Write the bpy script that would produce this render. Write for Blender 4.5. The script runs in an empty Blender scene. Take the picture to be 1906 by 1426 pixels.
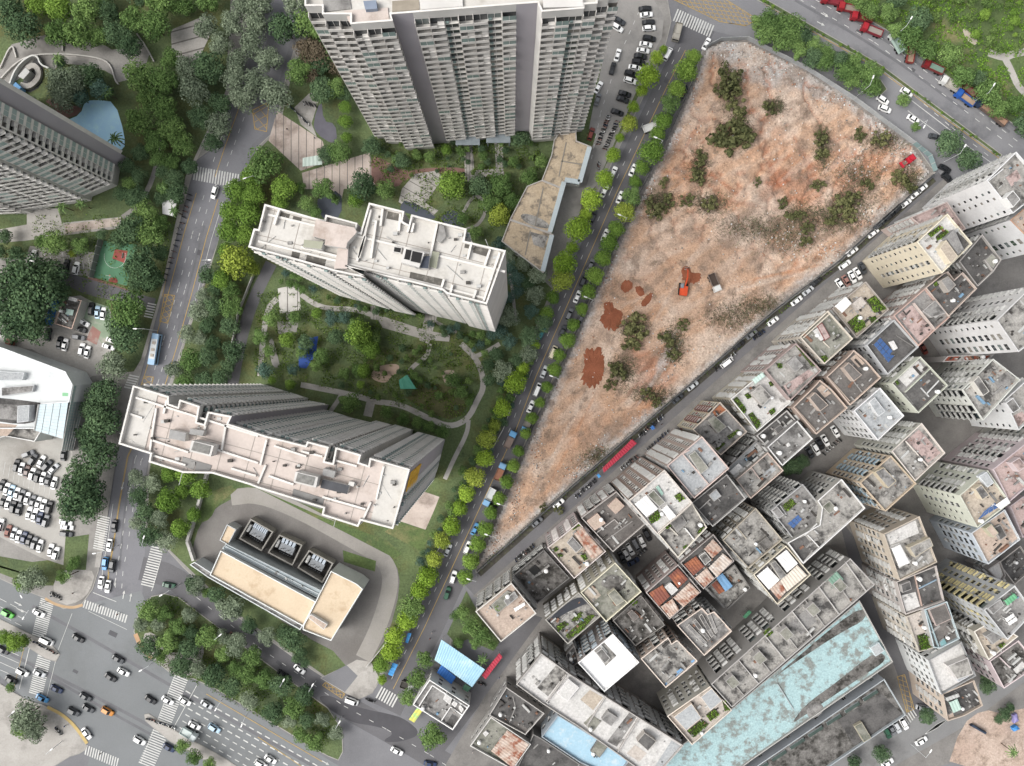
import bpy, math, random
import numpy as np
from mathutils import Vector, Matrix, noise as mnoise

# ------------------------------------------------------------------ camera, world, sun, exposure
S = 0.19            # metres per photo pixel on the ground
H = 250.0           # flying height of the camera
CX, CY = 953.0, 713.0
scene = bpy.context.scene
col = scene.collection
cam = bpy.data.cameras.new('camera')
cam.sensor_width = 36.0
cam.lens = (H / S) / 1906.0 * 36.0
cam.clip_start = 1.0
cam.clip_end = 3000.0
camo = bpy.data.objects.new('camera', cam)
camo.location = (0, 0, H)
camo.rotation_euler = (0, 0, 0)
col.objects.link(camo)
scene.camera = camo

SUN_EL, SUN_AZ = math.radians(48), math.radians(256)      # azimuth clockwise from the picture's top
world = bpy.data.worlds.new('World')
scene.world = world
world.use_nodes = True
wn = world.node_tree
bg = wn.nodes['Background']
sky = wn.nodes.new('ShaderNodeTexSky')
sky.sky_type = 'NISHITA'
sky.sun_disc = False
sky.sun_elevation = SUN_EL
sky.sun_rotation = SUN_AZ
sky.air_density = 1.0
sky.dust_density = 6.0
sky.ozone_density = 1.0
hsv = wn.nodes.new('ShaderNodeHueSaturation')
hsv.inputs['Saturation'].default_value = 0.22            # white overcast
wn.links.new(sky.outputs[0], hsv.inputs['Color'])
wn.links.new(hsv.outputs[0], bg.inputs[0])
bg.inputs[1].default_value = 0.15
sun = bpy.data.lights.new('sun', 'SUN')
sun.energy = 0.85
sun.angle = math.radians(40)
sun.color = (1.0, 0.97, 0.92)
suno = bpy.data.objects.new('sun', sun)
sd = Vector((math.sin(SUN_AZ) * math.cos(SUN_EL), math.cos(SUN_AZ) * math.cos(SUN_EL), math.sin(SUN_EL)))
suno.rotation_euler = (-sd).to_track_quat('-Z', 'Y').to_euler()
suno.location = sd * 400
col.objects.link(suno)
vs = scene.view_settings
vs.view_transform = 'Standard'
vs.look = 'None'
vs.gamma = 1
vs.use_curve_mapping = False
vs.exposure = 0.68
scene.cycles.max_bounces = 5
scene.cycles.diffuse_bounces = 4
scene.cycles.transparent_max_bounces = 4
scene.cycles.caustics_reflective = False
scene.cycles.caustics_refractive = False

# ------------------------------------------------------------------ coordinates
RND = random.Random(11)
FR = {'A': (1586, 260, 5.94), 'B': (1586, 480, 5.94), 'C': (1586, 700, 5.94), 'D': (1586, 920, 5.94), 'E': (1586, 1130, 5.94),
      'F': (1320, 560, 5.94), 'G': (1320, 780, 5.94), 'H': (1320, 1000, 5.94), 'I': (1060, 740, 5.94), 'J': (1060, 960, 5.94),
      'K': (1060, 1180, 5.94), 'L': (860, 960, 5.94), 'M': (860, 1180, 5.94), 'N': (660, 1130, 5.94), 'O': (1280, 1186, 5.94),
      'Q': (1586, 1186, 5.94), 'S3': (0, 620, 7.31), 'S4': (340, 930, 5.94), 'S5': (220, 700, 5.94), 'S6': (520, 760, 5.94),
      'S7': (460, 370, 5.94), 'S8': (640, 400, 5.94), 'SH': (920, 230, 3.28), 'n': (0, 0, 1.0)}
for _i, _x in enumerate((0, 480, 960, 1426)):
    for _j, _y in enumerate((0, 350, 700, 1066)):
        FR['%d%d' % (_j + 1, _i + 1)] = (_x, _y, 3.96)


def Z(f, pts):                       # tracing-frame coordinates -> photo pixels
    ox, oy, s = FR[f]
    return [(ox + x / s, oy + y / s) for x, y in pts]


def P(px, py, z=0.0):                # photo pixel at height z -> place in the scene
    k = S * (1 - z / H)
    return Vector(((px - CX) * k, -(py - CY) * k, z))


def PP(pts, z=0.0):
    return [P(x, y, z).to_2d() for x, y in pts]


def ccw(p):
    a = sum(p[i][0] * p[(i + 1) % len(p)][1] - p[(i + 1) % len(p)][0] * p[i][1] for i in range(len(p)))
    return list(p) if a > 0 else list(reversed(p))


def inside(x, y, poly):
    c = False
    n = len(poly)
    j = n - 1
    for i in range(n):
        xi, yi = poly[i]
        xj, yj = poly[j]
        if (yi > y) != (yj > y) and x < (xj - xi) * (y - yi) / (yj - yi) + xi:
            c = not c
        j = i
    return c


def inset(p, d):
    p = ccw(p)
    n = len(p)
    out = []
    for i in range(n):
        a, b, c = Vector(p[i - 1]), Vector(p[i]), Vector(p[(i + 1) % n])
        e1 = (b - a).normalized()
        e2 = (c - b).normalized()
        n1 = Vector((-e1.y, e1.x))
        n2 = Vector((-e2.y, e2.x))
        m = n1 + n2
        l = m.length_squared
        if l < 0.25:
            out.append(b + n1 * d)
        else:
            out.append(b + m * (2 * d / l))
    return out


def clip(poly, nx, ny, c):           # keep the side nx*x+ny*y <= c
    out = []
    n = len(poly)
    for i in range(n):
        a, b = poly[i], poly[(i + 1) % n]
        da = nx * a[0] + ny * a[1] - c
        db = nx * b[0] + ny * b[1] - c
        if da <= 0:
            out.append(a)
        if (da < 0 < db) or (db < 0 < da):
            t = da / (da - db)
            out.append((a[0] + (b[0] - a[0]) * t, a[1] + (b[1] - a[1]) * t))
    return out


def resample(pts, step):
    out = []
    for i in range(len(pts) - 1):
        a, b = Vector(pts[i]), Vector(pts[i + 1])
        n = max(1, int((b - a).length / step))
        out += [a.lerp(b, k / n) for k in range(n)]
    return out + [Vector(pts[-1])]


def smooth(pts, k=2, closed=False):
    pts = [Vector(p) for p in pts]
    for _ in range(k):
        o = []
        n = len(pts)
        if not closed:
            o.append(pts[0])
        for i in range(n if closed else n - 1):
            a, b = pts[i], pts[(i + 1) % n]
            o += [a.lerp(b, .25), a.lerp(b, .75)]
        if not closed:
            o.append(pts[-1])
        pts = o
    return pts


def ribbon(pts, w):                  # polygon round a centre line
    pts = [Vector(p) for p in pts]
    L, R = [], []
    for i, p in enumerate(pts):
        d = (pts[min(i + 1, len(pts) - 1)] - pts[max(i - 1, 0)]).normalized()
        n = Vector((-d.y, d.x)) * (w / 2)
        L.append(p + n)
        R.append(p - n)
    return L + R[::-1]


ORD = ['zeroth', 'first', 'second', 'third', 'fourth', 'fifth', 'sixth', 'seventh', 'eighth', 'ninth', 'tenth', 'eleventh', 'twelfth',
       'thirteenth', 'fourteenth', 'fifteenth', 'sixteenth', 'seventeenth', 'eighteenth', 'nineteenth']
TENS = {2: 'twent', 3: 'thirt', 4: 'fort', 5: 'fift', 6: 'sixt', 7: 'sevent', 8: 'eight', 9: 'ninet'}


def ordw(n):
    if n < 20:
        return ORD[n]
    if n >= 100:
        return 'hundred-' + ordw(n - 100) if n > 100 else 'hundredth'
    t, u = divmod(n, 10)
    return TENS[t] + ('ieth' if u == 0 else 'y-' + ORD[u])


# ------------------------------------------------------------------ objects
class MB:                            # collects faces, links them as one mesh object
    def __init__(self):
        self.v, self.f, self.m = [], [], []

    def poly(self, pts, m=0):
        b = len(self.v)
        self.v += [tuple(p) for p in pts]
        self.f.append(tuple(range(b, b + len(pts))))
        self.m.append(m)

    def flat(self, pts, z, m=0):
        self.poly([(p[0], p[1], z) for p in ccw(pts)], m)

    def prism(self, pts, z0, z1, m=0, mt=None, bottom=False):
        p = ccw(pts)
        n = len(p)
        for i in range(n):
            a, b = p[i], p[(i + 1) % n]
            self.poly([(a[0], a[1], z0), (b[0], b[1], z0), (b[0], b[1], z1), (a[0], a[1], z1)], m)
        self.poly([(q[0], q[1], z1) for q in p], m if mt is None else mt)
        if bottom:
            self.poly([(q[0], q[1], z0) for q in reversed(p)], m)

    def box(self, x0, x1, y0, y1, z0, z1, m=0):
        self.prism([(x0, y0), (x1, y0), (x1, y1), (x0, y1)], z0, z1, m, bottom=True)

    def ring(self, outer, inner, z0, z1, m=0, zi=None):
        n = len(outer)
        zi = z0 if zi is None else zi
        for i in range(n):
            a, b, c, d = outer[i], outer[(i + 1) % n], inner[(i + 1) % n], inner[i]
            self.poly([(a[0], a[1], z1), (b[0], b[1], z1), (c[0], c[1], z1), (d[0], d[1], z1)], m)
            self.poly([(d[0], d[1], z1), (c[0], c[1], z1), (c[0], c[1], zi), (d[0], d[1], zi)], m)
            if z0 is not None:
                self.poly([(a[0], a[1], z0), (b[0], b[1], z0), (b[0], b[1], z1), (a[0], a[1], z1)], m)

    def tube(self, a, b, r0, r1=None, n=6, m=0, cap=True):
        r1 = r0 if r1 is None else r1
        a, b = Vector(a), Vector(b)
        d = (b - a).normalized()
        u = d.orthogonal().normalized()
        w = d.cross(u)
        base = len(self.v)
        for k in range(n):
            t = 2 * math.pi * k / n
            self.v.append(tuple(a + (u * math.cos(t) + w * math.sin(t)) * r0))
        for k in range(n):
            t = 2 * math.pi * k / n
            self.v.append(tuple(b + (u * math.cos(t) + w * math.sin(t)) * r1))
        for k in range(n):
            self.f.append((base + k, base + (k + 1) % n, base + n + (k + 1) % n, base + n + k))
            self.m.append(m)
        if cap:
            self.f.append(tuple(base + n + k for k in range(n)))
            self.m.append(m)
            self.f.append(tuple(base + k for k in reversed(range(n))))
            self.m.append(m)

    def mesh(self, name, mats, smooth_=False):
        me = bpy.data.meshes.new(name)
        me.from_pydata(self.v, [], self.f)
        for x in (mats if isinstance(mats, (list, tuple)) else [mats]):
            me.materials.append(x)
        me.polygons.foreach_set('material_index', self.m)
        if smooth_:
            me.polygons.foreach_set('use_smooth', [True] * len(self.f))
        me.update()
        return me

    def obj(self, name, mats, parent=None, smooth_=False):
        return link(name, self.mesh(name, mats, smooth_), parent)


def link(name, data, parent=None, loc=None, rz=None, sc=None):
    o = bpy.data.objects.new(name, data)
    col.objects.link(o)
    if parent is not None:
        o.parent = parent
    if loc is not None:
        o.location = loc
    if rz is not None:
        o.rotation_euler = (0, 0, rz)
    if sc is not None:
        o.scale = sc if hasattr(sc, '__len__') else (sc, sc, sc)
    return o


USED = {}


def tag(o, label, cat, group=None, kind=None):
    n = USED.get(label, 0)
    USED[label] = n + 1
    o['label'] = label
    o['category'] = cat
    if group:
        o['group'] = group
    if kind:
        o['kind'] = kind
    return o


def thing(name, label, cat, loc=(0, 0, 0), rz=0, group=None):
    o = link(name, None, None, loc, rz)
    o.empty_display_size = 0.5
    return tag(o, label, cat, group)


def struct(o, kind='structure'):
    o['kind'] = kind
    return o


# ------------------------------------------------------------------ materials
def lin(c):
    return tuple((x / 12.92 if x <= .04045 else ((x + .055) / 1.055) ** 2.4) for x in c)


def hx(h, k=0.80):
    h = h.lstrip('#')
    c = lin([int(h[i:i + 2], 16) / 255 for i in (0, 2, 4)])
    return tuple(min(.85, x * k) for x in c) + (1,)


MATS = {}


def nm(name, c1, c2=None, scale=.25, rough=.85, stain=None, sscale=.06, samt=(.52, .66), bump=0, spec=.3, metal=0, fine=None, k=.8, w=(.32, .68)):
    """noise material in scene metres: c1..c2 mottling, a stain colour with shapes of its own, fine speckle"""
    if name in MATS:
        return MATS[name]
    m = bpy.data.materials.new(name)
    MATS[name] = m
    m.use_nodes = True
    nt = m.node_tree
    b = nt.nodes['Principled BSDF']
    b.inputs['Roughness'].default_value = rough
    b.inputs['Specular IOR Level'].default_value = spec
    b.inputs['Metallic'].default_value = metal
    c1 = hx(c1, k) if isinstance(c1, str) else c1
    if c2 is None:
        c2 = tuple(x * .86 for x in c1[:3]) + (1,)
    c2 = hx(c2, k) if isinstance(c2, str) else c2
    geo = nt.nodes.new('ShaderNodeNewGeometry')

    def noise_(sc, det=6, ro=.6):
        t = nt.nodes.new('ShaderNodeTexNoise')
        t.inputs['Scale'].default_value = sc
        t.inputs['Detail'].default_value = det
        t.inputs['Roughness'].default_value = ro
        nt.links.new(geo.outputs['Position'], t.inputs['Vector'])
        return t

    def ramp(src, a, bb):
        r = nt.nodes.new('ShaderNodeValToRGB')
        r.color_ramp.elements[0].position = a
        r.color_ramp.elements[1].position = bb
        nt.links.new(src, r.inputs[0])
        return r
    n1 = noise_(scale)
    r1 = ramp(n1.outputs['Fac'], w[0], w[1])
    r1.color_ramp.elements[0].color = c2
    r1.color_ramp.elements[1].color = c1
    out = r1.outputs[0]
    if stain:
        n2 = noise_(sscale, 9, .68)
        r2 = ramp(n2.outputs['Fac'], *samt)
        mx = nt.nodes.new('ShaderNodeMixRGB')
        mx.inputs[2].default_value = hx(stain, k) if isinstance(stain, str) else stain
        nt.links.new(r2.outputs[0], mx.inputs[0])
        nt.links.new(out, mx.inputs[1])
        out = mx.outputs[0]
    if fine:
        n3 = noise_(fine[0], 3, .7)
        r3 = ramp(n3.outputs['Fac'], .25, .75)
        r3.color_ramp.elements[0].color = (1 - fine[1],) * 3 + (1,)
        r3.color_ramp.elements[1].color = (1 + fine[1] * .4,) * 3 + (1,)
        mx = nt.nodes.new('ShaderNodeMixRGB')
        mx.blend_type = 'MULTIPLY'
        mx.inputs[0].default_value = 1
        nt.links.new(out, mx.inputs[1])
        nt.links.new(r3.outputs[0], mx.inputs[2])
        out = mx.outputs[0]
    nt.links.new(out, b.inputs['Base Color'])
    if bump:
        n4 = noise_(2.2, 5)
        bp = nt.nodes.new('ShaderNodeBump')
        bp.inputs['Strength'].default_value = bump
        bp.inputs['Distance'].default_value = .3
        nt.links.new(n4.outputs['Fac'], bp.inputs['Height'])
        nt.links.new(bp.outputs[0], b.inputs['Normal'])
    return m


def plain(name, c, rough=.6, spec=.4, metal=0, k=.8):
    return nm(name, c, None, 1.5, rough, spec=spec, metal=metal, k=k)


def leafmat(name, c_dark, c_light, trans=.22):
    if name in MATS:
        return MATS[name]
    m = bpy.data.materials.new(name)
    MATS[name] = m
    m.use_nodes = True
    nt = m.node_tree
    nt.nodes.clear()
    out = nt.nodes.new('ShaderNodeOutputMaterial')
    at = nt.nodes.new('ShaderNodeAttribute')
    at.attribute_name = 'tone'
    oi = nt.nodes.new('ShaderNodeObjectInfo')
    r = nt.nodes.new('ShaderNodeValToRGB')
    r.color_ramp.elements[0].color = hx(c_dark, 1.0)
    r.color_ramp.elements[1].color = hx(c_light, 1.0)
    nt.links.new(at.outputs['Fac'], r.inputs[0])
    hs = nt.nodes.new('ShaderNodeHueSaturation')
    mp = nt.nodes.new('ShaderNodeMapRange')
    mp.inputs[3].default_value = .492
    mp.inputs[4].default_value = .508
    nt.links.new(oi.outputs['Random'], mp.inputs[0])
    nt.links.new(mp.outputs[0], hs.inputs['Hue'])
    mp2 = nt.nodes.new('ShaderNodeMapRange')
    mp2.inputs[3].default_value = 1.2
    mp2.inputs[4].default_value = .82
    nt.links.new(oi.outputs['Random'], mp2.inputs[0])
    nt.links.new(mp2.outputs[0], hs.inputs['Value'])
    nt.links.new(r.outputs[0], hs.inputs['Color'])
    d = nt.nodes.new('ShaderNodeBsdfDiffuse')
    t = nt.nodes.new('ShaderNodeBsdfTranslucent')
    mx = nt.nodes.new('ShaderNodeMixShader')
    mx.inputs[0].default_value = trans
    nt.links.new(hs.outputs[0], d.inputs[0])
    nt.links.new(hs.outputs[0], t.inputs[0])
    nt.links.new(d.outputs[0], mx.inputs[1])
    nt.links.new(t.outputs[0], mx.inputs[2])
    nt.links.new(mx.outputs[0], out.inputs[0])
    return m


ASPH = nm('asphalt', '#838386', '#737376', .05, .9, stain='#58585b', sscale=.03, samt=(.55, .72), fine=(3, .14), bump=.05)
ASPHD = nm('asphalt_dark', '#706f72', '#636264', .06, .9, stain='#6d6c6d', sscale=.04, samt=(.56, .7), fine=(3, .14))
ASPHW = nm('asphalt_wide', '#85888a', '#797c7d', .03, .9, stain='#6f7170', sscale=.025, samt=(.55, .75), fine=(3, .1))
PAVE = nm('paving_grey', '#a09d98', '#8b8884', .12, .9, stain='#6f6c68', sscale=.05, fine=(1.6, .18))
PAVEL = nm('paving_light', '#b8b4ae', '#a5a19b', .15, .9, stain='#87837e', sscale=.07, fine=(1.6, .14))
PAVEP = nm('paving_pink', '#cdbfb5', '#bbada3', .15, .9, stain='#93857c', sscale=.08, fine=(1.6, .12))
BRICKR = nm('paving_brick', '#8d6f66', '#7b6059', .2, .9, fine=(2, .2))
LAWN = nm('lawn', '#707f54', '#536244', .09, .95, stain='#68683f', sscale=.05, samt=(.5, .66), fine=(1.3, .45), bump=.5)
LAWNB = nm('lawn_bright', '#667848', '#526440', .1, .95, stain='#86835c', sscale=.06, fine=(1.3, .4), bump=.5)
CONC = nm('concrete', '#a7a5a1', '#8f8d8a', .2, .9, stain='#6d6b69', sscale=.09, fine=(2.5, .15))
WHITEP = nm('white_paint', '#dcdcd8', '#c4c4c0', .5, .7, fine=(4, .15))
YELLOWP = nm('yellow_paint', '#c9a860', '#b0955b', .5, .7)
KERB = nm('kerb_stone', '#a9a6a0', '#94918c', .4, .9)
GLASS = plain('window_glass', '#3d4448', .12, .6)
GLASSD = plain('window_glass_dark', '#2b2d2f', .2, .5)
GLASSG = plain('window_glass_green', '#9fb0ac', .15, .6)
FRAMEW = plain('frame_white', '#d2d2ce', .5)
METALW = plain('metal_white', '#bdbdba', .5)
DARK = plain('dark_interior', '#242424', .9)
# ------------------------------------------------------------------ ground, kerbed blocks, surfaces
g = MB()
g.flat([(-900, -900), (900, -900), (900, 900), (-900, 900)], -0.12)
struct(g.obj('ground', ASPH))
LAID = []


def layz(pts, base, step=.004, th=0.0):
    """4 mm above whatever was laid here before"""
    x0, x1 = min(p[0] for p in pts), max(p[0] for p in pts)
    y0, y1 = min(p[1] for p in pts), max(p[1] for p in pts)
    z = base
    for a0, a1, b0, b1, zz in LAID:
        if a0 < x1 and x0 < a1 and b0 < y1 and y0 < b1 and zz >= base - .001:
            z = max(z, zz)
    z += step
    LAID.append((x0, x1, y0, y1, z + th))
    return z


def sheet(name, pts, mat, z=None, frame='n', kind='structure'):
    """a thin surface lying on the blocks"""
    if z is None:
        z = layz(Z(frame, pts), 0.0)
    b = MB()
    b.flat(PP(Z(frame, pts)), z)
    o = b.obj(name, mat)
    struct(o, kind)
    return o


_rz = [-.118]


def road(name, pts, mat, frame='n'):
    _rz[0] += .0012
    return sheet(name, pts, mat, _rz[0], frame)


def block(name, pts, mat=PAVE, z1=0.0, z0=-.12):
    b = MB()
    p = ccw(PP(pts))
    q = inset(p, .3)
    n = len(p)
    b.ring(p, q, z0, z1, 1, zi=z1)
    b.poly([(a[0], a[1], z1) for a in q], 0)
    return struct(b.obj(name, [mat, KERB]))


def strips(name, pts, mat, ang, pitch, gap=.25, z=None, frame='n', th=.03):
    """paving laid in bands, each band a piece of its own"""
    if z is None:
        z = layz(Z(frame, pts), 0.0, th=th)
    poly = ccw(PP(Z(frame, pts)))
    base = MB()
    base.flat(poly, z)
    root = struct(base.obj(name, nm('paving_joint', '#77736e', '#65615d', .5)))
    a = math.radians(ang)
    nx, ny = math.cos(a), math.sin(a)
    ds = [nx * p[0] + ny * p[1] for p in poly]
    d = min(ds)
    while d < max(ds):
        q = clip(clip(poly, nx, ny, d + pitch - gap), -nx, -ny, -d)
        if len(q) > 2:
            b = MB()
            b.prism(q, z, z + th)
            b.obj('paving_band', mat, root)
        d += pitch
    return root


# carriageways (sheets on the asphalt ground)
AVE_W = [(540, -160), (470, 60), (436, 170), (400, 275), (366, 300), (352, 352), (303, 552), (266, 690), (220, 841), (195, 1000), (187, 1060), (176, 1100)]
AVE_E = [(620, -160), (545, 60), (520, 150), (500, 240), (470, 268), (448, 322), (420, 380), (402, 450), (380, 510), (342, 620), (312, 710), (284, 800), (271, 880), (266, 960), (270, 1012)]
road('avenue_carriageway', AVE_W + [(176, 1100), (262, 1150)] + AVE_E[::-1], nm('asphalt_avenue', '#87878b', '#7b7b7f', .06, .9, stain='#606064', sscale=.03, fine=(3, .12)))
road('crossing_carriageway', [(-220, 980), (83, 1112), (160, 1125), (262, 1100), (330, 1258), (366, 1266), (480, 1335), (640, 1432), (760, 1500), (300, 1520), (160, 1440), (170, 1390), (130, 1345), (85, 1312), (45, 1300), (0, 1258), (-220, 1160)], ASPHW)
MID = [(1330, -20), (1276, 93), (1240, 164), (1147, 360), (998, 700), (960, 801), (844, 1051), (790, 1168), (732, 1282), (715, 1318)]
road('side_street_carriageway', ribbon([(x + 5, y + 3) for x, y in MID], 56), ASPHD)
SERV = [(262, 1058), (320, 1072), (366, 1112), (480, 1204), (560, 1258), (640, 1314), (720, 1358), (800, 1405), (900, 1470)]
road('service_road_carriageway', ribbon(smooth(SERV, 1), 44), ASPHD)
road('service_road_wet_patch', smooth(Z('42', [(520, 900), (640, 960), (800, 1010), (960, 1040), (1090, 1080), (1210, 1190), (1060, 1250), (900, 1250), (1020, 1180), (860, 1130), (700, 1110), (560, 1030), (430, 920)]), 2, True), nm('asphalt_wet', '#434246', '#4d4c50', .2, .55))
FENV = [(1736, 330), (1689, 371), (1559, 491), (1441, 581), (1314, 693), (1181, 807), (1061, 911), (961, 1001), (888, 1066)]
VIL = [(1790, 312), (1700, 395), (1560, 528), (1440, 618), (1313, 728), (1180, 845), (1060, 950), (960, 1030), (880, 1105)]
road('village_street_carriageway', ribbon(VIL, 46), nm('asphalt_village', '#777678', '#68676a', .08, .9, stain='#757373', sscale=.05, fine=(3, .15)))
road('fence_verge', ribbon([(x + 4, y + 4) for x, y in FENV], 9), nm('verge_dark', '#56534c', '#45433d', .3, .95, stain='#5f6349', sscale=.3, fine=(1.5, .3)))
road('lane_to_village', ribbon([(1010, 1140), (935, 1225), (880, 1295), (800, 1400)], 42), ASPHD)
NE_S = [(1180, -160), (1255, -10), (1300, 50), (1400, 75), (1590, 180), (1700, 262), (1755, 330), (1900, 470)]
NE_N = [(1540, -160), (1537, -5), (1653, 63), (1754, 141), (1880, 232), (2150, 430)]
road('highway_carriageway', NE_S + [(2150, 600)] + NE_N[::-1], nm('asphalt_highway', '#8d8d8f', '#818184', .05, .9, stain='#68686b', sscale=.03, fine=(3, .12)))
road('alley_ground', [(880, 1110), (1760, 330), (2100, 420), (2100, 1330), (1700, 1440), (820, 1440), (900, 1300), (1010, 1150)], nm('alley_concrete', '#8d8a86', '#767370', .15, .9, stain='#6b6967', sscale=.06, fine=(2, .2)))
road('alley_street', [(1590, 1000), (1560, 960), (1600, 1120), (1665, 1240), (1700, 1335), (1740, 1330), (1690, 1230), (1640, 1110)], ASPHD)
road('lower_road', [(1480, 1440), (1700, 1338), (1790, 1300), (1906, 1200), (2100, 1060), (2100, 1130), (1906, 1270), (1800, 1350), (1640, 1440)], nm('asphalt_lower', '#8d8d8c', '#7e7e7e', .06, .9, stain='#6d6c6b', sscale=.05, fine=(3, .12)))
road('bare_soil_lot', smooth([(1760, 1440), (1790, 1350), (1830, 1320), (1870, 1330), (2100, 1270), (2100, 1440)], 1, True), nm('soil_lot', '#cbb8aa', '#b9a394', .08, .95, stain='#9c8a7c', sscale=.22, samt=(.5, .64), fine=(1.5, .35), bump=.6))

DARKLANE = nm('asphalt_oiled', '#77777a', '#6c6c6f', .2, .85, fine=(3, .15))
for _l, _w in (([(60, 1128), (180, 1196), (330, 1284), (600, 1436)], 6), ([(20, 1218), (160, 1288), (300, 1362), (440, 1446)], 6), ([(60, 1240), (180, 1312), (300, 1378)], 5), ([(250, 850), (232, 940), (222, 1060)], 4), ([(380, 420), (330, 620)], 4), ([(1480, 0), (1640, 92), (1800, 208)], 5), ([(1560, 16), (1720, 124), (1880, 246)], 5)):
    road('worn_lane', ribbon(smooth(_l, 2), _w), DARKLANE)
PATCH = nm('asphalt_patch', '#626265', '#58585b', .3, .9, fine=(3, .12))
for _x, _y, _a, _b, _d in ((210, 1180, 16, 9, 25), (140, 1250, 10, 6, 28), (300, 640, 7, 12, 15), (370, 470, 6, 10, 15), (1600, 60, 14, 6, 30), (1700, 130, 8, 6, 35), (1090, 500, 7, 12, 25), (960, 800, 6, 10, 25), (870, 1000, 7, 12, 25), (520, 1235, 14, 6, 38), (240, 900, 6, 10, 12), (1240, 150, 7, 9, 25)):
    _c, _s = math.cos(math.radians(_d)), math.sin(math.radians(_d))
    road('tarmac_repair', [(_x + _c * i * _a - _s * j * _b, _y + _s * i * _a + _c * j * _b) for i, j in ((-.5, -.5), (.5, -.5), (.5, .5), (-.5, .5))], PATCH)

# raised blocks with kerbs
block('west_pavement', [(-260, -220), (480, -220), (468, 60), (434, 170), (398, 274), (364, 299), (350, 352), (301, 552), (264, 690), (218, 841), (193, 1000), (184, 1062), (172, 1098), (152, 1126), (118, 1134), (84, 1114), (58, 1104), (0, 1078), (-260, 960)])
block('estate_pavement', [(640, -220), (556, 60), (530, 150), (512, 242), (480, 272), (456, 325), (424, 380), (406, 450), (384, 510), (346, 620), (316, 710), (288, 800), (274, 880), (269, 960), (272, 1010), (302, 1014), (340, 1056), (432, 1142), (482, 1178), (557, 1232), (600, 1260), (643, 1288), (668, 1302), (690, 1290), (700, 1280),
      (752, 1178), (806, 1065), (922, 815), (962, 706), (1110, 366), (1203, 170), (1236, 97), (1250, 40), (1238, -30), (1190, -220)])
block('site_pavement', [(1310, 84), (1340, 72), (1390, 72), (1500, 126), (1590, 182), (1700, 264), (1742, 322), (1690, 372), (1560, 492), (1440, 582), (1313, 694), (1180, 808), (1060, 912), (960, 1002), (886, 1068), (880, 1050), (960, 862), (1030, 700), (1110, 530), (1180, 375), (1240, 260), (1288, 150)],
      nm('rubble_verge', '#9c9690', '#7d7772', .3, .95, stain='#b9b3ad', sscale=.2, fine=(2, .4)))
block('north_east_verge', [(1541, -220), (1541, -5), (1657, 60), (1758, 138), (1884, 230), (2160, 430), (2160, -220)], LAWNB)
block('highway_tree_strip', [(1395, 30), (1425, 30), (1640, 148), (1652, 166), (1640, 178), (1560, 120), (1420, 60)], LAWN)
block('highway_median', [(1405, -10), (1426, -2), (1640, 120), (1866, 288), (1862, 294), (1634, 126), (1424, 8), (1400, -4)], LAWN)
block('crossing_island_east', smooth([(246, 1172), (270, 1112), (320, 1102), (370, 1140), (480, 1222), (534, 1262), (636, 1336), (640, 1420), (600, 1404), (490, 1336), (372, 1266), (322, 1258), (284, 1226), (256, 1190)], 1, True), LAWN)
block('crossing_median_west', [(-220, 1060), (0, 1152), (56, 1180), (92, 1196), (112, 1218), (104, 1232), (84, 1226), (50, 1204), (0, 1182), (-220, 1090)], PAVEL)
block('crossing_median_east', [(268, 1330), (276, 1328), (330, 1362), (420, 1412), (520, 1480), (500, 1490), (400, 1426), (318, 1382), (270, 1342)], PAVEL)
block('crossing_corner_south', smooth([(-220, 1165), (-40, 1246), (45, 1302), (88, 1314), (128, 1342), (163, 1384), (158, 1400), (120, 1412), (60, 1460), (-220, 1460)], 1, True), PAVEL)
sheet('avenue_sidewalk_west', [(420, 180), (366, 299), (350, 352), (301, 552), (264, 690), (218, 841), (186, 1056), (176, 1056), (208, 838), (254, 686), (291, 548), (341, 348), (350, 310), (400, 200)], PAVEL)

# lawns and paved places
sheet('estate_lawn', [(545, 130), (520, 240), (470, 290), (425, 385), (388, 512), (350, 622), (322, 712), (290, 802), (278, 880), (274, 1000), (300, 1008), (345, 1052), (436, 1138), (600, 1255), (640, 1282), (700, 1268), (800, 1060), (955, 706), (1100, 366), (1190, 175), (1190, 40), (1000, -100), (650, -100)], LAWN)
sheet('park_lawn', [(-200, -200), (440, -200), (420, 170), (345, 330), (300, 540), (262, 670), (232, 720), (160, 640), (60, 480), (-200, 480)], LAWN)
sheet('lower_west_lawn', [(-200, 1000), (60, 1046), (112, 1040), (130, 950), (170, 950), (160, 1060), (120, 1090), (60, 1090), (-200, 990)], LAWN)
sheet('tower_west_path', [(0, 427), (50, 418), (50, 388), (108, 388), (115, 415), (225, 404), (225, 425), (120, 438), (48, 448), (0, 452)], PAVEL)
sheet('brick_path_west', [(120, 418), (224, 405), (222, 420), (122, 434)], PAVEP)
sheet('garden_path_west', ribbon(smooth([(300, 250), (290, 320), (262, 380), (228, 405)], 2), 9), PAVE)
sheet('park_terrace', smooth([(-10, 160), (16, 84), (40, 78), (74, 66), (118, 64), (140, 92), (172, 70), (220, 100), (256, 64), (286, 112), (224, 160), (206, 134), (160, 122), (112, 118), (80, 112), (56, 116), (30, 156)], 1, True), PAVE)
sheet('terrace_rim', ribbon(smooth([(-5, 160), (30, 118), (58, 104), (110, 102), (170, 108), (206, 116), (216, 152)], 2), 2.5), PAVEL)
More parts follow.
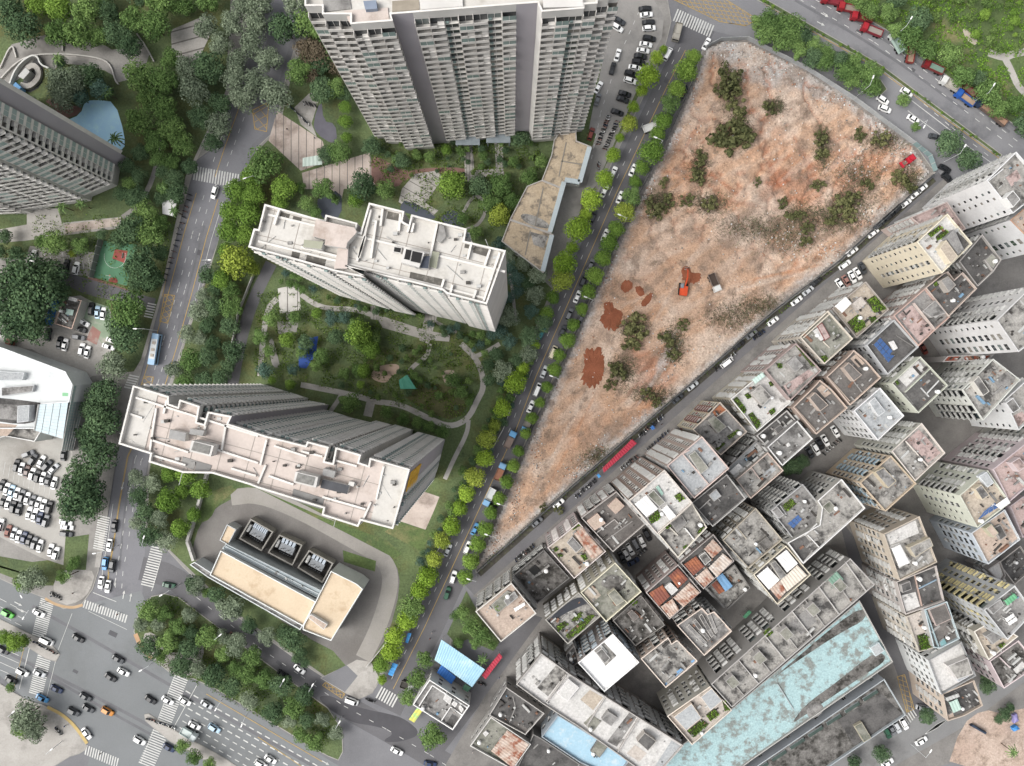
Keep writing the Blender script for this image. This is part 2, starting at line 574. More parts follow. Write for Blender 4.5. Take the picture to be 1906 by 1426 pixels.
for _i, (nm_, pts) in enumerate([('roof_terrace', [(0, 125), (22, 82), (30, 82), (48, 112), (18, 145), (4, 128)]), ('roof_terrace', [(72, 80), (80, 68), (116, 66), (118, 98), (106, 130), (86, 130), (74, 104)]),
                                 ('roof_terrace', [(142, 90), (170, 72), (220, 108), (200, 118), (150, 118), (140, 105)]), ('roof_terrace', [(212, 122), (256, 66), (282, 110), (222, 156), (214, 140)])]):
    sheet(nm_, smooth(pts, 1, True), PAVE)
strips('stepped_plaza', [(318, 56), (380, 30), (396, 55), (356, 140), (345, 130), (320, 95)], PAVEL, 105, 4.2, .5)
strips('entrance_plaza', [(516, 207), (600, 262), (612, 300), (560, 318), (500, 262)], PAVEP, 0, 2.7)
strips('garden_plaza', [(562, 322), (688, 284), (700, 344), (640, 352), (628, 405), (612, 405), (610, 352), (566, 352)], PAVEP, 0, 2.7)
sheet('bike_parking_yard', [(548, 200), (578, 172), (596, 178), (580, 230), (590, 255), (560, 232)], PAVEL)
sheet('dark_water_basin', smooth([(598, 180), (582, 230), (590, 250), (618, 268), (628, 262), (624, 230), (602, 226)], 1, True), nm('basin_dark', '#68666f', '#5d5b64', .3, .4))
sheet('brick_path', smooth([(690, 288), (720, 300), (750, 320), (800, 312), (866, 312), (868, 322), (800, 326), (752, 334), (740, 350), (692, 350)], 1, True), BRICKR)
strips('garden_fan_plaza', [(748, 352), (772, 324), (812, 318), (826, 330), (792, 378), (816, 392), (800, 408), (768, 394), (742, 376)], PAVEL, 60, 3.0)
for a in ([(863, 262), (879, 262), (884, 338), (866, 338)], [(920, 258), (936, 258), (938, 326), (924, 330)]):
    strips('tower_walkway', a, PAVEL, 0, 1.1, .15)
sheet('walkway_link', [(880, 318), (926, 314), (928, 328), (884, 332)], PAVEL)
WATER = nm('pond_water', '#565b64', '#4b5058', .3, .35, spec=.12)
sheet('pond', smooth([(592, 366), (636, 352), (636, 405), (606, 412), (590, 390)], 1, True), WATER)
sheet('pond', smooth([(744, 384), (756, 370), (812, 402), (806, 410), (768, 400), (748, 394)], 1, True), WATER)
sheet('pond', smooth([(816, 412), (836, 388), (854, 398), (866, 420), (850, 424)], 1, True), WATER)
sheet('garden_path_loop', ribbon(smooth([(862, 395), (880, 365), (898, 368), (905, 395), (890, 420), (866, 428)], 2), 6), PAVE)
# garden between the slabs
strips('white_deck', [(517, 537), (556, 529), (560, 577), (521, 584)], nm('deck_white', '#cfccc6', '#bebab4', .3, .9), 0, 3.6, .3)
sheet('deck_link', [(532, 583), (540, 582), (542, 600), (534, 601)], PAVEL)
sheet('deck_lower', [(516, 599), (556, 596), (552, 618), (518, 622)], PAVE)
for pts, w in (([(560, 548), (584, 566), (612, 575), (660, 575), (692, 586)], 8), ([(516, 556), (500, 570), (490, 620), (484, 700)], 9), ([(858, 640), (884, 664), (898, 694), (900, 724), (890, 742), (872, 780), (838, 796), (796, 778), (744, 752), (698, 748), (676, 740), (622, 728), (560, 716)], 9),
               ([(872, 782), (870, 806), (846, 852), (828, 892)], 7), ([(800, 640), (796, 662), (776, 676), (762, 690)], 7), ([(620, 728), (640, 730), (612, 770)], 7), ([(690, 750), (684, 775)], 14), ([(884, 664), (905, 655), (930, 640)], 7),
               ([(760, 560), (810, 600), (850, 618)], 5), ([(940, 470), (952, 520), (960, 600)], 5)):
    sheet('garden_path', ribbon(smooth(pts, 2), w * 1.15), PAVEL)
strips('slab_walkway', [(690, 552), (708, 552), (704, 596), (690, 594)], PAVEL, 0, 1.1, .15)
strips('slab_walkway', [(792, 586), (814, 588), (798, 640), (780, 634)], PAVEL, 0, 1.1, .15)
sheet('slab_forecourt', [(700, 588), (716, 590), (790, 614), (838, 624), (836, 636), (790, 632), (712, 610)], PAVEL)
sheet('play_sand', smooth([(690, 694), (706, 680), (744, 676), (742, 694), (728, 700), (720, 714), (694, 708)], 2, True), nm('play_sand', '#c0a998', '#ab9685', .3, .9))
sheet('play_path', smooth([(822, 690), (846, 688), (850, 700), (836, 720), (826, 712)], 2, True), nm('play_path', '#b5a595', '#9f9080', .3, .9))
sheet('play_court_blue', [(556, 632), (592, 626), (588, 660), (570, 686), (556, 684)], nm('court_blue', '#3457a4', '#2d4c92', .3, .7))
sheet('garden_deck_grey', smooth([(500, 636), (508, 628), (516, 660), (522, 684), (508, 684), (502, 660)], 1, True), PAVE)
sheet('scrub_earth', smooth([(740, 730), (800, 712), (850, 720), (880, 740), (850, 785), (800, 770)], 1, True), nm('scrub_earth', '#6b6a48', '#545638', .15, .95, fine=(1.5, .4)))
sheet('slab_end_plaza', [(786, 914), (818, 925), (808, 950), (792, 986), (744, 970), (768, 940)], PAVEP)
sheet('slab_end_lawn', [(740, 972), (800, 988), (788, 1028), (716, 990)], LAWNB)
# substation yard
sheet('substation_yard', smooth([(358, 1020), (372, 975), (400, 946), (440, 924), (480, 914), (540, 930), (640, 985), (700, 1015), (738, 1048), (746, 1092), (724, 1180), (690, 1230), (664, 1300), (640, 1222), (560, 1180), (360, 1046)], 1, True), nm('yard_concrete', '#85827e', '#736f6c', .1, .9, stain='#736f6b', sscale=.06, fine=(2, .15)))
sheet('substation_drive', ribbon(smooth([(430, 926), (480, 920), (560, 952), (650, 1002), (706, 1034), (726, 1060), (726, 1100), (704, 1170), (676, 1226)], 2), 30), nm('drive_concrete', '#a5a19c', '#949089', .1, .9, stain='#8b8782', sscale=.05, fine=(2, .12)))
sheet('substation_lawn', smooth([(372, 974), (378, 930), (400, 910), (450, 900), (436, 916), (404, 940), (392, 966)], 1, True), LAWNB)
sheet('substation_lawn', [(638, 1024), (700, 1044), (698, 1064), (640, 1046)], LAWNB)
sheet('slab_verge_lawn', [(470, 905), (600, 962), (720, 1006), (748, 1030), (736, 1040), (640, 990), (520, 930)], LAWNB)
sheet('estate_gate_yard', [(596, 1262), (646, 1238), (664, 1228), (690, 1232), (706, 1262), (694, 1290), (668, 1302), (642, 1290)], PAVEL)
sheet('gate_ramp', [(598, 1262), (645, 1238), (666, 1258), (642, 1288)], ASPH)
# west blocks
POOL = nm('pool_water', '#b4dcf4', '#a6d0ec', .25, .35, stain='#c0e4f8', sscale=.2, spec=.15, k=1.0)
sheet('swimming_pool', smooth([(120, 226), (150, 213), (158, 188), (182, 186), (214, 190), (232, 250), (232, 280), (210, 275), (170, 250)], 1, True), POOL)
sheet('pool_deck_brick', smooth([(82, 188), (96, 196), (118, 222), (150, 212), (152, 190), (140, 200), (100, 182)], 1, True), BRICKR)
sheet('slide_basin', smooth([(40, 150), (60, 112), (76, 108), (82, 130), (78, 160), (50, 176)], 1, True), nm('slide_basin', '#39393a', '#2f2f30', .3, .5))
sheet('basketball_court', [(174, 516), (192, 448), (256, 456), (236, 532)], nm('court_green', '#5d8a6b', '#537d60', .3, .8))
sheet('court_key', [(209, 481), (214, 464), (238, 467), (232, 490)], nm('court_red', '#9c5149', '#8e4a43', .3, .8))
sheet('court_key', smooth([(200, 524), (206, 516), (218, 518), (220, 528)], 1, True), MATS['court_red'])
sheet('court_fence_path', [(164, 514), (190, 446), (193, 448), (172, 516), (240, 540), (238, 546), (166, 522)], BRICKR)
sheet('parking_yard_upper', [(48, 478), (56, 458), (176, 470), (164, 514), (140, 512), (60, 490)], PAVE)
sheet('lane_upper', [(90, 498), (168, 520), (260, 548), (290, 556), (284, 580), (240, 566), (160, 548), (100, 520)], ASPHD)
sheet('parking_yard_lower', [(-40, 610), (40, 612), (80, 616), (100, 556), (150, 550), (206, 580), (206, 660), (190, 712), (150, 700), (60, 650), (-40, 640)], PAVEL)
sheet('yard_paint_green', [(150, 582), (162, 558), (204, 572), (210, 640), (190, 640)], nm('paint_green', '#9aa993', '#8a9a83', .3, .9, stain='#b1ada4', sscale=.15))
sheet('yard_paint_red', [(160, 632), (172, 606), (188, 618), (180, 642)], nm('paint_red', '#aa8178', '#9c766d', .3, .9, stain='#b1ada4', sscale=.15))
sheet('car_park', [(-200, 790), (0, 812), (136, 806), (150, 800), (128, 920), (118, 1052), (76, 1038), (0, 1000), (-200, 960)], nm('car_park_concrete', '#b7b4ae', '#a8a59f', .06, .9, stain='#97938d', sscale=.05, fine=(2, .1)))
sheet('mall_forecourt', [(150, 718), (172, 700), (262, 690), (218, 838), (196, 990), (130, 1000), (136, 806)], PAVE)
sheet('corner_plaza', smooth([(96, 1098), (110, 1062), (150, 1060), (178, 1064), (168, 1100), (148, 1120), (116, 1128)], 1, True), PAVEL)
sheet('corner_tactile_strip', ribbon(smooth([(84, 1114), (104, 1126), (134, 1132), (154, 1126)], 2), 5), nm('tactile_tan', '#c2a684', '#b09675', .4))
sheet('corner_tactile_strip', ribbon(smooth([(88, 1316), (116, 1330), (140, 1352), (162, 1384)], 2), 6), nm('tactile_yellow', '#c8b078', '#b59e69', .4))
sheet('corner_tactile_strip', ribbon(smooth([(252, 1180), (262, 1204), (282, 1226)], 2), 8), nm('tactile_orange', '#c4a07e', '#b08e6d', .4))
sheet('island_paving', smooth([(264, 1180), (286, 1176), (300, 1200), (318, 1212), (332, 1216), (360, 1204), (384, 1200), (366, 1260), (322, 1256), (300, 1236), (276, 1216)], 1, True), PAVEL)
# tower car court
sheet('tower_drive', [(1150, -60), (1192, -40), (1236, 30), (1232, 70), (1220, 92), (1180, 180), (1110, 345), (1088, 370), (1080, 340), (1110, 250), (1096, 240), (1126, 90)], nm('drive_grey', '#a19e9a', '#93908c', .08, .9, stain='#858380', sscale=.06, fine=(2, .1)))
sheet('shop_forecourt', [(1100, 272), (1112, 276), (1092, 345), (1060, 470), (1030, 540), (1010, 520), (1030, 430), (1052, 340), (1082, 342)], PAVE)
sheet('grove_path', ribbon(smooth([(505, 490), (470, 560), (446, 640), (432, 720)], 1), 22), ASPHD)
# north-east verge
sheet('dirt_track', ribbon(smooth([(1840, 98), (1870, 108), (1890, 98), (1960, 92)], 2), 14), PAVEL)
sheet('dirt_track', ribbon(smooth([(1868, 104), (1882, 130), (1896, 165), (1940, 200)], 2), 12), PAVEL)
sheet('bare_patch', smooth([(1790, 50), (1808, 62), (1822, 78), (1812, 86), (1796, 70)], 2, True), nm('bare_pale', '#bdb3a4', '#a89e8f', .3, .95))
sheet('village_garden_path', ribbon(smooth([(838, 1210), (842, 1176), (856, 1166), (866, 1180)], 2), 6), PAVE)
sheet('village_garden_lawn', [(832, 1180), (868, 1100), (890, 1140), (930, 1195), (918, 1212), (870, 1190), (850, 1200)], LAWN)


# ------------------------------------------------------------------ road markings
MARKED = []


def marks(name, mat, rects, z=None):
    """painted bars: (x, y, length, width, direction in degrees) in photo pixels"""
    xs, ys = [r[0] for r in rects], [r[1] for r in rects]
    bb = [(min(xs), min(ys)), (max(xs), max(ys))]
    if z is not None:
        z = layz(bb, 0.0)
    else:
        z = -.066
        for a0, a1, b0, b1, zz in MARKED:
            if a0 < bb[1][0] and bb[0][0] < a1 and b0 < bb[1][1] and bb[0][1] < b1:
                z = max(z, zz)
        z += .004
        MARKED.append((bb[0][0], bb[1][0], bb[0][1], bb[1][1], z))
    b = MB()
    for x, y, L, w, a in rects:
        c, s = math.cos(math.radians(a)), math.sin(math.radians(a))
        b.flat(PP([(x + c * i * L / 2 - s * j * w / 2, y + s * i * L / 2 + c * j * w / 2) for i, j in ((-1, -1), (1, -1), (1, 1), (-1, 1))]), z)
    return struct(b.obj(name, mat))


def zebra(p, q, n, L, w, a):
    """n bars spread from p to q"""
    return [(p[0] + (q[0] - p[0]) * i / (n - 1), p[1] + (q[1] - p[1]) * i / (n - 1), L, w, a) for i in range(n)]


def dashes(pts, dash, gap, w):
    out = []
    for i in range(len(pts) - 1):
        a, b = Vector(pts[i]), Vector(pts[i + 1])
        L = (b - a).length
        ang = math.degrees(math.atan2(b.y - a.y, b.x - a.x))
        t = dash / 2
        while t < L:
            c = a.lerp(b, t / L)
            out.append((c.x, c.y, min(dash, L), w, ang))
            t += dash + gap
    return out


def lines(pts, w):
    out = []
    for i in range(len(pts) - 1):
        a, b = Vector(pts[i]), Vector(pts[i + 1])
        c = (a + b) / 2
        out.append((c.x, c.y, (b - a).length + .5, w, math.degrees(math.atan2(b.y - a.y, b.x - a.x))))
    return out


def boxgrid(poly, step, w, a1, a2):
    """yellow hatching clipped to a polygon"""
    out = []
    for ang in (a1, a2):
        c, s = math.cos(math.radians(ang)), math.sin(math.radians(ang))
        ds = [-s * x + c * y for x, y in poly]
        d = min(ds) + step / 2
        while d < max(ds):
            ts = []
            for i in range(len(poly)):
                (x0, y0), (x1, y1) = poly[i], poly[(i + 1) % len(poly)]
                e0, e1 = -s * x0 + c * y0 - d, -s * x1 + c * y1 - d
                if e0 * e1 < 0:
                    t = e0 / (e0 - e1)
                    ts.append(c * (x0 + (x1 - x0) * t) + s * (y0 + (y1 - y0) * t))
            ts.sort()
            for k in range(0, len(ts) - 1, 2):
                m = (ts[k] + ts[k + 1]) / 2
                out.append((c * m - s * d, s * m + c * d, ts[k + 1] - ts[k], w, ang))
            d += step
    return out + lines(list(poly) + [poly[0]], w * 1.3)


marks('zebra_crossing_avenue_north', WHITEP, zebra((362, 322), (442, 337), 17, 26, 2.6, 98))
marks('zebra_crossing_crossroads_north', WHITEP, zebra((157, 1124), (234, 1152), 17, 15, 2.6, 106))
marks('zebra_crossing_crossroads_west', WHITEP, zebra((88, 1118), (72, 1184), 19, 26, 2.0, 18) + zebra((84, 1216), (66, 1292), 21, 26, 2.0, 18))
marks('zebra_crossing_crossroads_east', WHITEP, zebra((338, 1258), (306, 1344), 22, 27, 2.0, 22) + zebra((300, 1360), (272, 1424), 16, 30, 2.0, 22))
marks('zebra_crossing_crossroads_south', WHITEP, zebra((160, 1396), (218, 1420), 14, 18, 2.2, 102))
marks('zebra_crossing_car_park_mouth', WHITEP, zebra((194, 962), (184, 1022), 15, 22, 2.2, 14), .5e-2 + .26)
marks('zebra_crossing_service_mouth', WHITEP, zebra((293, 1020), (274, 1090), 16, 24, 2.4, 14))
marks('zebra_crossing_side_street_south', WHITEP, zebra((706, 1289), (735, 1306), 7, 24, 2.8, 118))
marks('zebra_crossing_highway', WHITEP, zebra((1258, 28), (1324, 58), 15, 24, 2.6, 112))
marks('zebra_crossing_west_lane', WHITEP, zebra((283, 566), (276, 590), 6, 16, 2.4, 12) + zebra((250, 700), (240, 722), 6, 18, 2.4, 12), .27)
marks('zebra_crossing_lower_road', WHITEP, zebra((1688, 1342), (1702, 1326), 5, 16, 2.2, 58) + zebra((1734, 1360), (1754, 1344), 8, 26, 2.0, -28))
marks('yellow_box_highway', YELLOWP, boxgrid([(1248, -4), (1330, -14), (1410, 36), (1388, 48), (1340, 40)], 7, .9, 62, 8))
marks('yellow_box_avenue', YELLOWP, boxgrid([(306, 548), (325, 550), (312, 602), (297, 598)], 9, .9, 50, -20) + boxgrid([(268, 700), (286, 702), (280, 722), (262, 718)], 9, .9, 50, -20) + boxgrid([(470, 205), (500, 190), (496, 245), (474, 240)], 14, 1, 50, -30))
marks('yellow_box_village', YELLOWP, boxgrid([(1670, 1260), (1684, 1256), (1702, 1320), (1688, 1326)], 8, .8, 20, 80))
marks('yellow_hatch_gate', YELLOWP, boxgrid([(600, 1276), (606, 1270), (642, 1292), (636, 1300)], 6, .8, 80, 5))


def off(pts, d):
    pts = [Vector(p) for p in pts]
    out = []
    for i, p in enumerate(pts):
        t = (pts[min(i + 1, len(pts) - 1)] - pts[max(i - 1, 0)]).normalized()
        out.append((p.x - t.y * d, p.y + t.x * d))
    return out


AVC = [(458, 170), (420, 275), (402, 330)]
AVC2 = [(394, 368), (372, 440), (346, 540), (318, 640), (296, 712)]
AVC3 = [(262, 800), (238, 850), (222, 940), (212, 1010), (203, 1060), (200, 1100)]
marks('avenue_lane_dashes', WHITEP, dashes(off(AVC, -13), 9, 14, 1) + dashes(off(AVC, 14), 9, 14, 1) + dashes(off(AVC2, 15), 9, 14, 1) + dashes(off(AVC2, 2), 9, 14, 1) + dashes(off(AVC3, -14), 9, 14, 1) + dashes(off(AVC3, -26), 9, 14, 1))
marks('avenue_solid_lines', WHITEP, lines(off(AVC3[2:], 12), 1) + lines([(300, 1040), (282, 1100)], 1) + lines([(173, 1103), (216, 1120)], 1.2) + lines(off(AVC2, -22), .8))
marks('avenue_yellow_line', YELLOWP, lines(off(AVC, 2), 1.2) + lines(off(AVC2, -12), 1.2) + lines(off(AVC2, 30), 1.2) + lines(AVC3, 1.2) + lines(off(AVC3, 1.5)[:], .7) + lines([(343, 362), (302, 552)], 1))
marks('side_street_yellow_line', YELLOWP, lines(MID[1:9], 1.0))
marks('side_street_dashes', WHITEP, dashes(off(MID[1:9], 11), 9, 17, .9))
marks('service_road_dashes', WHITEP, dashes(SERV[2:], 9, 18, 1))
HWA = [(1430, -60), (1560, 14), (1640, 60), (1746, 140), (1906, 262)]
marks('highway_lane_dashes', WHITEP, dashes(off(HWA, 8), 10, 16, 1.1) + dashes(off(HWA, 22), 10, 16, 1.1))
marks('highway_lane_dashes_south', WHITEP, dashes([(1590, 98), (1700, 176), (1770, 236), (1840, 290)], 10, 16, 1.1))
marks('highway_solid_lines', WHITEP, lines([(1697, 187), (1770, 243)], 1.3) + lines([(1690, 206), (1752, 252)], 1.2) + lines([(1796, 268), (1850, 306)], 1.3))
marks('highway_yellow_line', YELLOWP, lines([(1380, -24), (1424, 8), (1634, 128), (1862, 296)], 1.1))
CR = [(326, 1262), (480, 1352), (600, 1420)]
marks('crossroads_lane_dashes', WHITEP, sum([dashes([(350 + d * -.45, 1276 + d), (620 + d * -.45, 1430 + d)], 10, 7, 2.2) for d in (10, 22, 34)], []) + sum([dashes([(345 + d * -.45, 1330 + d), (560 + d * -.45, 1455 + d)], 9, 8, 1.6) for d in (0, 12, 24, 36)], [])
      + sum([dashes([(-20 + d * -.45, 1104 + d), (58 + d * -.45, 1145 + d)], 14, 8, 1) for d in (0, 12, 24)], []) + sum([dashes([(-20, 1196 + d), (45, 1225 + d)], 60, 8, 1) for d in (0, 14, 28, 42)], []))
marks('crossroads_stop_lines', WHITEP, lines([(58, 1192), (36, 1282)], 1.3) + lines([(107, 1215), (86, 1300)], .8) + lines([(134, 1142), (108, 1210)], .8) + lines([(366, 1276), (320, 1360)], 1.1) + lines([(330, 1246), (262, 1420)], .8) + lines([(165, 1138), (236, 1172)], .8))
marks('crossroads_yellow_lines', YELLOWP, lines([(384, 1292), (600, 1418)], 1.1) + lines([(480, 1372), (560, 1426)], 1.1) + lines([(46, 1200), (24, 1286)], .8))


def arrow(x, y, a, L=16):
    """lane arrow, painted"""
    c, s = math.cos(math.radians(a)), math.sin(math.radians(a))

    def T(u, v):
        return (x + c * u - s * v, y + s * u + c * v)
    return [[T(-L / 2, -.8), T(L * .15, -.8), T(L * .15, .8), T(-L / 2, .8)], [T(L * .12, -2.6), T(L / 2, 0), T(L * .12, 2.6)]]


ab = MB()
for x, y, a in ((228, 905, 105), (240, 915, 105), (230, 1107, -80), (243, 1112, -80), (214, 1084, 100), (1535, 28, 28), (1528, 44, 28), (400, 350, 108), (1640, 1408, -28), (606, 1420, 30), (34, 1124, 28), (38, 1136, 28)):
    for q in arrow(x, y, a):
        ab.flat(PP(q), -.012)
struct(ab.obj('lane_arrows', WHITEP))
# parking bay lines
pk = []
for i in range(9):
    pk.append((70 + i * 12, 470 + i * 2.6, 24, .8, 80))
for i in range(11):
    pk.append((8 + i * 9.3, 872 + i * 5.4, 24, .7, 100))
marks('parking_bay_lines', WHITEP, pk, .3)
marks('tower_drive_dashes', WHITEP, dashes([(1190, 20), (1150, 110), (1118, 210), (1100, 300)], 8, 12, 1), .3)
marks('court_lines', WHITEP, [(x, y, 3, .6, math.degrees(a) + 90) for x, y, a in [(214 + 20 * math.cos(t), 477 + 22 * math.sin(t), t) for t in np.linspace(-.2, 3.3, 22)]], .3)
# ------------------------------------------------------------------ the red soil site
SITE = [(1316, 92), (1342, 80), (1388, 80), (1498, 134), (1584, 192), (1694, 272), (1730, 322), (1684, 362), (1556, 484), (1438, 574), (1312, 688), (1178, 800), (1060, 902), (960, 994), (892, 1052), (900, 1030), (968, 868), (1040, 704), (1118, 534), (1188, 380), (1246, 268), (1294, 156)]
SOILC = {'salmon': '#cba88d', 'pale': '#d3bfae', 'grey': '#bab3ad', 'red': '#aa7055', 'orange': '#c49270', 'brown': '#8c5d48', 'rubble': '#c0bcb8', 'dry': '#968273', 'dark': '#6a5e54', 'green': '#5b5f47'}
SOILL = {k: np.array(hx(v)[:3]) for k, v in SOILC.items()}
BLOBS = [  # px, py, rx, ry, angle, colour, strength
    (1400, 130, 90, 25, 25, 'grey', .9), (1360, 95, 40, 18, 0, 'rubble', .9), (1500, 160, 90, 14, 30, 'rubble', .8), (1640, 250, 60, 14, 38, 'rubble', .6), (1320, 300, 60, 60, 0, 'salmon', .6),
    (1470, 200, 50, 30, 20, 'pale', .8), (1440, 290, 60, 40, 40, 'orange', .55), (1560, 330, 50, 40, 0, 'orange', .5), (1480, 360, 60, 30, 0, 'red', .5), (1385, 310, 60, 20, -20, 'salmon', .8), (1240, 300, 20, 60, 20, 'orange', .4),
    (1400, 420, 70, 30, -20, 'dry', .75), (1480, 440, 60, 30, -30, 'dark', .5), (1560, 400, 60, 30, -45, 'dry', .8), (1350, 480, 60, 40, 0, 'dry', .35), (1460, 560, 60, 20, -40, 'pale', .5), (1370, 580, 60, 25, -20, 'dry', .6),
    (1300, 560, 50, 30, 0, 'salmon', .4), (1240, 490, 60, 40, -50, 'salmon', .6), (1120, 640, 40, 60, 20, 'pale', .6), (1080, 700, 30, 60, 20, 'salmon', .8), (1030, 790, 30, 70, 25, 'salmon', .9), (1090, 800, 50, 30, -40, 'orange', .35),
    (1220, 700, 40, 60, -30, 'red', .6), (1270, 660, 40, 25, -30, 'salmon', .4), (1320, 640, 36, 28, 0, 'pale', .9), (1200, 760, 60, 20, -40, 'orange', .7), (1110, 870, 40, 14, -40, 'grey', .7), (1000, 930, 30, 50, 30, 'salmon', .8), (930, 1010, 20, 40, 30, 'grey', .4),
    (1150, 800, 40, 20, -42, 'dry', .5), (1600, 330, 60, 20, -40, 'red', .35), (1650, 300, 40, 30, 0, 'orange', .4), (1690, 300, 20, 20, 0, 'rubble', .5), (1440, 340, 24, 10, 0, 'red', .8), (1530, 270, 14, 40, 10, 'dark', .4), (1400, 180, 30, 60, 0, 'dry', .35),
    (1460, 510, 60, 12, -15, 'pale', .7), (1500, 490, 60, 10, -35, 'orange', .5), (1270, 430, 60, 30, -40, 'pale', .35), (1190, 520, 20, 40, 30, 'orange', .3), (1180, 585, 40, 20, -20, 'orange', .4), (1225, 350, 40, 20, 0, 'green', .25), (1460, 508, 90, 3, -12, 'orange', .8), (1450, 520, 110, 3, -14, 'pale', .8), (1400, 545, 70, 3, -25, 'dry', .6), (1040, 830, 4, 130, 27, 'pale', .6), (1056, 836, 3, 120, 27, 'orange', .6), (1240, 560, 90, 3, -60, 'pale', .5), (1330, 330, 50, 4, 40, 'red', .7), (1420, 260, 60, 4, 70, 'brown', .5), (1500, 300, 60, 5, 60, 'red', .6), (1560, 300, 50, 4, 80, 'brown', .5), (1290, 250, 40, 5, -60, 'red', .5), (1380, 380, 60, 5, 10, 'brown', .4), (1610, 470, 4, 4, 0, 'pale', .5), (1200, 690, 5, 60, 35, 'brown', .6), (1230, 690, 4, 70, 35, 'grey', .8), (1270, 330, 16, 50, 15, 'orange', .5), (1460, 330, 26, 16, 0, 'red', .6), (1660, 305, 40, 14, 30, 'brown', .35), (1110, 840, 8, 40, 35, 'rubble', .9), (1240, 655, 6, 46, 25, 'rubble', .8),
]
EDGE_W = [(1294, 150), (1246, 262), (1188, 375), (1118, 530), (1040, 700), (968, 866), (900, 1030)]


def build_site():
    step = 3.4
    xs = np.arange(885, 1740, step)
    ys = np.arange(76, 1060, step)
    poly = SITE
    idx = {}
    V, C = [], []

    def nz(x, y, s, o=3):
        return mnoise.fractal(Vector((x / s, y / s, 3.7)), 1.0, 2.0, o)
    A = [(bx, by, rx, ry, math.cos(math.radians(an)), math.sin(math.radians(an)), SOILL[c], st) for bx, by, rx, ry, an, c, st in BLOBS]
    seg = EDGE_W

    def dedge(x, y):
        best = 1e9
        for i in range(len(poly)):
            x0, y0 = poly[i]
            x1, y1 = poly[(i + 1) % len(poly)]
            dx, dy = x1 - x0, y1 - y0
            t = max(0, min(1, ((x - x0) * dx + (y - y0) * dy) / (dx * dx + dy * dy)))
            best = min(best, math.hypot(x - x0 - dx * t, y - y0 - dy * t))
        return best

    def vert(x, y):
        e = dedge(x, y)
        k = min(1, e / 22)
        north = max(0, min(1, (620 - y) / 350))
        z = .25 + k * (.25 + 1.1 * (nz(x, y, 70) * .5 + .35) * (.35 + .65 * north) + .35 * nz(x, y, 22) * (.4 + .6 * north) + .16 * nz(x, y, 8))
        # gullies in the northern half
        gl = abs(nz(x + 300, y, 60, 4))
        z -= k * north * max(0, .18 - gl) * 6
        z = max(.06, z)
        c = SOILL['salmon'] * (1 - .12 * max(0, nz(x, y, 14)))
        c = c + (SOILL['pale'] - c) * max(0, min(1, nz(x + 90, y + 20, 55) * 1.3 + .15))
        for bx, by, rx, ry, cs, sn, cc, st in A:
            dx, dy = x - bx, y - by
            if abs(dx) > 2.2 * (rx + ry) or abs(dy) > 2.2 * (rx + ry):
                continue
            u, v = (cs * dx + sn * dy) / rx, (-sn * dx + cs * dy) / ry
            d = u * u + v * v + .9 * nz(x + bx, y + by, 26, 4)
            w = st / (1 + math.exp(min(40, (d - 1) * 5)))
            c = c + (cc - c) * w
        if north > 0 and gl < .1:
            c = c + (SOILL['red'] - c) * north * (1 - gl / .1) * .8
        if e < 16:
            c = c + (SOILL['rubble'] - c) * max(0, min(1, (1 - e / 16) * 1.1 + .5 * nz(x, y, 9)))
        st_ = nz((x * .8 - y * .6) * .25, (x * .6 + y * .8) * 1.1, 22, 4)
        c = c + (SOILL['pale'] - c) * max(0, min(.5, st_ * 1.1)) + (SOILL['dry'] - c) * max(0, min(.5, -st_ * 1.1 - .12))
        dg = nz(x - 200, y + 500, 20, 4)
        if dg > .25:
            c = c + (SOILL['dry'] - c) * min(.75, (dg - .25) * 2.5)
        return P(x, y, 0).to_2d(), z, c
    F = []
    for iy, y in enumerate(ys[:-1]):
        for ix, x in enumerate(xs[:-1]):
            if not inside(x + step / 2, y + step / 2, poly):
                continue
            q = []
            for jx, jy in ((ix, iy + 1), (ix + 1, iy + 1), (ix + 1, iy), (ix, iy)):
                if (jx, jy) not in idx:
                    p, z, c = vert(xs[jx], ys[jy])
                    idx[(jx, jy)] = len(V)
                    V.append((p.x, p.y, z))
                    C.append(c)
                q.append(idx[(jx, jy)])
            F.append(q)
    me = bpy.data.meshes.new('soil_site')
    me.from_pydata(V, [], F)
    at = me.color_attributes.new('soil', 'FLOAT_COLOR', 'POINT')
    at.data.foreach_set('color', np.concatenate([np.array(C), np.ones((len(C), 1))], 1).ravel())
    me.polygons.foreach_set('use_smooth', [True] * len(F))
    m = bpy.data.materials.new('site_soil')
    m.use_nodes = True
    nt = m.node_tree
    b = nt.nodes['Principled BSDF']
    b.inputs['Roughness'].default_value = .95
    b.inputs['Specular IOR Level'].default_value = .1
    a = nt.nodes.new('ShaderNodeAttribute')
    a.attribute_name = 'soil'
    geo = nt.nodes.new('ShaderNodeNewGeometry')
    last = a.outputs['Color']
    for sc, lo, hi in ((1.6, .62, 1.22), (.35, .8, 1.15), (5, .7, 1.2)):
        n = nt.nodes.new('ShaderNodeTexNoise')
        n.inputs['Scale'].default_value = sc
        n.inputs['Detail'].default_value = 6
        n.inputs['Roughness'].default_value = .7
        nt.links.new(geo.outputs['Position'], n.inputs['Vector'])
        r = nt.nodes.new('ShaderNodeMapRange')
        r.inputs[1].default_value = .3
        r.inputs[2].default_value = .7
        r.inputs[3].default_value = lo
        r.inputs[4].default_value = hi
        nt.links.new(n.outputs['Fac'], r.inputs[0])
        mx = nt.nodes.new('ShaderNodeVectorMath')
        mx.operation = 'SCALE'
        nt.links.new(last, mx.inputs[0])
        nt.links.new(r.outputs[0], mx.inputs['Scale'])
        last = mx.outputs[0]
    nt.links.new(last, b.inputs['Base Color'])
    n = nt.nodes.new('ShaderNodeTexNoise')
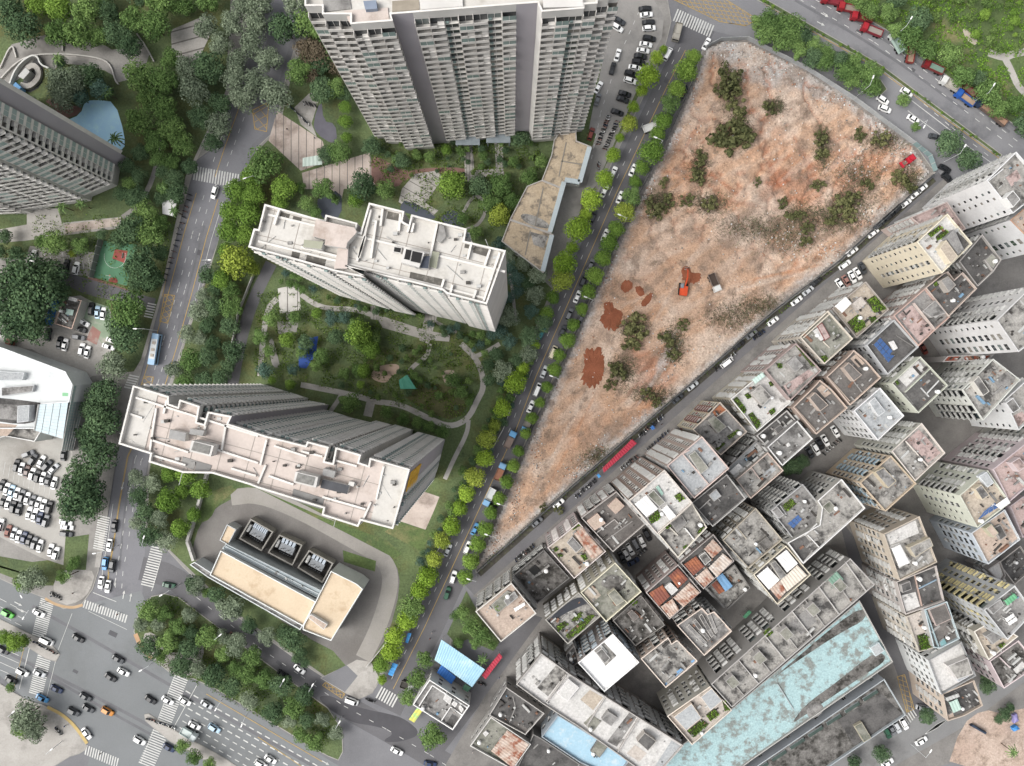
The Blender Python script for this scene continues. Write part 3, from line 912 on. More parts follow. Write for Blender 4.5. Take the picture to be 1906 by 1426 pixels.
    n.inputs['Scale'].default_value = 1.2
    n.inputs['Detail'].default_value = 8
    nt.links.new(geo.outputs['Position'], n.inputs['Vector'])
    bp = nt.nodes.new('ShaderNodeBump')
    bp.inputs['Strength'].default_value = .7
    bp.inputs['Distance'].default_value = .5
    nt.links.new(n.outputs['Fac'], bp.inputs['Height'])
    nt.links.new(bp.outputs[0], b.inputs['Normal'])
    me.materials.append(m)
    struct(link('soil_site_ground', me))
    return lambda x, y: vert(x, y)[1]


site_z = build_site()

# fresh dark soil spread in low heaps
FRESH = nm('fresh_soil', '#9a5f45', '#854f38', .35, .95, fine=(2.5, .2), bump=.6)
for lab, fr, pts in (('low spread of fresh red-brown soil nearest the southern tip of the site', '23', [(490, 1190), (560, 1170), (640, 1165), (655, 1260), (650, 1400), (600, 1470), (520, 1480), (470, 1390), (510, 1300)]),
                     ('lobed spread of fresh red-brown soil beside the dark bush', '23', [(640, 840), (710, 830), (720, 890), (780, 900), (795, 960), (740, 1070), (660, 1050), (610, 970), (650, 920)]),
                     ('small ragged patch of fresh red-brown soil, highest of the western heaps', '23', [(760, 720), (820, 670), (870, 700), (850, 760), (790, 780)]),
                     ('narrow ragged patch of fresh soil between two others west of the excavator', '23', [(870, 720), (940, 730), (950, 790), (920, 810), (880, 770)]),
                     ('triangular patch of fresh soil southwest of the excavator', '23', [(910, 870), (950, 800), (1010, 760), (1000, 830), (950, 880)]),
                     ('fresh red-brown soil dug around the excavator bucket', '23', [(1215, 570), (1280, 580), (1285, 630), (1350, 625), (1375, 660), (1340, 700), (1280, 715), (1215, 690)])):
    px = smooth(Z(fr, pts), 3, True)
    n = len(px)
    c = Vector((sum(p.x for p in px) / n, sum(p.y for p in px) / n))
    b = MB()
    rings = []
    for t, dz in ((1.0, -.25), (.95, .06), (.82, .16), (.55, .22), (.25, .26)):
        r = []
        for p in px:
            q = c.lerp(p, t * (1 + .24 * mnoise.fractal(Vector((p.x / 4.5, p.y / 4.5, 2)), 1, 2, 3)))
            w = P(q.x, q.y)
            r.append((w.x, w.y, site_z(q.x, q.y) + dz + .12 * mnoise.noise(Vector((q.x / 4, q.y / 4, 5)))))
        rings.append(r)
    for a, d in zip(rings, rings[1:]):
        for i in range(n):
            b.poly([a[i], a[(i + 1) % n], d[(i + 1) % n], d[i]][::-1])
    b.poly(rings[-1][::-1])
    tag(b.obj('soil_heap', FRESH, None, True), lab, 'soil heap', 'fresh soil heaps on the site')


# scattered stones, litter and dry stalks: uncountable
def scatter_stuff(name, label, cat, n, mats, gen, place):
    b = MB()
    k = 0
    tries = 0
    while k < n and tries < n * 40:
        tries += 1
        p = place()
        if p is None:
            continue
        gen(b, *p)
        k += 1
    return tag(b.obj(name, mats), label, cat, kind='stuff')


def stone(b, x, y, z, s, m):
    a = RND.random() * 3
    c, d = math.cos(a) * s, math.sin(a) * s
    h = s * RND.uniform(.5, 1)
    q = [(x + c, y + d), (x - d * .8, y + c * .8), (x - c * .9, y - d * .9), (x + d * .7, y - c * .7)]
    t = (x + c * .1, y + d * .2, z + h)
    for i in range(4):
        b.poly([(q[i][0], q[i][1], z - .1), (q[(i + 1) % 4][0], q[(i + 1) % 4][1], z - .1), (q[(i + 1) % 4][0] * .4 + t[0] * .6, q[(i + 1) % 4][1] * .4 + t[1] * .6, t[2]), (q[i][0] * .4 + t[0] * .6, q[i][1] * .4 + t[1] * .6, t[2])], m)
    b.poly([(q[i][0] * .4 + t[0] * .6, q[i][1] * .4 + t[1] * .6, t[2]) for i in range(4)], m)


RUBZ = [(1370, 100, 50, 20), (1450, 130, 50, 25), (1560, 185, 50, 14), (1640, 240, 40, 20), (1680, 290, 30, 25), (1110, 858, 26, 40), (1075, 880, 30, 14), (920, 1005, 20, 30), (1290, 150, 12, 60), (1250, 240, 16, 40), (1200, 340, 14, 50), (1130, 490, 10, 60), (1075, 600, 12, 60), (1540, 470, 40, 16), (1470, 450, 50, 30), (1620, 400, 50, 16), (960, 930, 12, 50), (1220, 780, 40, 12), (1000, 830, 10, 50), (1595, 310, 60, 30), (1240, 660, 16, 50)]


def rub_place():
    if RND.random() < .6:
        c = RND.choice(RUBZ)
        x, y = RND.gauss(c[0], c[2] * .6), RND.gauss(c[1], c[3] * .6)
    else:
        x, y = RND.uniform(890, 1730), RND.uniform(80, 1050)
    if not inside(x, y, SITE):
        return None
    w = P(x, y)
    return (w.x, w.y, site_z(x, y), RND.choice((.12, .16, .2, .3, .45)) * RND.uniform(.7, 1.2), RND.choice((0, 0, 1, 2, 2, 3)))


scatter_stuff('rubble', 'broken concrete, stones and litter strewn over the red soil site', 'rubble', 3800,
              [nm('stone_pale', '#c9c3bc', '#b0aaa3', .8), nm('stone_grey', '#8f8a85', '#77726d', .8), nm('stone_red', '#b58a72', '#9b735c', .8), nm('litter_white', '#e2e2e0', '#d0d0ce', .8)], stone, rub_place)


def stalk(b, x, y, z, s, m):
    a = RND.uniform(0, 6.28)
    L = s * RND.uniform(.8, 2.2)
    w = .07
    c, d = math.cos(a), math.sin(a)
    b.poly([(x - d * w, y + c * w, z), (x + d * w, y - c * w, z), (x + c * L, y + d * L, z + s * .9)], m)


DRYZ = [(1400, 425, 60, 22), (1470, 440, 50, 28), (1585, 375, 40, 24), (1560, 410, 40, 20), (1360, 590, 45, 22), (1600, 330, 40, 26), (1360, 165, 16, 26), (1370, 240, 26, 30), (1320, 380, 30, 18), (1500, 400, 40, 20), (1530, 275, 12, 36), (1640, 265, 34, 16), (1255, 640, 16, 30), (1160, 690, 20, 26), (1215, 735, 36, 14), (1420, 570, 40, 16), (1180, 612, 22, 18), (1690, 335, 22, 20), (1230, 375, 24, 16), (1120, 850, 30, 16), (1440, 200, 14, 12), (1300, 315, 14, 26)]


def dry_place():
    if RND.random() < .72:
        c = RND.choice(DRYZ)
        x, y = RND.gauss(c[0], c[2] * .6), RND.gauss(c[1], c[3] * .6)
        if not inside(x, y, SITE):
            return None
        w = P(x, y)
        return (w.x, w.y, site_z(x, y), RND.uniform(.4, 1.0), RND.choice((0, 0, 3, 2, 2, 4)))
    x, y = RND.uniform(900, 1720), RND.uniform(90, 1040)
    if not inside(x, y, SITE) or mnoise.fractal(Vector(((x - 200) / 20, (y + 500) / 20, 3.7)), 1, 2, 4) + .12 * RND.random() < .22:
        return None
    w = P(x, y)
    return (w.x, w.y, site_z(x, y), RND.uniform(.3, .8), RND.choice((0, 0, 1, 2)))


scatter_stuff('dry_scrub', 'dry grass and dead stalks in patches over the soil site', 'scrub', 21000,
              [nm('stalk_brown', '#7e6a58', '#6b5848', 1), nm('stalk_straw', '#b19a7c', '#9c866a', 1), nm('stalk_green', '#666d4c', '#535a3d', 1), nm('stalk_dark', '#4c443c', '#3f3831', 1), nm('stalk_deep', '#3f4a30', '#343e28', 1)], stalk, dry_place)


# hoarding round the site, panel by panel
def fence(name, label, line, panel, h, mat, postmat, th=.12, z0=0.0, gap=.06, cap=None):
    pts = [P(x, y).to_2d() for x, y in line]
    o0 = pts[0]
    root = thing(name, label, 'fence', (o0.x, o0.y, z0))
    pm = MB()
    pm.box(0, 1, -th / 2, th / 2, 0, h)
    me = pm.mesh('fence_panel', mat)
    qm = MB()
    qm.box(-.09, .09, -.11, .11, 0, h + .12)
    qe = qm.mesh('fence_post', postmat)
    for i in range(len(pts) - 1):
        a, b = pts[i], pts[i + 1]
        L = (b - a).length
        n = max(1, round(L / panel))
        ang = math.atan2(b.y - a.y, b.x - a.x)
        for k in range(n):
            p = a.lerp(b, k / n) - o0
            q = a.lerp(b, (k + 1) / n) - o0
            d = (q - p).normalized()
            link('panel', me, root, (p.x + d.x * gap, p.y + d.y * gap, 0), ang, ((q - p).length - 2 * gap, 1, 1))
            link('post', qe, root, (p.x, p.y, 0), ang)
    return root


HOARD = nm('hoarding_grey', '#b4b7b8', '#9fa2a3', .3, .6)
HOARDD = nm('hoarding_dark', '#5d6163', '#4c5052', .3, .6, stain='#8b8d8c', sscale=.2)
fence('site_hoarding', 'pale grey hoarding along the highway edge of the soil site', [(1312, 90), (1340, 76), (1390, 74), (1500, 130), (1588, 186), (1698, 268)], 3.0, 2.4, HOARD, METALW)
fence('site_hoarding', 'teal-grey hoarding closing the eastern tip of the soil site', [(1698, 268), (1728, 292), (1738, 320)], 2.4, 2.4, nm('hoarding_teal', '#8fa5a5', '#7d9393', .3, .6), METALW)
fence('site_hoarding', 'dark hoarding between the soil site and the village street', [(1735, 326), (1688, 368), (1558, 488), (1440, 578), (1313, 690), (1180, 804), (1060, 908), (960, 998), (888, 1062)], 3.0, 2.2, HOARDD, nm('post_dark', '#434648', '#393c3e', .4))
fence('site_hoarding', 'weathered hoarding along the tree-lined street side of the site', [(1290, 150), (1240, 262), (1182, 376), (1112, 532), (1034, 702), (962, 864), (882, 1046)], 3.0, 2.2, HOARDD, MATS['post_dark'])
fence('estate_fence', 'long white-capped wall between estate gardens and tree-lined street', [(978, 690), (936, 800), (880, 900), (830, 1000), (794, 1058), (740, 1170), (682, 1240)], 4.0, 1.6, nm('wall_white', '#c5c3be', '#aeaca8', .4), METALW, .25)
fence('grove_wall', 'pale wall along the dark lane beside the grove', [(478, 500), (446, 580), (418, 720)], 4.0, 1.6, MATS['wall_white'], METALW, .3)
fence('substation_wall', 'pale boundary wall west of the substation yard', [(388, 880), (372, 940), (352, 1006), (364, 1042)], 4.0, 2.0, MATS['wall_white'], METALW, .9)
fence('court_fence', 'grey mesh fence round the basketball court', [(174, 518), (192, 446)], 3.0, 3.0, nm('mesh_grey', '#8d8f8d', '#7c7e7c', .5), METALW, .05)
# ------------------------------------------------------------------ buildings: window kinds, walls, roofs
UNITS = {}
CURTAIN = nm('window_curtain', '#8f8b84', '#7d7972', .8, .6)
PALEG = nm('window_pale', '#77807f', '#69716f', .6, .2)


def unit(kind, w, h):
    """window, cage and balcony meshes; x along the wall, -y out of it, z up from the sill"""
    w, h = round(w, 1), round(h, 1)
    key = (kind, w, h)
    if key in UNITS:
        return UNITS[key]
    b = MB()                                         # slots: 0 frame, 1 glass, 2 extra
    x0, x1 = -w / 2, w / 2
    t = .07

    def ringf(y, x0=x0, x1=x1, z0=0, z1=h, m=0):
        for a in ((x0, x1, z0, z0 + t), (x0, x1, z1 - t, z1), (x0, x0 + t, z0 + t, z1 - t), (x1 - t, x1, z0 + t, z1 - t)):
            b.poly([(a[0], y, a[2]), (a[1], y, a[2]), (a[1], y, a[3]), (a[0], y, a[3])], m)
    if kind in ('w', 's', 'a', 'p', 'c', 'f'):
        b.poly([(x0, .16, 0), (x1, .16, 0), (x1, .16, h), (x0, .16, h)], 1)
        ringf(.12)
        if kind != 's':
            b.poly([(-t / 2, .12, t), (t / 2, .12, t), (t / 2, .12, h - t), (-t / 2, .12, h - t)], 0)
    if kind in ('w', 'a', 'p'):
        b.box(x0 - .1, x1 + .1, -.12, .1, -.12, 0, 0)
    if kind == 'a':                                  # air conditioner under the window
        b.box(x0 + .1, x0 + .95, -.45, -.02, -.85, -.25, 2)
    if kind == 'p':                                  # hood over the window
        b.poly([(x0 - .15, -.02, h + .25), (x1 + .15, -.02, h + .25), (x1 + .15, -.6, h - .05), (x0 - .15, -.6, h - .05)][::-1], 2)
        b.poly([(x0 - .15, -.02, h + .2), (x1 + .15, -.02, h + .2), (x1 + .15, -.6, h - .1), (x0 - .15, -.6, h - .1)], 2)
    if kind == 'c':                                  # burglar cage
        b.box(x0 - .1, x1 + .1, -.62, -.02, -.16, -.08, 2)
        b.box(x0 - .1, x1 + .1, -.66, -.02, h + .02, h + .08, 2)
        n = 5
        for i in range(n):
            x = x0 - .07 + (w + .14) * i / (n - 1)
            b.poly([(x - .04, -.6, -.08), (x + .04, -.6, -.08), (x + .04, -.6, h + .02), (x - .04, -.6, h + .02)], 2)
        b.poly([(x0 - .1, -.6, h * .45), (x1 + .1, -.6, h * .45), (x1 + .1, -.6, h * .45 + .07), (x0 - .1, -.6, h * .45 + .07)], 2)
    if kind == 'd':                                  # balcony: slab, parapet, door behind
        b.poly([(x0, .5, 0), (x1, .5, 0), (x1, .5, h), (x0, .5, h)], 1)
        b.box(x0 - .1, x1 + .1, -.75, .5, -.14, 0, 0)
        b.box(x0 - .1, x1 + .1, -.8, -.7, -.14, .85, 2)
        b.box(x0 - .12, x0 - .04, -.7, 0, 0, .85, 2)
        b.box(x1 + .04, x1 + .12, -.7, 0, 0, .85, 2)
    if kind in ('T', 'U', 'V'):                      # apartment tower balcony bay of floor height h
        b.box(x0, x1, -1.25, 0, -.16, 0, 0)
        b.poly([(x0, -.02, 0), (x1, -.02, 0), (x1, -.02, h - .5), (x0, -.02, h - .5)], 1)
        b.poly([(x0, -.03, h - .5), (x1, -.03, h - .5), (x1, -.03, h - .16), (x0, -.03, h - .16)], 0)
        b.box(x0, x0 + .14, -1.2, 0, 0, h - .16, 0)
        if kind == 'T':
            b.box(x0 + .14, x1, -1.25, -1.15, 0, 1.0, 0)
            b.box(-.05, .05, -.1, -.03, 0, h - .5, 0)
        elif kind == 'U':                            # glazed in
            b.box(x0 + .14, x1, -1.25, -1.15, 0, .9, 0)
            b.poly([(x0 + .14, -1.18, .9), (x1, -1.18, .9), (x1, -1.18, h - .16), (x0 + .14, -1.18, h - .16)], 2)
            b.box(-.05, .05, -1.22, -1.16, .9, h - .16, 0)
        else:
            b.box(x0 + .14, 0, -1.25, -1.15, 0, 1.0, 0)
            b.box(.1, x1, -.9, -.05, 0, .8, 0)
    if kind == 'Y':                                  # flush storey: sill band, ribbon window
        b.box(x0, x1, -.55, 0, -.1, .95, 0)
        b.poly([(x0, -.05, .95), (x1, -.05, .95), (x1, -.05, 2.45), (x0, -.05, 2.45)], 1)
        b.box(x0 + .1, x0 + .5, -.2, -.02, .95, h - .1, 0)
        b.box(.2, .3, -.15, -.02, .95, 2.45, 0)
        b.box(x1 - 1.2, x1 - .4, -.5, -.06, .95, 1.55, 2)
    if kind == 'X':                                  # flat window pair with ledge
        b.box(x0, x1, -.45, 0, -.12, 0, 0)
        b.poly([(x0 + .15, -.03, .5), (x1 - .15, -.03, .5), (x1 - .15, -.03, h - .7), (x0 + .15, -.03, h - .7)], 1)
        b.box(-.06, .06, -.1, -.02, .4, h - .6, 0)
        b.box(x0 + .3, x0 + 1.1, -.42, -.04, 0, .55, 2)
    UNITS[key] = b
    return b


SIZES = {'w': (1.5, 1.5), 's': (1.0, 1.15), 'a': (1.4, 1.4), 'p': (1.6, 1.5), 'c': (1.9, 1.6), 'd': (2.5, 2.2), 'f': (2.2, 1.8)}
UNAME = {'T': 'balcony', 'U': 'balcony', 'V': 'balcony', 'X': 'window', 'Y': 'window', 'd': 'balcony'}
MESHES = {}


def unit_mesh(kind, w, h, mats):
    key = (kind, round(w, 1), round(h, 1), tuple(m.name for m in mats))
    if key not in MESHES:
        MESHES[key] = unit(kind, w, h).mesh(UNAME.get(kind, 'window'), mats)
    return MESHES[key]


def facing(a, b):
    """does the wall from a to b (counter-clockwise) face the middle of the place"""
    n = Vector((b[1] - a[1], -(b[0] - a[0])))
    m = Vector(((a[0] + b[0]) / 2, (a[1] + b[1]) / 2))
    return n.dot(-m) > -.02 * n.length * m.length


class Building:
    def __init__(self, name, label, cat='building', origin=None):
        self.o = origin
        self.root = thing(name, label, cat, (origin[0], origin[1], 0))
        self.inst = []
        self.wall = MB()

    def L(self, pts):
        return [(p[0] - self.o[0], p[1] - self.o[1]) for p in pts]

    def face(self, a, b, z0, z1, pat, floor=3.0, bay=3.2, sizes=None, base=1.0, m=0):
        """one wall with cut openings; units are remembered for later"""
        a, b = Vector(a), Vector(b)
        L = (b - a).length
        W = self.wall
        d = (b - a) / max(L, 1e-6)
        n = Vector((d.y, -d.x))
        if not pat or L < 1.6:
            W.poly([(a.x, a.y, z0), (b.x, b.y, z0), (b.x, b.y, z1), (a.x, a.y, z1)], m)
            return
        nb = max(1, round(L / bay))
        bw = L / nb
        nf = max(1, int((z1 - z0 - .6) / floor))
        ang = math.atan2(d.y, d.x)

        def pt(u, z, dep=0):
            q = a + d * u - n * dep
            return (q.x, q.y, z)
        for i in range(nb):
            t = pat[i % len(pat)]
            u0, u1 = i * bw, (i + 1) * bw
            if t == '.':
                W.poly([pt(u0, z0), pt(u1, z0), pt(u1, z1), pt(u0, z1)], m)
                continue
            w, h = (sizes or SIZES).get(t, SIZES.get(t, (1.5, 1.5)))
            w = min(w, bw * .82)
            c = (u0 + u1) / 2
            v0, v1 = c - w / 2, c + w / 2
            if t in 'TUVXY':
                W.poly([pt(u0, z0), pt(u1, z0), pt(u1, z1), pt(u0, z1)], m)
                for j in range(nf):
                    q = a + d * c
                    k = t
                    if t == 'T':
                        k = RND.choice('TTTTUV')
                    self.inst.append((k, bw, floor, (q.x, q.y, z0 + .2 + j * floor), ang))
                continue
            W.poly([pt(u0, z0), pt(v0, z0), pt(v0, z1), pt(u0, z1)], m)
            W.poly([pt(v1, z0), pt(u1, z0), pt(u1, z1), pt(v1, z1)], m)
            zz = z0
            dep = .5 if t == 'd' else .2
            for j in range(nf):
                s = z0 + base + j * floor
                W.poly([pt(v0, zz), pt(v1, zz), pt(v1, s), pt(v0, s)], m)
                e = s + h
                W.poly([pt(v0, s), pt(v1, s), pt(v1, s, dep), pt(v0, s, dep)], m)
                W.poly([pt(v0, e, dep), pt(v1, e, dep), pt(v1, e), pt(v0, e)], m)
                W.poly([pt(v0, s, dep), pt(v0, e, dep), pt(v0, e), pt(v0, s)], m)
                W.poly([pt(v1, s), pt(v1, e), pt(v1, e, dep), pt(v1, s, dep)], m)
                q = a + d * c
                k = t
                if t == 'c' and RND.random() < .3:
                    k = RND.choice('pa')
                if t == 'w' and RND.random() < .12:
                    k = 'a'
                self.inst.append((k, w, h, (q.x, q.y, s), ang))
                zz = e
            W.poly([pt(v0, zz), pt(v1, zz), pt(v1, z1), pt(v0, z1)], m)

    def finish(self, wmats, umats, limit=300):
        self.wall.obj('wall', wmats, self.root)
        self.inst.sort(key=lambda q: -q[3][2])
        alts = [umats[1], umats[1], umats[1], GLASS, CURTAIN, PALEG]
        for k, w, h, p, ang in self.inst[:limit]:
            link(UNAME.get(k, 'window'), unit_mesh(k, w, h, [umats[0], RND.choice(alts), umats[2]]), self.root, p, ang)
        rest = self.inst[limit:]
        if rest:
            b = MB()
            for k, w, h, p, ang in rest:
                u = unit(k, w, h)
                base = len(b.v)
                c, s = math.cos(ang), math.sin(ang)
                b.v += [(p[0] + c * x - s * y, p[1] + s * x + c * y, p[2] + z) for x, y, z in u.v]
                b.f += [tuple(i + base for i in f) for f in u.f]
                g = RND.choice((1, 1, 1, 3, 4, 5))
                b.m += [g if x == 1 else x for x in u.m]
            b.obj('lower_floor_windows', list(umats) + [GLASS, CURTAIN, PALEG], self.root)['kind'] = 'stuff'


STYLE_N = [0]


def roofmat(name, c1, c2, st, sc=.25, ss=.2, samt=(.47, .62)):
    return nm(name, c1, c2, sc, .92, stain=st, sscale=ss, samt=samt, fine=(1.7, .34), k=.74)


ROOFS = {'grey': roofmat('roof_grey', '#a6a4a1', '#8b8987', '#605e5c'), 'dark': roofmat('roof_dark', '#72706e', '#5f5d5c', '#494847'), 'brown': roofmat('roof_brown', '#736f6c', '#64605d', '#827d79', .2, .16),
         'white': roofmat('roof_white', '#dedcd9', '#d0ceca', '#9c9995', .3, .16, (.58, .75)), 'stain': roofmat('roof_stained', '#bbb8b2', '#9a9792', '#545250', .35, .24, (.48, .62)), 'pale': roofmat('roof_pale', '#bdc0c1', '#b0b3b5', '#94979a', .15, .2, (.55, .7)),
         'tan': roofmat('roof_tan', '#ccbaab', '#bfad9f', '#988a80', .2, .16, (.55, .7)), 'pink': roofmat('roof_pink', '#c6b1ac', '#b8a39e', '#7c6c68', .3, .26, (.5, .62)), 'beige': roofmat('roof_beige', '#cabeae', '#b9ad9e', '#887e74', .3, .22, (.52, .66)),
         'cream': roofmat('roof_cream', '#d1c8bf', '#c6bdb4', '#aea59d', .3, .2, (.55, .7)), 'cyan': roofmat('roof_cyan', '#b7d4d6', '#a9c6c9', '#8f9591', .7, .3, (.49, .6)), 'mould': roofmat('roof_mould', '#8d8a86', '#64615e', '#3b3935', .6, .34, (.44, .6)),
         'moss': roofmat('roof_moss', '#a2a197', '#8c8b81', '#63665a', .3, .22, (.48, .64))}
COLR = {}


def wallmat(c, c2=None):
    key = 'wall_' + c.lstrip('#')
    v = [int(c.lstrip('#')[i:i + 2], 16) for i in (0, 2, 4)]
    g_ = sum(v) / 3
    c = '#%02x%02x%02x' % tuple(int(g_ + (x - g_) * .62) for x in v)
    return nm(key, c, c2, .12, .88, stain=tuple(x * .7 for x in hx(c)[:3]) + (1,), sscale=.16, samt=(.56, .85), fine=(1.8, .1), k=1.0)


def corrugated(b, q, z, dz, pitch=.9, m=0, amp=.1):
    """ridged sheet between four corners; ridges run from edge 0-1 to edge 3-2"""
    p0, p1, p2, p3 = [Vector(x) for x in q]
    n = max(2, int((p1 - p0).length / pitch))
    for i in range(n):
        for k, (s, e, za, zb) in enumerate(((0, .5, 0, amp), (.5, 1, amp, 0))):
            a0, a1 = p0.lerp(p1, (i + s) / n), p0.lerp(p1, (i + e) / n)
            c0, c1 = p3.lerp(p2, (i + s) / n), p3.lerp(p2, (i + e) / n)
            b.poly([(a0.x, a0.y, z + za), (a1.x, a1.y, z + zb), (c1.x, c1.y, z + dz + zb), (c0.x, c0.y, z + dz + za)], m)
    b.poly([(p.x, p.y, z - .12 + (dz if i > 1 else 0)) for i, p in enumerate((p0, p1, p2, p3))], m)
    for i in range(4):
        a, c = (p0, p1, p2, p3)[i], (p0, p1, p2, p3)[(i + 1) % 4]
        za, zc = z + (dz if i > 1 else 0), z + (dz if (i + 1) % 4 > 1 else 0)
        b.poly([(a.x, a.y, za - .12), (c.x, c.y, zc - .12), (c.x, c.y, zc + .02), (a.x, a.y, za + .02)], m)


RUST = nm('rust_sheet', '#8a5648', '#74483d', .25, .8, stain='#a86a4a', sscale=.2, samt=(.5, .65))
RUSTW = nm('rusty_white_sheet', '#c9bdb2', '#a98d7c', .5, .75, stain='#8f5a45', sscale=.35, samt=(.48, .6))
WSHEET = nm('white_sheet', '#ecebe8', '#dedddb', .3, .6)
BSHEET = nm('blue_sheet', '#7fa9cf', '#6f9ac2', .3, .6)
CSHEET = nm('cyan_sheet', '#abd3e6', '#9fc8dd', .2, .6, stain='#c0dde8', sscale=.2)


def village(name, label, frame, roof, h, wall='#b9b2a8', roofm='grey', pat='wcs', trim=None, extras=(), bay=2.7, floor=2.9, par=.9, glass=None, ext2=None, cat='building', blank=(), frames=None, faces=None):
    px = Z(frame, roof)
    outer = ccw(PP(px, h))
    c = Vector((sum(p[0] for p in outer) / len(outer), sum(p[1] for p in outer) / len(outer)))
    B = Building(name, label, cat, (c.x, c.y))
    lo = B.L(outer)
    if len(roof) == 4 and faces is None and 's' in pat and h > 15:
        faces = {2: 'cwcd' if h > 26 else 'cwc'}
    zr = h - par
    n = len(lo)
    z0 = min(3.6, h * .3)
    for i in range(n):
        a, b = lo[i], lo[(i + 1) % n]
        wa, wb = outer[i], outer[(i + 1) % n]
        B.face(a, b, -.12, z0, '', m=0)
        vis = facing(wa, wb)
        pt = pat
        if faces and i in faces:
            pt = faces[i]
        B.face(a, b, z0, h, pt if vis and i not in blank else '', floor, bay)
    inn = inset(lo, .24)
    wm = wallmat(wall)
    tm = wallmat(trim) if trim else wm
    B.finish([wm], [frames or FRAMEW, glass or GLASSD, ext2 or METALW])
    pb = MB()
    pb.ring(inset(lo, -.06), inn, h - .12, h + .04, 0, zi=zr)
    po = pb.obj('parapet', tm, B.root)
    rb = MB()
    rb.flat(inn, zr)
    rb.obj('roof', ROOFS[roofm] if isinstance(roofm, str) else roofm, B.root)
    zf = [zr + .01]

    def at(pts, z, fr=frame):
        return B.L(PP(Z(fr, pts), z))
    for e in extras:
        k, pts = e[0], e[1]
        if k == 'fl':                                  # floor finish
            zf[0] += .012
            x = MB()
            x.flat(at(pts, zr) if len(pts) < 5 else smooth(at(pts, zr), 2, True), zf[0])
            x.obj('terrace_floor', ROOFS[e[2]] if isinstance(e[2], str) else e[2], B.root)
        elif k == 'ph':                                # stair house or higher block: points, height, wall, roof
            dh = e[2]
            x = MB()
            q = at(pts, zr + dh)
            x.prism(q, zr, zr + dh, 0, 0)
            ho = x.obj('stair_house', wallmat(e[3]), B.root)
            y = MB()
            y.flat(inset(q, .18), zr + dh + .015)
            y.obj('roof', ROOFS[e[4]], ho)
            if len(e) < 6:
                a, b = Vector(ccw(q)[0]), Vector(ccw(q)[1])
                dd = (b - a).normalized()
                nn = Vector((dd.y, -dd.x))
                mid = (a + b) / 2
                dm = MB()
                dm.box(-.45, .45, -.03, .03, 0, min(2.0, dh * .8))
                link('door', dm.mesh('door', DARK), ho, (mid.x + nn.x * .02, mid.y + nn.y * .02, zr), math.atan2(dd.y, dd.x))
        elif k == 'sh':                                # ridged sheet roof on posts: 4 points, height, material
            x = MB()
            q = at(pts, zr + e[2])
            corrugated(x, q, zr + e[2] - .3, .35, m=0)
            for p in q:
                x.box(p[0] * .97 - .06, p[0] * .97 + .06, p[1] * .97 - .06, p[1] * .97 + .06, zr, zr + e[2] - .32, 0)
            x.obj('sheet_roof', e[3], B.root)
        elif k == 'wl':                                # low wall along a line
            q = at(pts, zr + .8)
            x = MB()
            x.prism(ribbon(q, e[4] if len(e) > 4 else .28), zr, zr + (e[2] if len(e) > 2 else .8))
            x.obj('terrace_wall', tm if len(e) < 4 else wallmat(e[3]), B.root)
        elif k == 'pl':                                # planted bed
            plant_bed(B, at(pts, zr + .6), zr, e[2] if len(e) > 2 else .7)
        elif k == 'sp':                                # solar panels
            solar_rows.append((Z(frame, pts), zr, e[2]))
        elif k == 'gl':                                # skylight glass with bars
            q = at(pts, zr + .5)
            x = MB()
            x.prism(q, zr, zr + .5, 0, 1)
            x.obj('skylight', [tm, e[2] if len(e) > 2 else GLASS], B.root)
    ROOFED.append((label, px, zr, B))
    return B


ROOFED = []
solar_rows = []


def plant_bed(B, q, z, hh):
    b = MB()
    b.prism(q, z, z + .35, 0, 1)
    bed = b.obj('planter', [CONC, nm('planter_earth', '#4a4a34', '#39392a', .5)], B.root)
    b = MB()
    xs, ys = [p[0] for p in q], [p[1] for p in q]
    area = abs(sum(q[i][0] * q[(i + 1) % len(q)][1] - q[(i + 1) % len(q)][0] * q[i][1] for i in range(len(q)))) / 2
    tones = []
    n = int(min(900, area * 16))
    for _ in range(n * 3):
        x, y = RND.uniform(min(xs), max(xs)), RND.uniform(min(ys), max(ys))
        if not inside(x, y, q):
            continue
        zz = z + .3 + hh * RND.random() * (.4 + .6 * abs(mnoise.noise(Vector((x, y, z)))) * 1.6)
        leaf(b, (x, y, zz), RND.uniform(.16, .3))
        tones.append(RND.random())
        if len(tones) >= n:
            break
    leafobj(b, 'foliage', leafmat('leaf_bed', '#3d5a20', '#7c9c42'), tones, bed)


def leaf(b, p, s, up=.6):
    d = Vector((RND.gauss(0, 1), RND.gauss(0, 1), RND.gauss(0, 1) + up))
    u = d.orthogonal().normalized() * s
    v = d.cross(u).normalized() * s
    a = RND.random() * 6.28
    u, v = u * math.cos(a) + v * math.sin(a), v * math.cos(a) - u * math.sin(a)
    p = Vector(p)
    b.poly([p + u, p + v * .7, p - u, p - v * .7])


def leafmesh(b, name, mat, tones):
    me = b.mesh(name, mat)
    at = me.attributes.new('tone', 'FLOAT', 'FACE')
    at.data.foreach_set('value', tones)
    return me


def leafobj(b, name, mat, tones, parent=None):
    return link(name, leafmesh(b, name, mat, tones), parent)
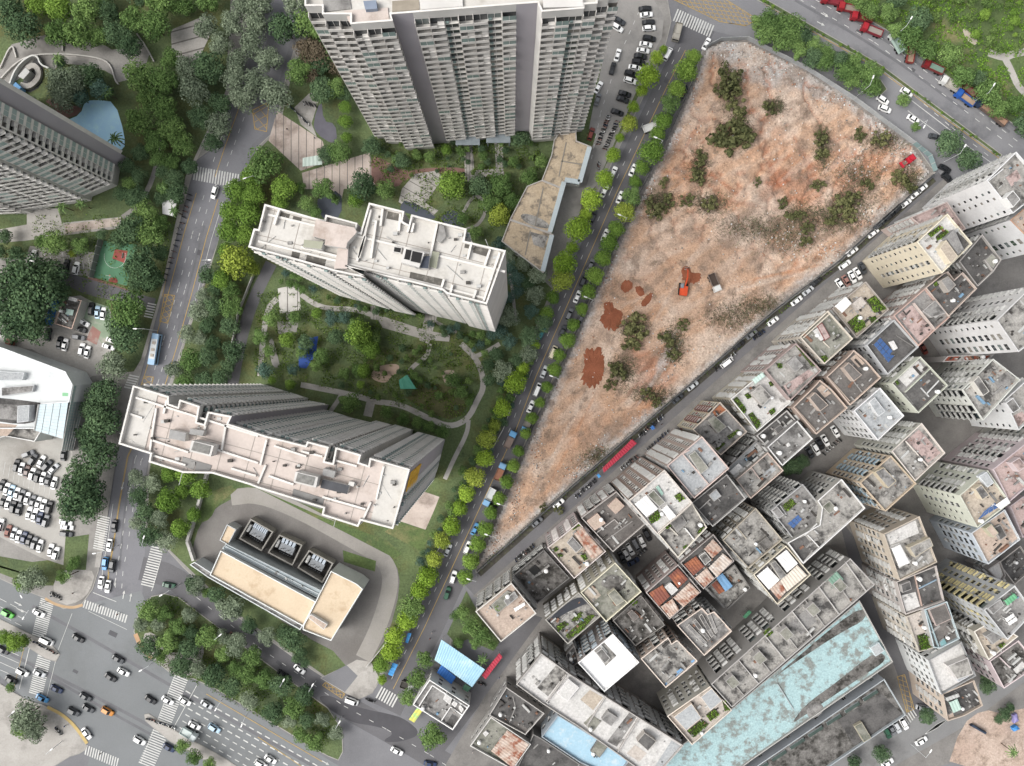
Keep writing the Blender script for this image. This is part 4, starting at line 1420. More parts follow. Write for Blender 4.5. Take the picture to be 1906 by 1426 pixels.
# ------------------------------------------------------------------ the village of close-set buildings
V = village
V('apartment_block', 'white high block at the village corner nearest the highway', 'A', [(1490, 450), (1815, 135), (2150, 520), (1780, 815)], 34, '#cfd0d0', 'stain', '.ss.s', None, [('ph', [(1700, 640), (1780, 560), (1860, 660), (1780, 750)], 3, '#d5d5d2', 'grey'), ('fl', [(1700, 420), (1820, 330), (1870, 420), (1760, 520)], 'pink'), ('wl', [(1520, 450), (1680, 320)], .5)], bay=2.6)
V('low_block', 'low pink block squeezed between the cream and white high blocks', 'A', [(650, 860), (1050, 690), (1255, 985), (1000, 1150)], 19, '#b79f98', 'pink', 'ccs')
V('apartment_block', 'cream high block with planted roof garden on the village street', 'A', [(720, 1130), (1055, 820), (1330, 1150), (995, 1477)], 34, '#cfc1a0', 'white', 'ssw', '#d8cdae',
  [('pl', [(840, 1040), (980, 940), (1000, 980), (880, 1080)], 1.6), ('pl', [(930, 1080), (1040, 990), (1070, 1030), (950, 1120)], 1.8), ('ph', [(970, 1200), (1040, 1110), (1170, 1290), (1090, 1370)], 2.6, '#d2c3a2', 'beige'), ('ph', [(1040, 1080), (1130, 990), (1230, 1200), (1180, 1260)], 2.6, '#8a8887', 'grey'), ('fl', [(1150, 1000), (1300, 1150), (1240, 1210), (1140, 1080)], 'dark')], bay=2.9)
V('apartment_block', 'white block with green window panes and orange roof terrace', 'A', [(1750, 890), (2050, 640), (2400, 1000), (2080, 1225)], 27, '#cccccb', 'tan', 's.fs', '#c98f68', bay=3.4, glass=nm('green_glass', '#4f5f50', '#414f44', .6, .2))
V('village_house', 'dark-roofed block below the block with green panes', 'B', [(1185, 40), (1440, -257), (1650, 20), (1565, 150), (1390, 315)], 22, '#8f8b87', 'dark', 'cw', '#a9a39c', [('wl', [(1465, 20), (1560, 145)]), ('wl', [(1210, 60), (1370, 290)], .6), ('ph', [(1470, 20), (1550, -50), (1620, 20), (1560, 120)], .9, '#8f8b87', 'moss', 0)])
V('village_house', 'dark L-shaped roof with tan rim beside the cream block', 'B', [(815, 330), (1000, 180), (1060, 150), (1130, 245), (1225, 160), (1380, 340), (1070, 650)], 24, '#9c8f86', 'dark', 'cw', '#c0a898', [('ph', [(980, 250), (1060, 200), (1150, 300), (1070, 380)], 2.6, '#a69c90', 'grey'), ('pl', [(900, 280), (960, 240), (980, 280), (920, 320)], 1.0)])
V('village_house', 'pink-rimmed block with washed-out pink terrace beside solar panel roof', 'B', [(460, 640), (812, 335), (1080, 655), (905, 810), (735, 975)], 23.5, '#a68f86', 'grey', 'cw', '#c49a8a', [('fl', [(500, 640), (660, 520), (890, 800), (740, 930)], 'pink'), ('wl', [(680, 500), (920, 800)], 1.2, '#c5b0a2'), ('ph', [(780, 590), (920, 470), (1040, 610), (880, 660)], 1.6, '#aaa59f', 'grey')])
V('apartment_block', 'tall grey block with rows of long windows beside pink terrace', 'B', [(1600, 690), (1990, 310), (2300, 700), (1840, 1040)], 38, '#c3c2c0', 'stain', 'sffs', None, bay=3.3, glass=GLASSD)
V('low_block', 'narrow red-roofed strip at the foot of the tall grey block', 'B', [(1000, 1150), (1060, 1085), (1570, 1070), (1500, 1130)], 17, '#9a9490', nm('red_roof', '#96503f', '#844536', .3, .8), '')
V('village_house', 'block with rooftop garden and white shed on the village street', '24', [(490, 890), (735, 690), (905, 895), (668, 1105)], 22, '#a69a8f', 'beige', 'ccw', None, [('pl', [(740, 830), (800, 790), (890, 890), (800, 920)], 1.6), ('pl', [(600, 990), (680, 930), (740, 1020), (660, 1070)], 1.8), ('sh', [(510, 870), (590, 800), (630, 850), (560, 920)], 2.2, WSHEET), ('pl', [(760, 960), (810, 940), (820, 980), (780, 1000)], 1.2), ('ph', [(640, 850), (700, 800), (740, 850), (680, 900)], 2.4, '#b5aba0', 'cream')])
V('village_house', 'cream-fronted block with red junk and white tank on its roof', 'F', [(1005, 400), (1315, 110), (1590, 420), (1275, 700)], 25, '#b3a797', 'moss', 'wsw', '#cabda9', [('wl', [(1040, 410), (1340, 140)], .8), ('ph', [(1195, 280), (1250, 240), (1340, 400), (1280, 440)], 1.2, '#8a3f38', 'pink', 0), ('ph', [(1155, 330), (1200, 300), (1290, 410), (1240, 440)], .9, '#cfcdc9', 'white', 0), ('pl', [(1230, 610), (1300, 600), (1320, 650), (1280, 690)], .5), ('wl', [(1270, 450), (1340, 520)], .4)])
V('village_house', 'pink-fronted block with overgrown concrete roof on the village street', 'F', [(620, 765), (960, 470), (1240, 770), (900, 1100)], 24.5, '#a58d87', 'stain', 'cwc', None, [('ph', [(860, 690), (950, 610), (1040, 720), (950, 790)], 2.6, '#9f9a94', 'grey'), ('pl', [(740, 690), (800, 690), (810, 740), (770, 750)], 1.0), ('pl', [(960, 500), (1000, 520), (1180, 720), (1130, 720)], .6), ('fl', [(820, 940), (1100, 760), (1160, 800), (880, 1040)], 'pink')])
V('village_house', 'block with white roof terrace ringed by planted beds', 'F', [(240, 1085), (620, 770), (905, 1120), (530, 1446)], 22, '#b3a992', 'white', 'wcc', '#d5d3cc', [('pl', [(270, 1090), (310, 1060), (420, 1210), (380, 1250)], 1.5), ('pl', [(430, 1260), (480, 1230), (580, 1360), (530, 1420)], 1.6), ('pl', [(660, 1220), (720, 1180), (740, 1220), (690, 1270)], 1.2), ('pl', [(390, 1040), (440, 1010), (475, 1060), (430, 1090)], 1.1), ('pl', [(660, 900), (700, 880), (720, 930), (680, 950)], 1.0), ('ph', [(460, 1020), (570, 930), (690, 1060), (590, 1160)], 2.6, '#b0a8a0', 'stain'), ('sh', [(480, 870), (590, 790), (620, 830), (510, 920)], 2.0, nm('mint_sheet', '#c3d8cf', '#b3cac0', .4, .6))])
for lab, p in (('upper of two matching brown-roofed blocks with tan rims', [(1300, 840), (1555, 600), (1600, 545), (1735, 660), (1900, 850), (1560, 1155)]), ('lower of two matching brown-roofed blocks with tan rims', [(930, 1175), (1180, 930), (1225, 875), (1365, 990), (1530, 1185), (1185, 1475)])):
    dx, dy = (0, 0) if 'upper' in lab else (-372, 332)
    V('village_house', lab, 'F', p, 24, '#a98f7f', 'brown', 'wc', '#c3a893', [('ph', [(1480 + dx, 740 + dy), (1545 + dx, 680 + dy), (1690 + dx, 820 + dy), (1600 + dx, 890 + dy)], 2.4, '#b7a18f', 'brown'), ('wl', [(1330 + dx, 850 + dy), (1560 + dx, 1110 + dy)], .5), ('wl', [(1600 + dx, 880 + dy), (1700 + dx, 1010 + dy)], .3, '#8d8983'), ('fl', [(1560 + dx, 640 + dy), (1620 + dx, 590 + dy), (1720 + dx, 690 + dy), (1650 + dx, 740 + dy)], 'tan')])
SOLARB = V('village_house', 'block with blue solar panels and weather-sheeted side wall', 'B', [(160, 965), (465, 685), (735, 985), (395, 1290)], 23, '#b4b8bb', 'dark', 'wcs', '#aeb0af', [('sp', [(320, 880), (460, 1030), (370, 1120), (235, 960)], 4), ('ph', [(420, 930), (460, 915), (505, 1000), (470, 1020)], 1.1, '#d5d3cf', 'white', 0), ('sp', [(410, 1060), (480, 1080), (400, 1160), (365, 1120)], 2), ('wl', [(500, 860), (690, 980)], .4, '#77736f')])
V('village_house', 'pale green block with white terrace and grey frame roof', 'C', [(440, 80), (755, -215), (1060, 105), (735, 410)], 24, '#b9bca6', 'grey', 'sw', None, [('fl', [(495, 10), (730, -170), (800, -80), (600, 120)], 'white'), ('fl', [(590, 190), (880, -90), (1050, 100), (740, 390)], 'dark'), ('pl', [(470, 60), (500, 40), (530, 80), (500, 100)], .8), ('wl', [(590, 180), (880, -95)], .8), ('wl', [(830, 200), (970, 50)], .5, '#c9c9c7'), ('wl', [(770, 130), (860, 230)], .5, '#b5b5b3')])
V('village_house', 'pale blue-grey block with smooth roof and white tank bay', 'C', [(20, 385), (310, 130), (575, 440), (285, 710)], 23, '#c8c9c9', 'pale', 'wws', '#d2d3d3', [('ph', [(185, 290), (250, 235), (370, 390), (290, 450)], 1.4, '#c9cacb', 'pale')])
V('village_house', 'orange-tan block with pale blue balconies and grey roof', 'C', [(90, 1180), (430, 880), (710, 1190), (370, 1497)], 25, '#c2a987', 'stain', 'wdwd', None, [('ph', [(250, 1060), (350, 1010), (490, 1160), (400, 1240)], 2.6, '#bfae8a', 'grey'), ('gl', [(275, 1060), (310, 1010), (370, 1040), (320, 1090)])], bay=2.7, ext2=nm('balcony_blue', '#9fb4bf', '#8ca2ae', .5))
V('village_house', 'grey-green block with blotched pinkish roof behind the orange-tan block', 'C', [(440, 830), (770, 520), (1030, 850), (700, 1160)], 25, '#b0b0a0', 'stain', 'wwsw', '#c9bcae', [('fl', [(600, 710), (740, 590), (980, 850), (840, 960)], 'pink'), ('wl', [(600, 720), (850, 1000)], .5)])
V('apartment_block', 'broad grey block with ragged roof below the red strip', 'C', [(1220, 150), (1560, -190), (1860, 40), (1450, 490)], 25, '#bfc0b6', 'stain', 'dsd', None, [('ph', [(1340, 60), (1400, 0), (1520, 170), (1450, 220)], 2.6, '#c2beb2', 'grey'), ('wl', [(1260, 150), (1350, 60)]), ('fl', [(1560, 60), (1700, -50), (1800, 60), (1660, 190)], 'grey')])
V('apartment_block', 'white-sided block with pinkish rooftop at the right picture edge', 'C', [(1690, 265), (1960, 20), (2150, 330), (1840, 600)], 23, '#c6c8c8', 'stain', 'ss.', None, [('ph', [(1700, 300), (1780, 240), (1860, 360), (1780, 410)], 2.6, '#c9cac9', 'grey'), ('fl', [(1780, 440), (1880, 390), (1930, 480), (1840, 560)], 'pink')])
V('apartment_block', 'pink block with rows of dark slit windows at the right edge', 'C', [(1560, 1030), (1990, 690), (2200, 1000), (1740, 1390)], 27, '#b9a6a9', 'pink', 'sdds', None, [('ph', [(1760, 960), (1850, 900), (1930, 1000), (1840, 1060)], 2.6, '#c4b0b0', 'pink')], bay=2.8)
V('apartment_block', 'grey-cream block leaning out of view above the pink block', 'n', [(1920, 823), (1990, 760), (2040, 850), (1960, 900)], 27, '#b9b8ae', 'grey', 'dwd')
V('apartment_block', 'pale green block with tan terrace and white shed roof', 'C', [(1190, 1320), (1500, 1045), (1750, 1400), (1385, 1677)], 27, '#bfc2ae', 'beige', 'sws', None, [('ph', [(1360, 1250), (1430, 1200), (1520, 1320), (1440, 1370)], 2.2, '#c9b999', 'grey'), ('ph', [(1400, 1110), (1490, 1060), (1570, 1180), (1500, 1230)], 1.6, '#c9d0d3', 'pale'), ('sh', [(1590, 1430), (1720, 1340), (1750, 1400), (1640, 1470)], 1.8, WSHEET), ('sp', [(1470, 1500), (1590, 1400), (1620, 1450), (1390, 1590)], 4)], bay=3.0)
V('apartment_block', 'blue-walled block with smooth beige roof', 'D', [(1320, 430), (1690, 170), (1860, 500), (1505, 775)], 23, '#a9b6c2', 'tan', 'wfwf', '#b9c0c4', [('ph', [(1480, 380), (1540, 330), (1620, 430), (1560, 480)], 2.4, '#b0ad8a', 'tan'), ('ph', [(1570, 370), (1640, 335), (1710, 460), (1640, 510)], 1.2, '#9a958f', 'dark')])
V('apartment_block', 'tan block with white-washed roof and white tanks', 'D', [(350, 440), (745, 245), (940, 750), (525, 955)], 24, '#b5a68f', 'stain', 'wcw', None, [('fl', [(380, 450), (700, 290), (740, 430), (420, 560)], 'white'), ('fl', [(420, 570), (520, 540), (650, 740), (520, 820)], 'white'), ('ph', [(630, 590), (860, 480), (900, 570), (700, 700)], 2.4, '#b9ab8e', 'stain'), ('sh', [(440, 600), (540, 560), (640, 760), (520, 800)], 1.6, WSHEET)])
V('village_house', 'dark-roofed house with blue pipe below the white-washed roof', 'D', [(490, 970), (930, 790), (1020, 1180), (590, 1330)], 23, '#a09690', 'dark', 'ccw', '#b3a79f', [('fl', [(545, 1120), (700, 1080), (750, 1240), (600, 1300)], 'white'), ('wl', [(740, 1050), (940, 950)], .5, '#7fa0b8'), ('wl', [(700, 900), (780, 1240)], .6, '#b0907f'), ('ph', [(540, 1000), (640, 960), (660, 1050), (560, 1090)], 2.0, '#9b9690', 'dark')])
V('village_house', 'cream terrace house with leafy roof plot beside the alley', 'E', [(600, 105), (810, 25), (905, 450), (740, 495)], 22, '#b3a796', 'cream', 'cwc', None, [('pl', [(720, 320), (860, 280), (890, 430), (760, 480)], 1.8)])
V('village_house', 'house with pale blue parapet wall and weathered roof', 'E', [(800, 30), (1050, -60), (1190, 350), (980, 455), (905, 450)], 24, '#9f9c98', 'brown', 'cw', '#a5b8bd', [('ph', [(850, 30), (1030, -40), (1100, 130), (930, 210)], 1.2, '#b49c92', 'brown'), ('wl', [(820, 40), (960, 440)], .8, '#8fabb2'), ('gl', [(970, 390), (1020, 350), (1050, 410), (990, 450)], nm('teal_sheet', '#7fa5a8', '#6f9598', .5))])
V('apartment_block', 'white-roofed block with grid of small windows beside the alley', 'E', [(845, 590), (1210, 385), (1370, 760), (990, 970)], 20, '#c9cccb', 'white', 'wwsw', '#8f9190', [('ph', [(1060, 650), (1280, 560), (1340, 740), (1160, 800)], 2.4, '#c0bcb6', 'stain'), ('ph', [(1130, 760), (1260, 700), (1290, 770), (1180, 830)], 1.0, '#b9bcc2', 'pale', 0)], bay=2.6)
V('apartment_block', 'tan-fronted block with green slatted roof frame at the corner', 'E', [(1000, 960), (1350, 810), (1445, 1090), (1245, 1200), (1060, 1260)], 20, '#b9a58f', 'dark', 'wcw', None, [('sh', [(1080, 1060), (1170, 1020), (1210, 1130), (1120, 1170)], 2.0, nm('mint_sheet2', '#b9cfc4', '#a9c0b5', .4, .6)), ('sh', [(1040, 1010), (1180, 960), (1190, 990), (1050, 1040)], 2.4, METALW), ('fl', [(1060, 1180), (1110, 1150), (1130, 1220), (1070, 1250)], 'tan')])
V('apartment_block', 'grey high block with yellow window bands near the lower right', 'D', [(1460, 1280), (1800, 1010), (2010, 1300), (1720, 1610)], 34, '#a5a7aa', 'grey', 'swws', '#bdbebf', [('sh', [(1690, 1180), (1800, 1100), (1830, 1140), (1720, 1230)], 1.6, nm('green_sheet', '#6fae86', '#5f9d76', .4, .6)), ('sh', [(1700, 1380), (1790, 1320), (1800, 1350), (1710, 1410)], 1.8, WSHEET), ('sh', [(1730, 1420), (1820, 1360), (1830, 1390), (1740, 1450)], 1.8, WSHEET), ('ph', [(1500, 1260), (1640, 1160), (1680, 1230), (1560, 1330)], 1.6, '#a8a8a6', 'grey')], bay=2.8, ext2=nm('panel_yellow', '#c8bd92', '#b5aa80', .5), frames=nm('frame_cream', '#c9c09a', '#b8ae88', .5))
V('village_house', 'cream-rimmed house with L-shaped terrace at the lower right', 'E', [(1350, 270), (1560, 150), (1835, 325), (1510, 585)], 24, '#a7a08e', 'beige', 'cdc', '#d8d0bf', [('pl', [(1620, 420), (1680, 390), (1710, 430), (1650, 460)], 1.0), ('ph', [(1480, 320), (1620, 240), (1700, 310), (1560, 410)], 2.0, '#9f9d99', 'grey')])
V('village_house', 'pink-rimmed house with blackened roof at the lower right edge', 'E', [(1520, 600), (1840, 370), (2060, 640), (1680, 900)], 18.5, '#b9a3a6', 'mould', 'wcw', '#cbb6b6', [('fl', [(1780, 690), (1880, 600), (1930, 650), (1820, 740)], 'white'), ('wl', [(1640, 560), (1760, 680)], .6)])
# long terrace of six-storey flats and what lies south of it
V('terraced_flats', 'long grey terrace of flats with rows of barred balconies', 'n', [(1323.8, 1273.5), (1582.6, 1039.6), (1628, 1088.4), (1362.5, 1316.5)], 18.5, '#8b8783', 'stain', 'cdcd.', '#a8a39d',
  [('wl', [(1323.8 + 50 * i, 1273.5 - 45.5 * i), (1362 + 50 * i, 1316 - 43.2 * i)], .9, '#b0aca6') for i in range(1, 6)] + [('wl', [(1348 + 50 * i, 1252 - 45.5 * i), (1386 + 50 * i, 1296 - 43.2 * i)], .6, '#9c9893') for i in range(0, 5)]
  + [('ph', [(1350 + 50 * i, 1268 - 45 * i), (1364 + 50 * i, 1256 - 45 * i), (1378 + 50 * i, 1272 - 45 * i), (1364 + 50 * i, 1284 - 45 * i)], 2.4, '#a39e98', 'moss') for i in range(0, 5)]
  + [('sh', [(1542, 1080), (1558, 1064), (1570, 1078), (1554, 1094)], 2.2, nm('greygreen_sheet', '#7f9c8c', '#6f8c7c', .4, .6)), ('pl', [(1420, 1178), (1432, 1168), (1440, 1178), (1428, 1188)], 1.2), ('fl', [(1470, 1160), (1500, 1134), (1520, 1156), (1492, 1182)], 'grey')], bay=3.0)
V('village_house', 'corner house with two green roof plots beside the cyan roof', 'K', [(1080, 910), (1555, 580), (1700, 735), (1795, 845), (1355, 1228)], 17.5, '#a9a698', 'cream', 'wcw', '#d3c5b3', [('pl', [(1300, 1080), (1460, 950), (1540, 1000), (1370, 1150)], 1.4), ('pl', [(1510, 900), (1600, 830), (1660, 890), (1560, 970)], 1.4), ('ph', [(1150, 920), (1350, 770), (1460, 930), (1290, 1070)], 2.0, '#d3c0aa', 'pale'), ('ph', [(1450, 700), (1570, 600), (1690, 740), (1560, 850)], 2.0, '#d3c5b3', 'pale'), ('pl', [(1690, 740), (1720, 720), (1780, 840), (1720, 860)], 1.2)])
V('market_hall', 'long low hall with peeling pale cyan roof', 'n', [(1600, 1118), (1662, 1232), (1400, 1414), (1300, 1490), (1215, 1440), (1262, 1392), (1364, 1318)], 12, '#8f8d8a', 'cyan', 'w.', '#a5a29c', [('wl', [(1448, 1274), (1478, 1322)], .4, '#a0acad'), ('fl', [(1600, 1124), (1618, 1150), (1560, 1180), (1470, 1240), (1440, 1262), (1430, 1270)], 'mould'), ('fl', [(1656, 1226), (1600, 1262), (1500, 1330), (1470, 1350), (1500, 1310), (1560, 1268), (1630, 1210)], 'mould'), ('ph', [(1620, 1206), (1636, 1196), (1646, 1212), (1630, 1222)], 1.4, '#b9c9cd', 'pale'), ('fl', [(1500, 1322), (1512, 1304), (1534, 1312), (1530, 1330), (1506, 1340)], 'grey')], cat='hall', bay=5)
V('market_hall', 'long hall with blotched dark roof and glazed ridge strip', 'n', [(1646, 1264), (1686, 1331), (1480, 1470), (1330, 1480)], 12, '#8a9199', 'mould', 'w.', '#9aa3a8', [('gl', [(1632 - 34 * i, 1284 - 34 * i * -.66), (1606 - 34 * i, 1301 + 34 * i * .66), (1609 - 34 * i, 1306 + 34 * i * .66), (1635 - 34 * i, 1289 + 34 * i * .66)], nm('skylight_green', '#4c5a54', '#3f4c47', .4, .2)) for i in range(0, 7)] + [('fl', [(1640, 1290), (1680, 1330), (1590, 1388), (1560, 1340)], 'dark'), ('ph', [(1590, 1352), (1604, 1344), (1622, 1374), (1608, 1382)], 1.2, '#a59a80', 'moss')], cat='hall', bay=6)
V('village_house', 'cream house roofed with white ridged sheets beside the terrace', 'H', [(490, 415), (850, 95), (1125, 415), (755, 745)], 22, '#b5ad96', 'dark', 'wc', '#d0c4a6', [('sh', [(530, 430), (650, 330), (780, 470), (660, 580)], 1.4, WSHEET), ('sh', [(740, 230), (860, 140), (980, 290), (860, 390)], 1.4, WSHEET), ('sh', [(790, 480), (980, 310), (1080, 420), (860, 600)], 1.2, nm('cream_sheet', '#dcd3c6', '#cdc3b5', .4, .6)), ('sh', [(670, 570), (790, 480), (850, 600), (770, 690)], 1.2, RUSTW), ('ph', [(680, 290), (730, 260), (860, 420), (790, 470)], 2.2, '#a29d92', 'grey')])
V('village_house', 'mottled grey roof with tan front beside lawn-roofed block', 'G', [(150, 1340), (515, 985), (810, 1335), (435, 1650)], 19, '#b0a48d', 'stain', 'wcc', None, [('wl', [(310, 1200), (420, 1330)], .5), ('ph', [(540, 1380), (640, 1300), (700, 1380), (610, 1450)], 1.4, '#77716b', 'mould', 0)])
V('village_house', 'grey block with square of lawn on its roof', 'G', [(680, 1010), (1035, 720), (1250, 985), (1225, 1170), (1050, 1300), (950, 1350)], 22, '#a3a3a1', 'grey', 'dwd', None, [('pl', [(810, 960), (910, 880), (970, 940), (860, 1030)], .4), ('ph', [(690, 1010), (750, 965), (830, 1060), (770, 1100)], 1.4, '#a9a8a6', 'grey', 0), ('sp', [(870, 1160), (990, 1060), (1030, 1110), (930, 1210)], 3), ('wl', [(790, 960), (860, 1060)], .5)])
V('village_house', 'large pale-stained roof with white parapet east of the lawn roof', 'G', [(1200, 905), (1465, 665), (1725, 985), (1040, 1600), (870, 1370), (1225, 1170), (1250, 985)], 24, '#a6a49a', 'stain', 'wwd', '#d2d0cc', [('ph', [(1250, 970), (1330, 900), (1410, 990), (1330, 1050)], 1.2, '#a5a398', 'moss', 0), ('fl', [(880, 1370), (1060, 1290), (1160, 1420), (1040, 1580)], 'dark'), ('wl', [(1060, 1290), (1200, 1160)], .5), ('wl', [(1100, 1290), (1220, 1420)], .5)])
V('village_house', 'cluttered roof stacked with bottles above a low shed roof', 'G', [(300, 670), (650, 370), (820, 570), (460, 880)], 23, '#a59a90', 'stain', 'c', '#c9ad9b', [('wl', [(470, 540), (560, 660)], .7, '#b79f93'), ('ph', [(540, 470), (600, 440), (680, 540), (610, 590)], .7, '#6f6b67', 'mould', 0), ('fl', [(590, 590), (700, 500), (740, 560), (620, 660)], 'pale')])
V('low_block', 'lower wing with white sheet roof beside the cluttered roof', 'G', [(190, 560), (520, 240), (645, 365), (298, 665)], 19, '#96928d', 'pale', 'dc', None, [('sh', [(230, 580), (330, 490), (400, 560), (290, 650)], 1.4, WSHEET), ('gl', [(420, 430), (500, 380), (540, 420), (450, 490)]), ('fl', [(500, 290), (560, 250), (620, 340), (560, 390)], 'white')])
V('village_house', 'plain grey roof beside the courtyard of parked cars', 'G', [(645, 310), (975, 20), (1145, 220), (810, 515)], 24, '#8f8c88', 'grey', 'c', '#cfcdc9', [('ph', [(850, 280), (880, 260), (900, 290), (870, 310)], .5, '#c9c7c2', 'white', 0)])
V('low_block', 'lower dark terrace adjoining the plain grey roof', 'G', [(525, 185), (860, -95), (965, 25), (643, 308)], 21, '#8f8a84', 'dark', 'c', '#b5b2ad', [('ph', [(720, 110), (790, 60), (830, 110), (760, 170)], 1.6, '#8b8580', 'dark', 0), ('fl', [(570, 190), (620, 150), (650, 200), (600, 230)], 'mould')])
V('village_house', 'tile-patterned roof with two strips of grass and orange terrace', 'I', [(1365, 355), (1665, 50), (1964, 378), (1674, 637)], 22, '#b3a586', 'grey', 'wdwd', '#b9a896', [('pl', [(1740, 430), (1870, 350), (1890, 380), (1770, 460)], .35), ('pl', [(1610, 570), (1710, 490), (1730, 510), (1640, 590)], .35), ('fl', [(1580, 160), (1660, 80), (1730, 140), (1620, 220)], nm('roof_orange', '#a56f52', '#935f45', .3)), ('ph', [(1530, 250), (1600, 200), (1740, 320), (1640, 400)], 2.4, '#8f8b84', 'moss'), ('wl', [(1370, 350), (1560, 180)], .9), ('wl', [(1620, 220), (1740, 140)], .8)], ext2=nm('balcony_red', '#8a5f58', '#785049', .5))
V('apartment_block', 'tall pink-rimmed block with clean grey roof over the village street', 'I', [(1080, 755), (1465, 430), (1765, 785), (1380, 1115)], 37, '#ad978a', 'pale', 'cwwc', '#c9aca1', [('wl', [(1250, 620), (1540, 960)], .7), ('ph', [(1320, 640), (1390, 590), (1540, 780), (1450, 850)], 1.2, '#a9a59d', 'moss', 0), ('wl', [(1260, 620), (1330, 580)], .7)], bay=2.6)
V('apartment_block', 'tall brown-fronted block with bright white roof terrace', 'I', [(655, 1140), (1050, 800), (1360, 1165), (970, 1510)], 39, '#a48a7b', 'white', 'wcw', '#c9bdb0', [('sh', [(720, 1180), (850, 1080), (980, 1230), (850, 1320)], 1.6, WSHEET), ('pl', [(870, 1330), (980, 1240), (1010, 1330), (910, 1400)], 1.6), ('pl', [(1160, 1090), (1220, 1050), (1280, 1120), (1210, 1160)], 1.5), ('ph', [(860, 1080), (930, 1020), (1060, 1160), (990, 1210)], 1.6, '#b9b5ae', 'moss'), ('sh', [(1020, 1240), (1080, 1190), (1180, 1310), (1110, 1360)], 1.4, WSHEET), ('wl', [(660, 1140), (860, 980)], 1.0), ('gl', [(950, 990), (980, 970), (1040, 1060), (1020, 1090)], nm('mint_glass', '#a9c7bb', '#98b6aa', .5)), ('pl', [(1060, 1440), (1110, 1400), (1130, 1420), (1080, 1460)], .7)], bay=2.6)
V('village_house', 'cream-rimmed house with stepped terraces behind the white terrace', 'J', [(985, 205), (1355, -140), (1520, 130), (1200, 465)], 34, '#a89d8e', 'stain', 'wc', '#cfc4b2', [('wl', [(1090, 110), (1200, 220)], .7), ('wl', [(1280, 140), (1390, 280)], .9, '#dad8d3'), ('pl', [(1410, 190), (1460, 110), (1490, 130), (1440, 210)], .8), ('pl', [(1250, 350), (1300, 320), (1310, 350), (1270, 380)], .6), ('ph', [(1120, 80), (1240, -10), (1300, 80), (1190, 190)], 1.0, '#9a958d', 'grey', 0)])
V('village_house', 'wide plain grey roof on the corner behind the tall pink-rimmed block', 'I', [(1355, 1165), (1740, 850), (1949, 1118), (1584, 1427)], 30, '#94918c', 'dark', 'c', '#a8a5a0', [('ph', [(1540, 1080), (1620, 1010), (1680, 1090), (1600, 1150)], 1.6, '#a3a09b', 'pale'), ('wl', [(1440, 1240), (1560, 1130)], .4)])
V('village_house', 'house with two peach vaulted roofs and grey terrace', 'I', [(130, 1330), (520, 1040), (840, 1400), (480, 1707)], 20, '#b3a09b', 'brown', 'dcd', '#a8a09a', [('ph', [(190, 1370), (310, 1280), (400, 1390), (280, 1470)], 1.4, '#c9a592', 'tan', 0), ('ph', [(420, 1200), (520, 1110), (610, 1200), (510, 1290)], 1.4, '#bf9e8d', 'tan', 0), ('wl', [(300, 1500), (500, 1350)], .5), ('wl', [(500, 1350), (580, 1440)], .4), ('wl', [(400, 1590), (700, 1370)], .3, '#8c8883')])
V('village_house', 'pink house with rust-striped sheet roof and potted garden', 'L', [(945, 355), (1290, 75), (1590, 395), (1240, 695)], 19, '#b9a5a3', 'beige', 'wcwc', '#cbbcb6', [('sh', [(1240, 200), (1330, 130), (1560, 400), (1440, 480)], 1.8, RUSTW), ('ph', [(1160, 300), (1220, 230), (1330, 350), (1260, 410)], 1.0, '#b5b2ae', 'grey'), ('pl', [(1000, 370), (1040, 340), (1070, 380), (1030, 400)], 1.0), ('pl', [(1310, 440), (1350, 410), (1390, 480), (1350, 500)], 1.2), ('pl', [(1050, 430), (1090, 410), (1120, 450), (1080, 470)], .8), ('pl', [(1210, 130), (1290, 90), (1310, 110), (1230, 160)], .6)], ext2=nm('balcony_white', '#cfcac6', '#bcb7b3', .5))
V('low_block', 'low dark flat roof with square light well by the street', 'L', [(570, 660), (905, 380), (1190, 690), (830, 975)], 11, '#6f6c69', 'mould', 'd', None, [('gl', [(730, 600), (800, 545), (870, 610), (800, 665)], DARK), ('fl', [(700, 620), (800, 540), (880, 640), (780, 700)], 'grey')])
V('apartment_block', 'tan-roofed block with white balcony tiers at the street junction', 'L', [(150, 1060), (545, 745), (820, 1080), (430, 1395)], 20, '#b9b1a4', 'tan', 'dddd', '#c9c4bb', [('ph', [(320, 990), (500, 830), (620, 890), (390, 1085)], .7, '#9a9890', 'moss', 0), ('ph', [(460, 940), (580, 840), (620, 900), (500, 1000)], 1.6, '#a9a8a4', 'grey'), ('sh', [(570, 1030), (690, 960), (700, 990), (590, 1060)], 1.2, WSHEET), ('pl', [(350, 1000), (420, 960), (440, 1030), (390, 1060)], 1.0)], bay=3.4, ext2=METALW)
V('village_house', 'house with dark pool and vegetable beds on its roof', 'L', [(920, 1150), (1290, 850), (1530, 1110), (1170, 1420)], 17, '#97917f', 'stain', 'pcp', '#a5a096', [('fl', [(940, 1150), (1280, 870), (1400, 960), (1330, 990), (1080, 1110), (980, 1200)], nm('roof_pool', '#3f4147', '#35373c', .3, .3)), ('pl', [(1040, 1220), (1130, 1170), (1180, 1200), (1060, 1290)], .6), ('pl', [(1140, 1330), (1280, 1200), (1420, 1090), (1470, 1110), (1330, 1270), (1180, 1370)], .6), ('pl', [(1210, 1150), (1310, 1060), (1350, 1090), (1250, 1180)], .6)])
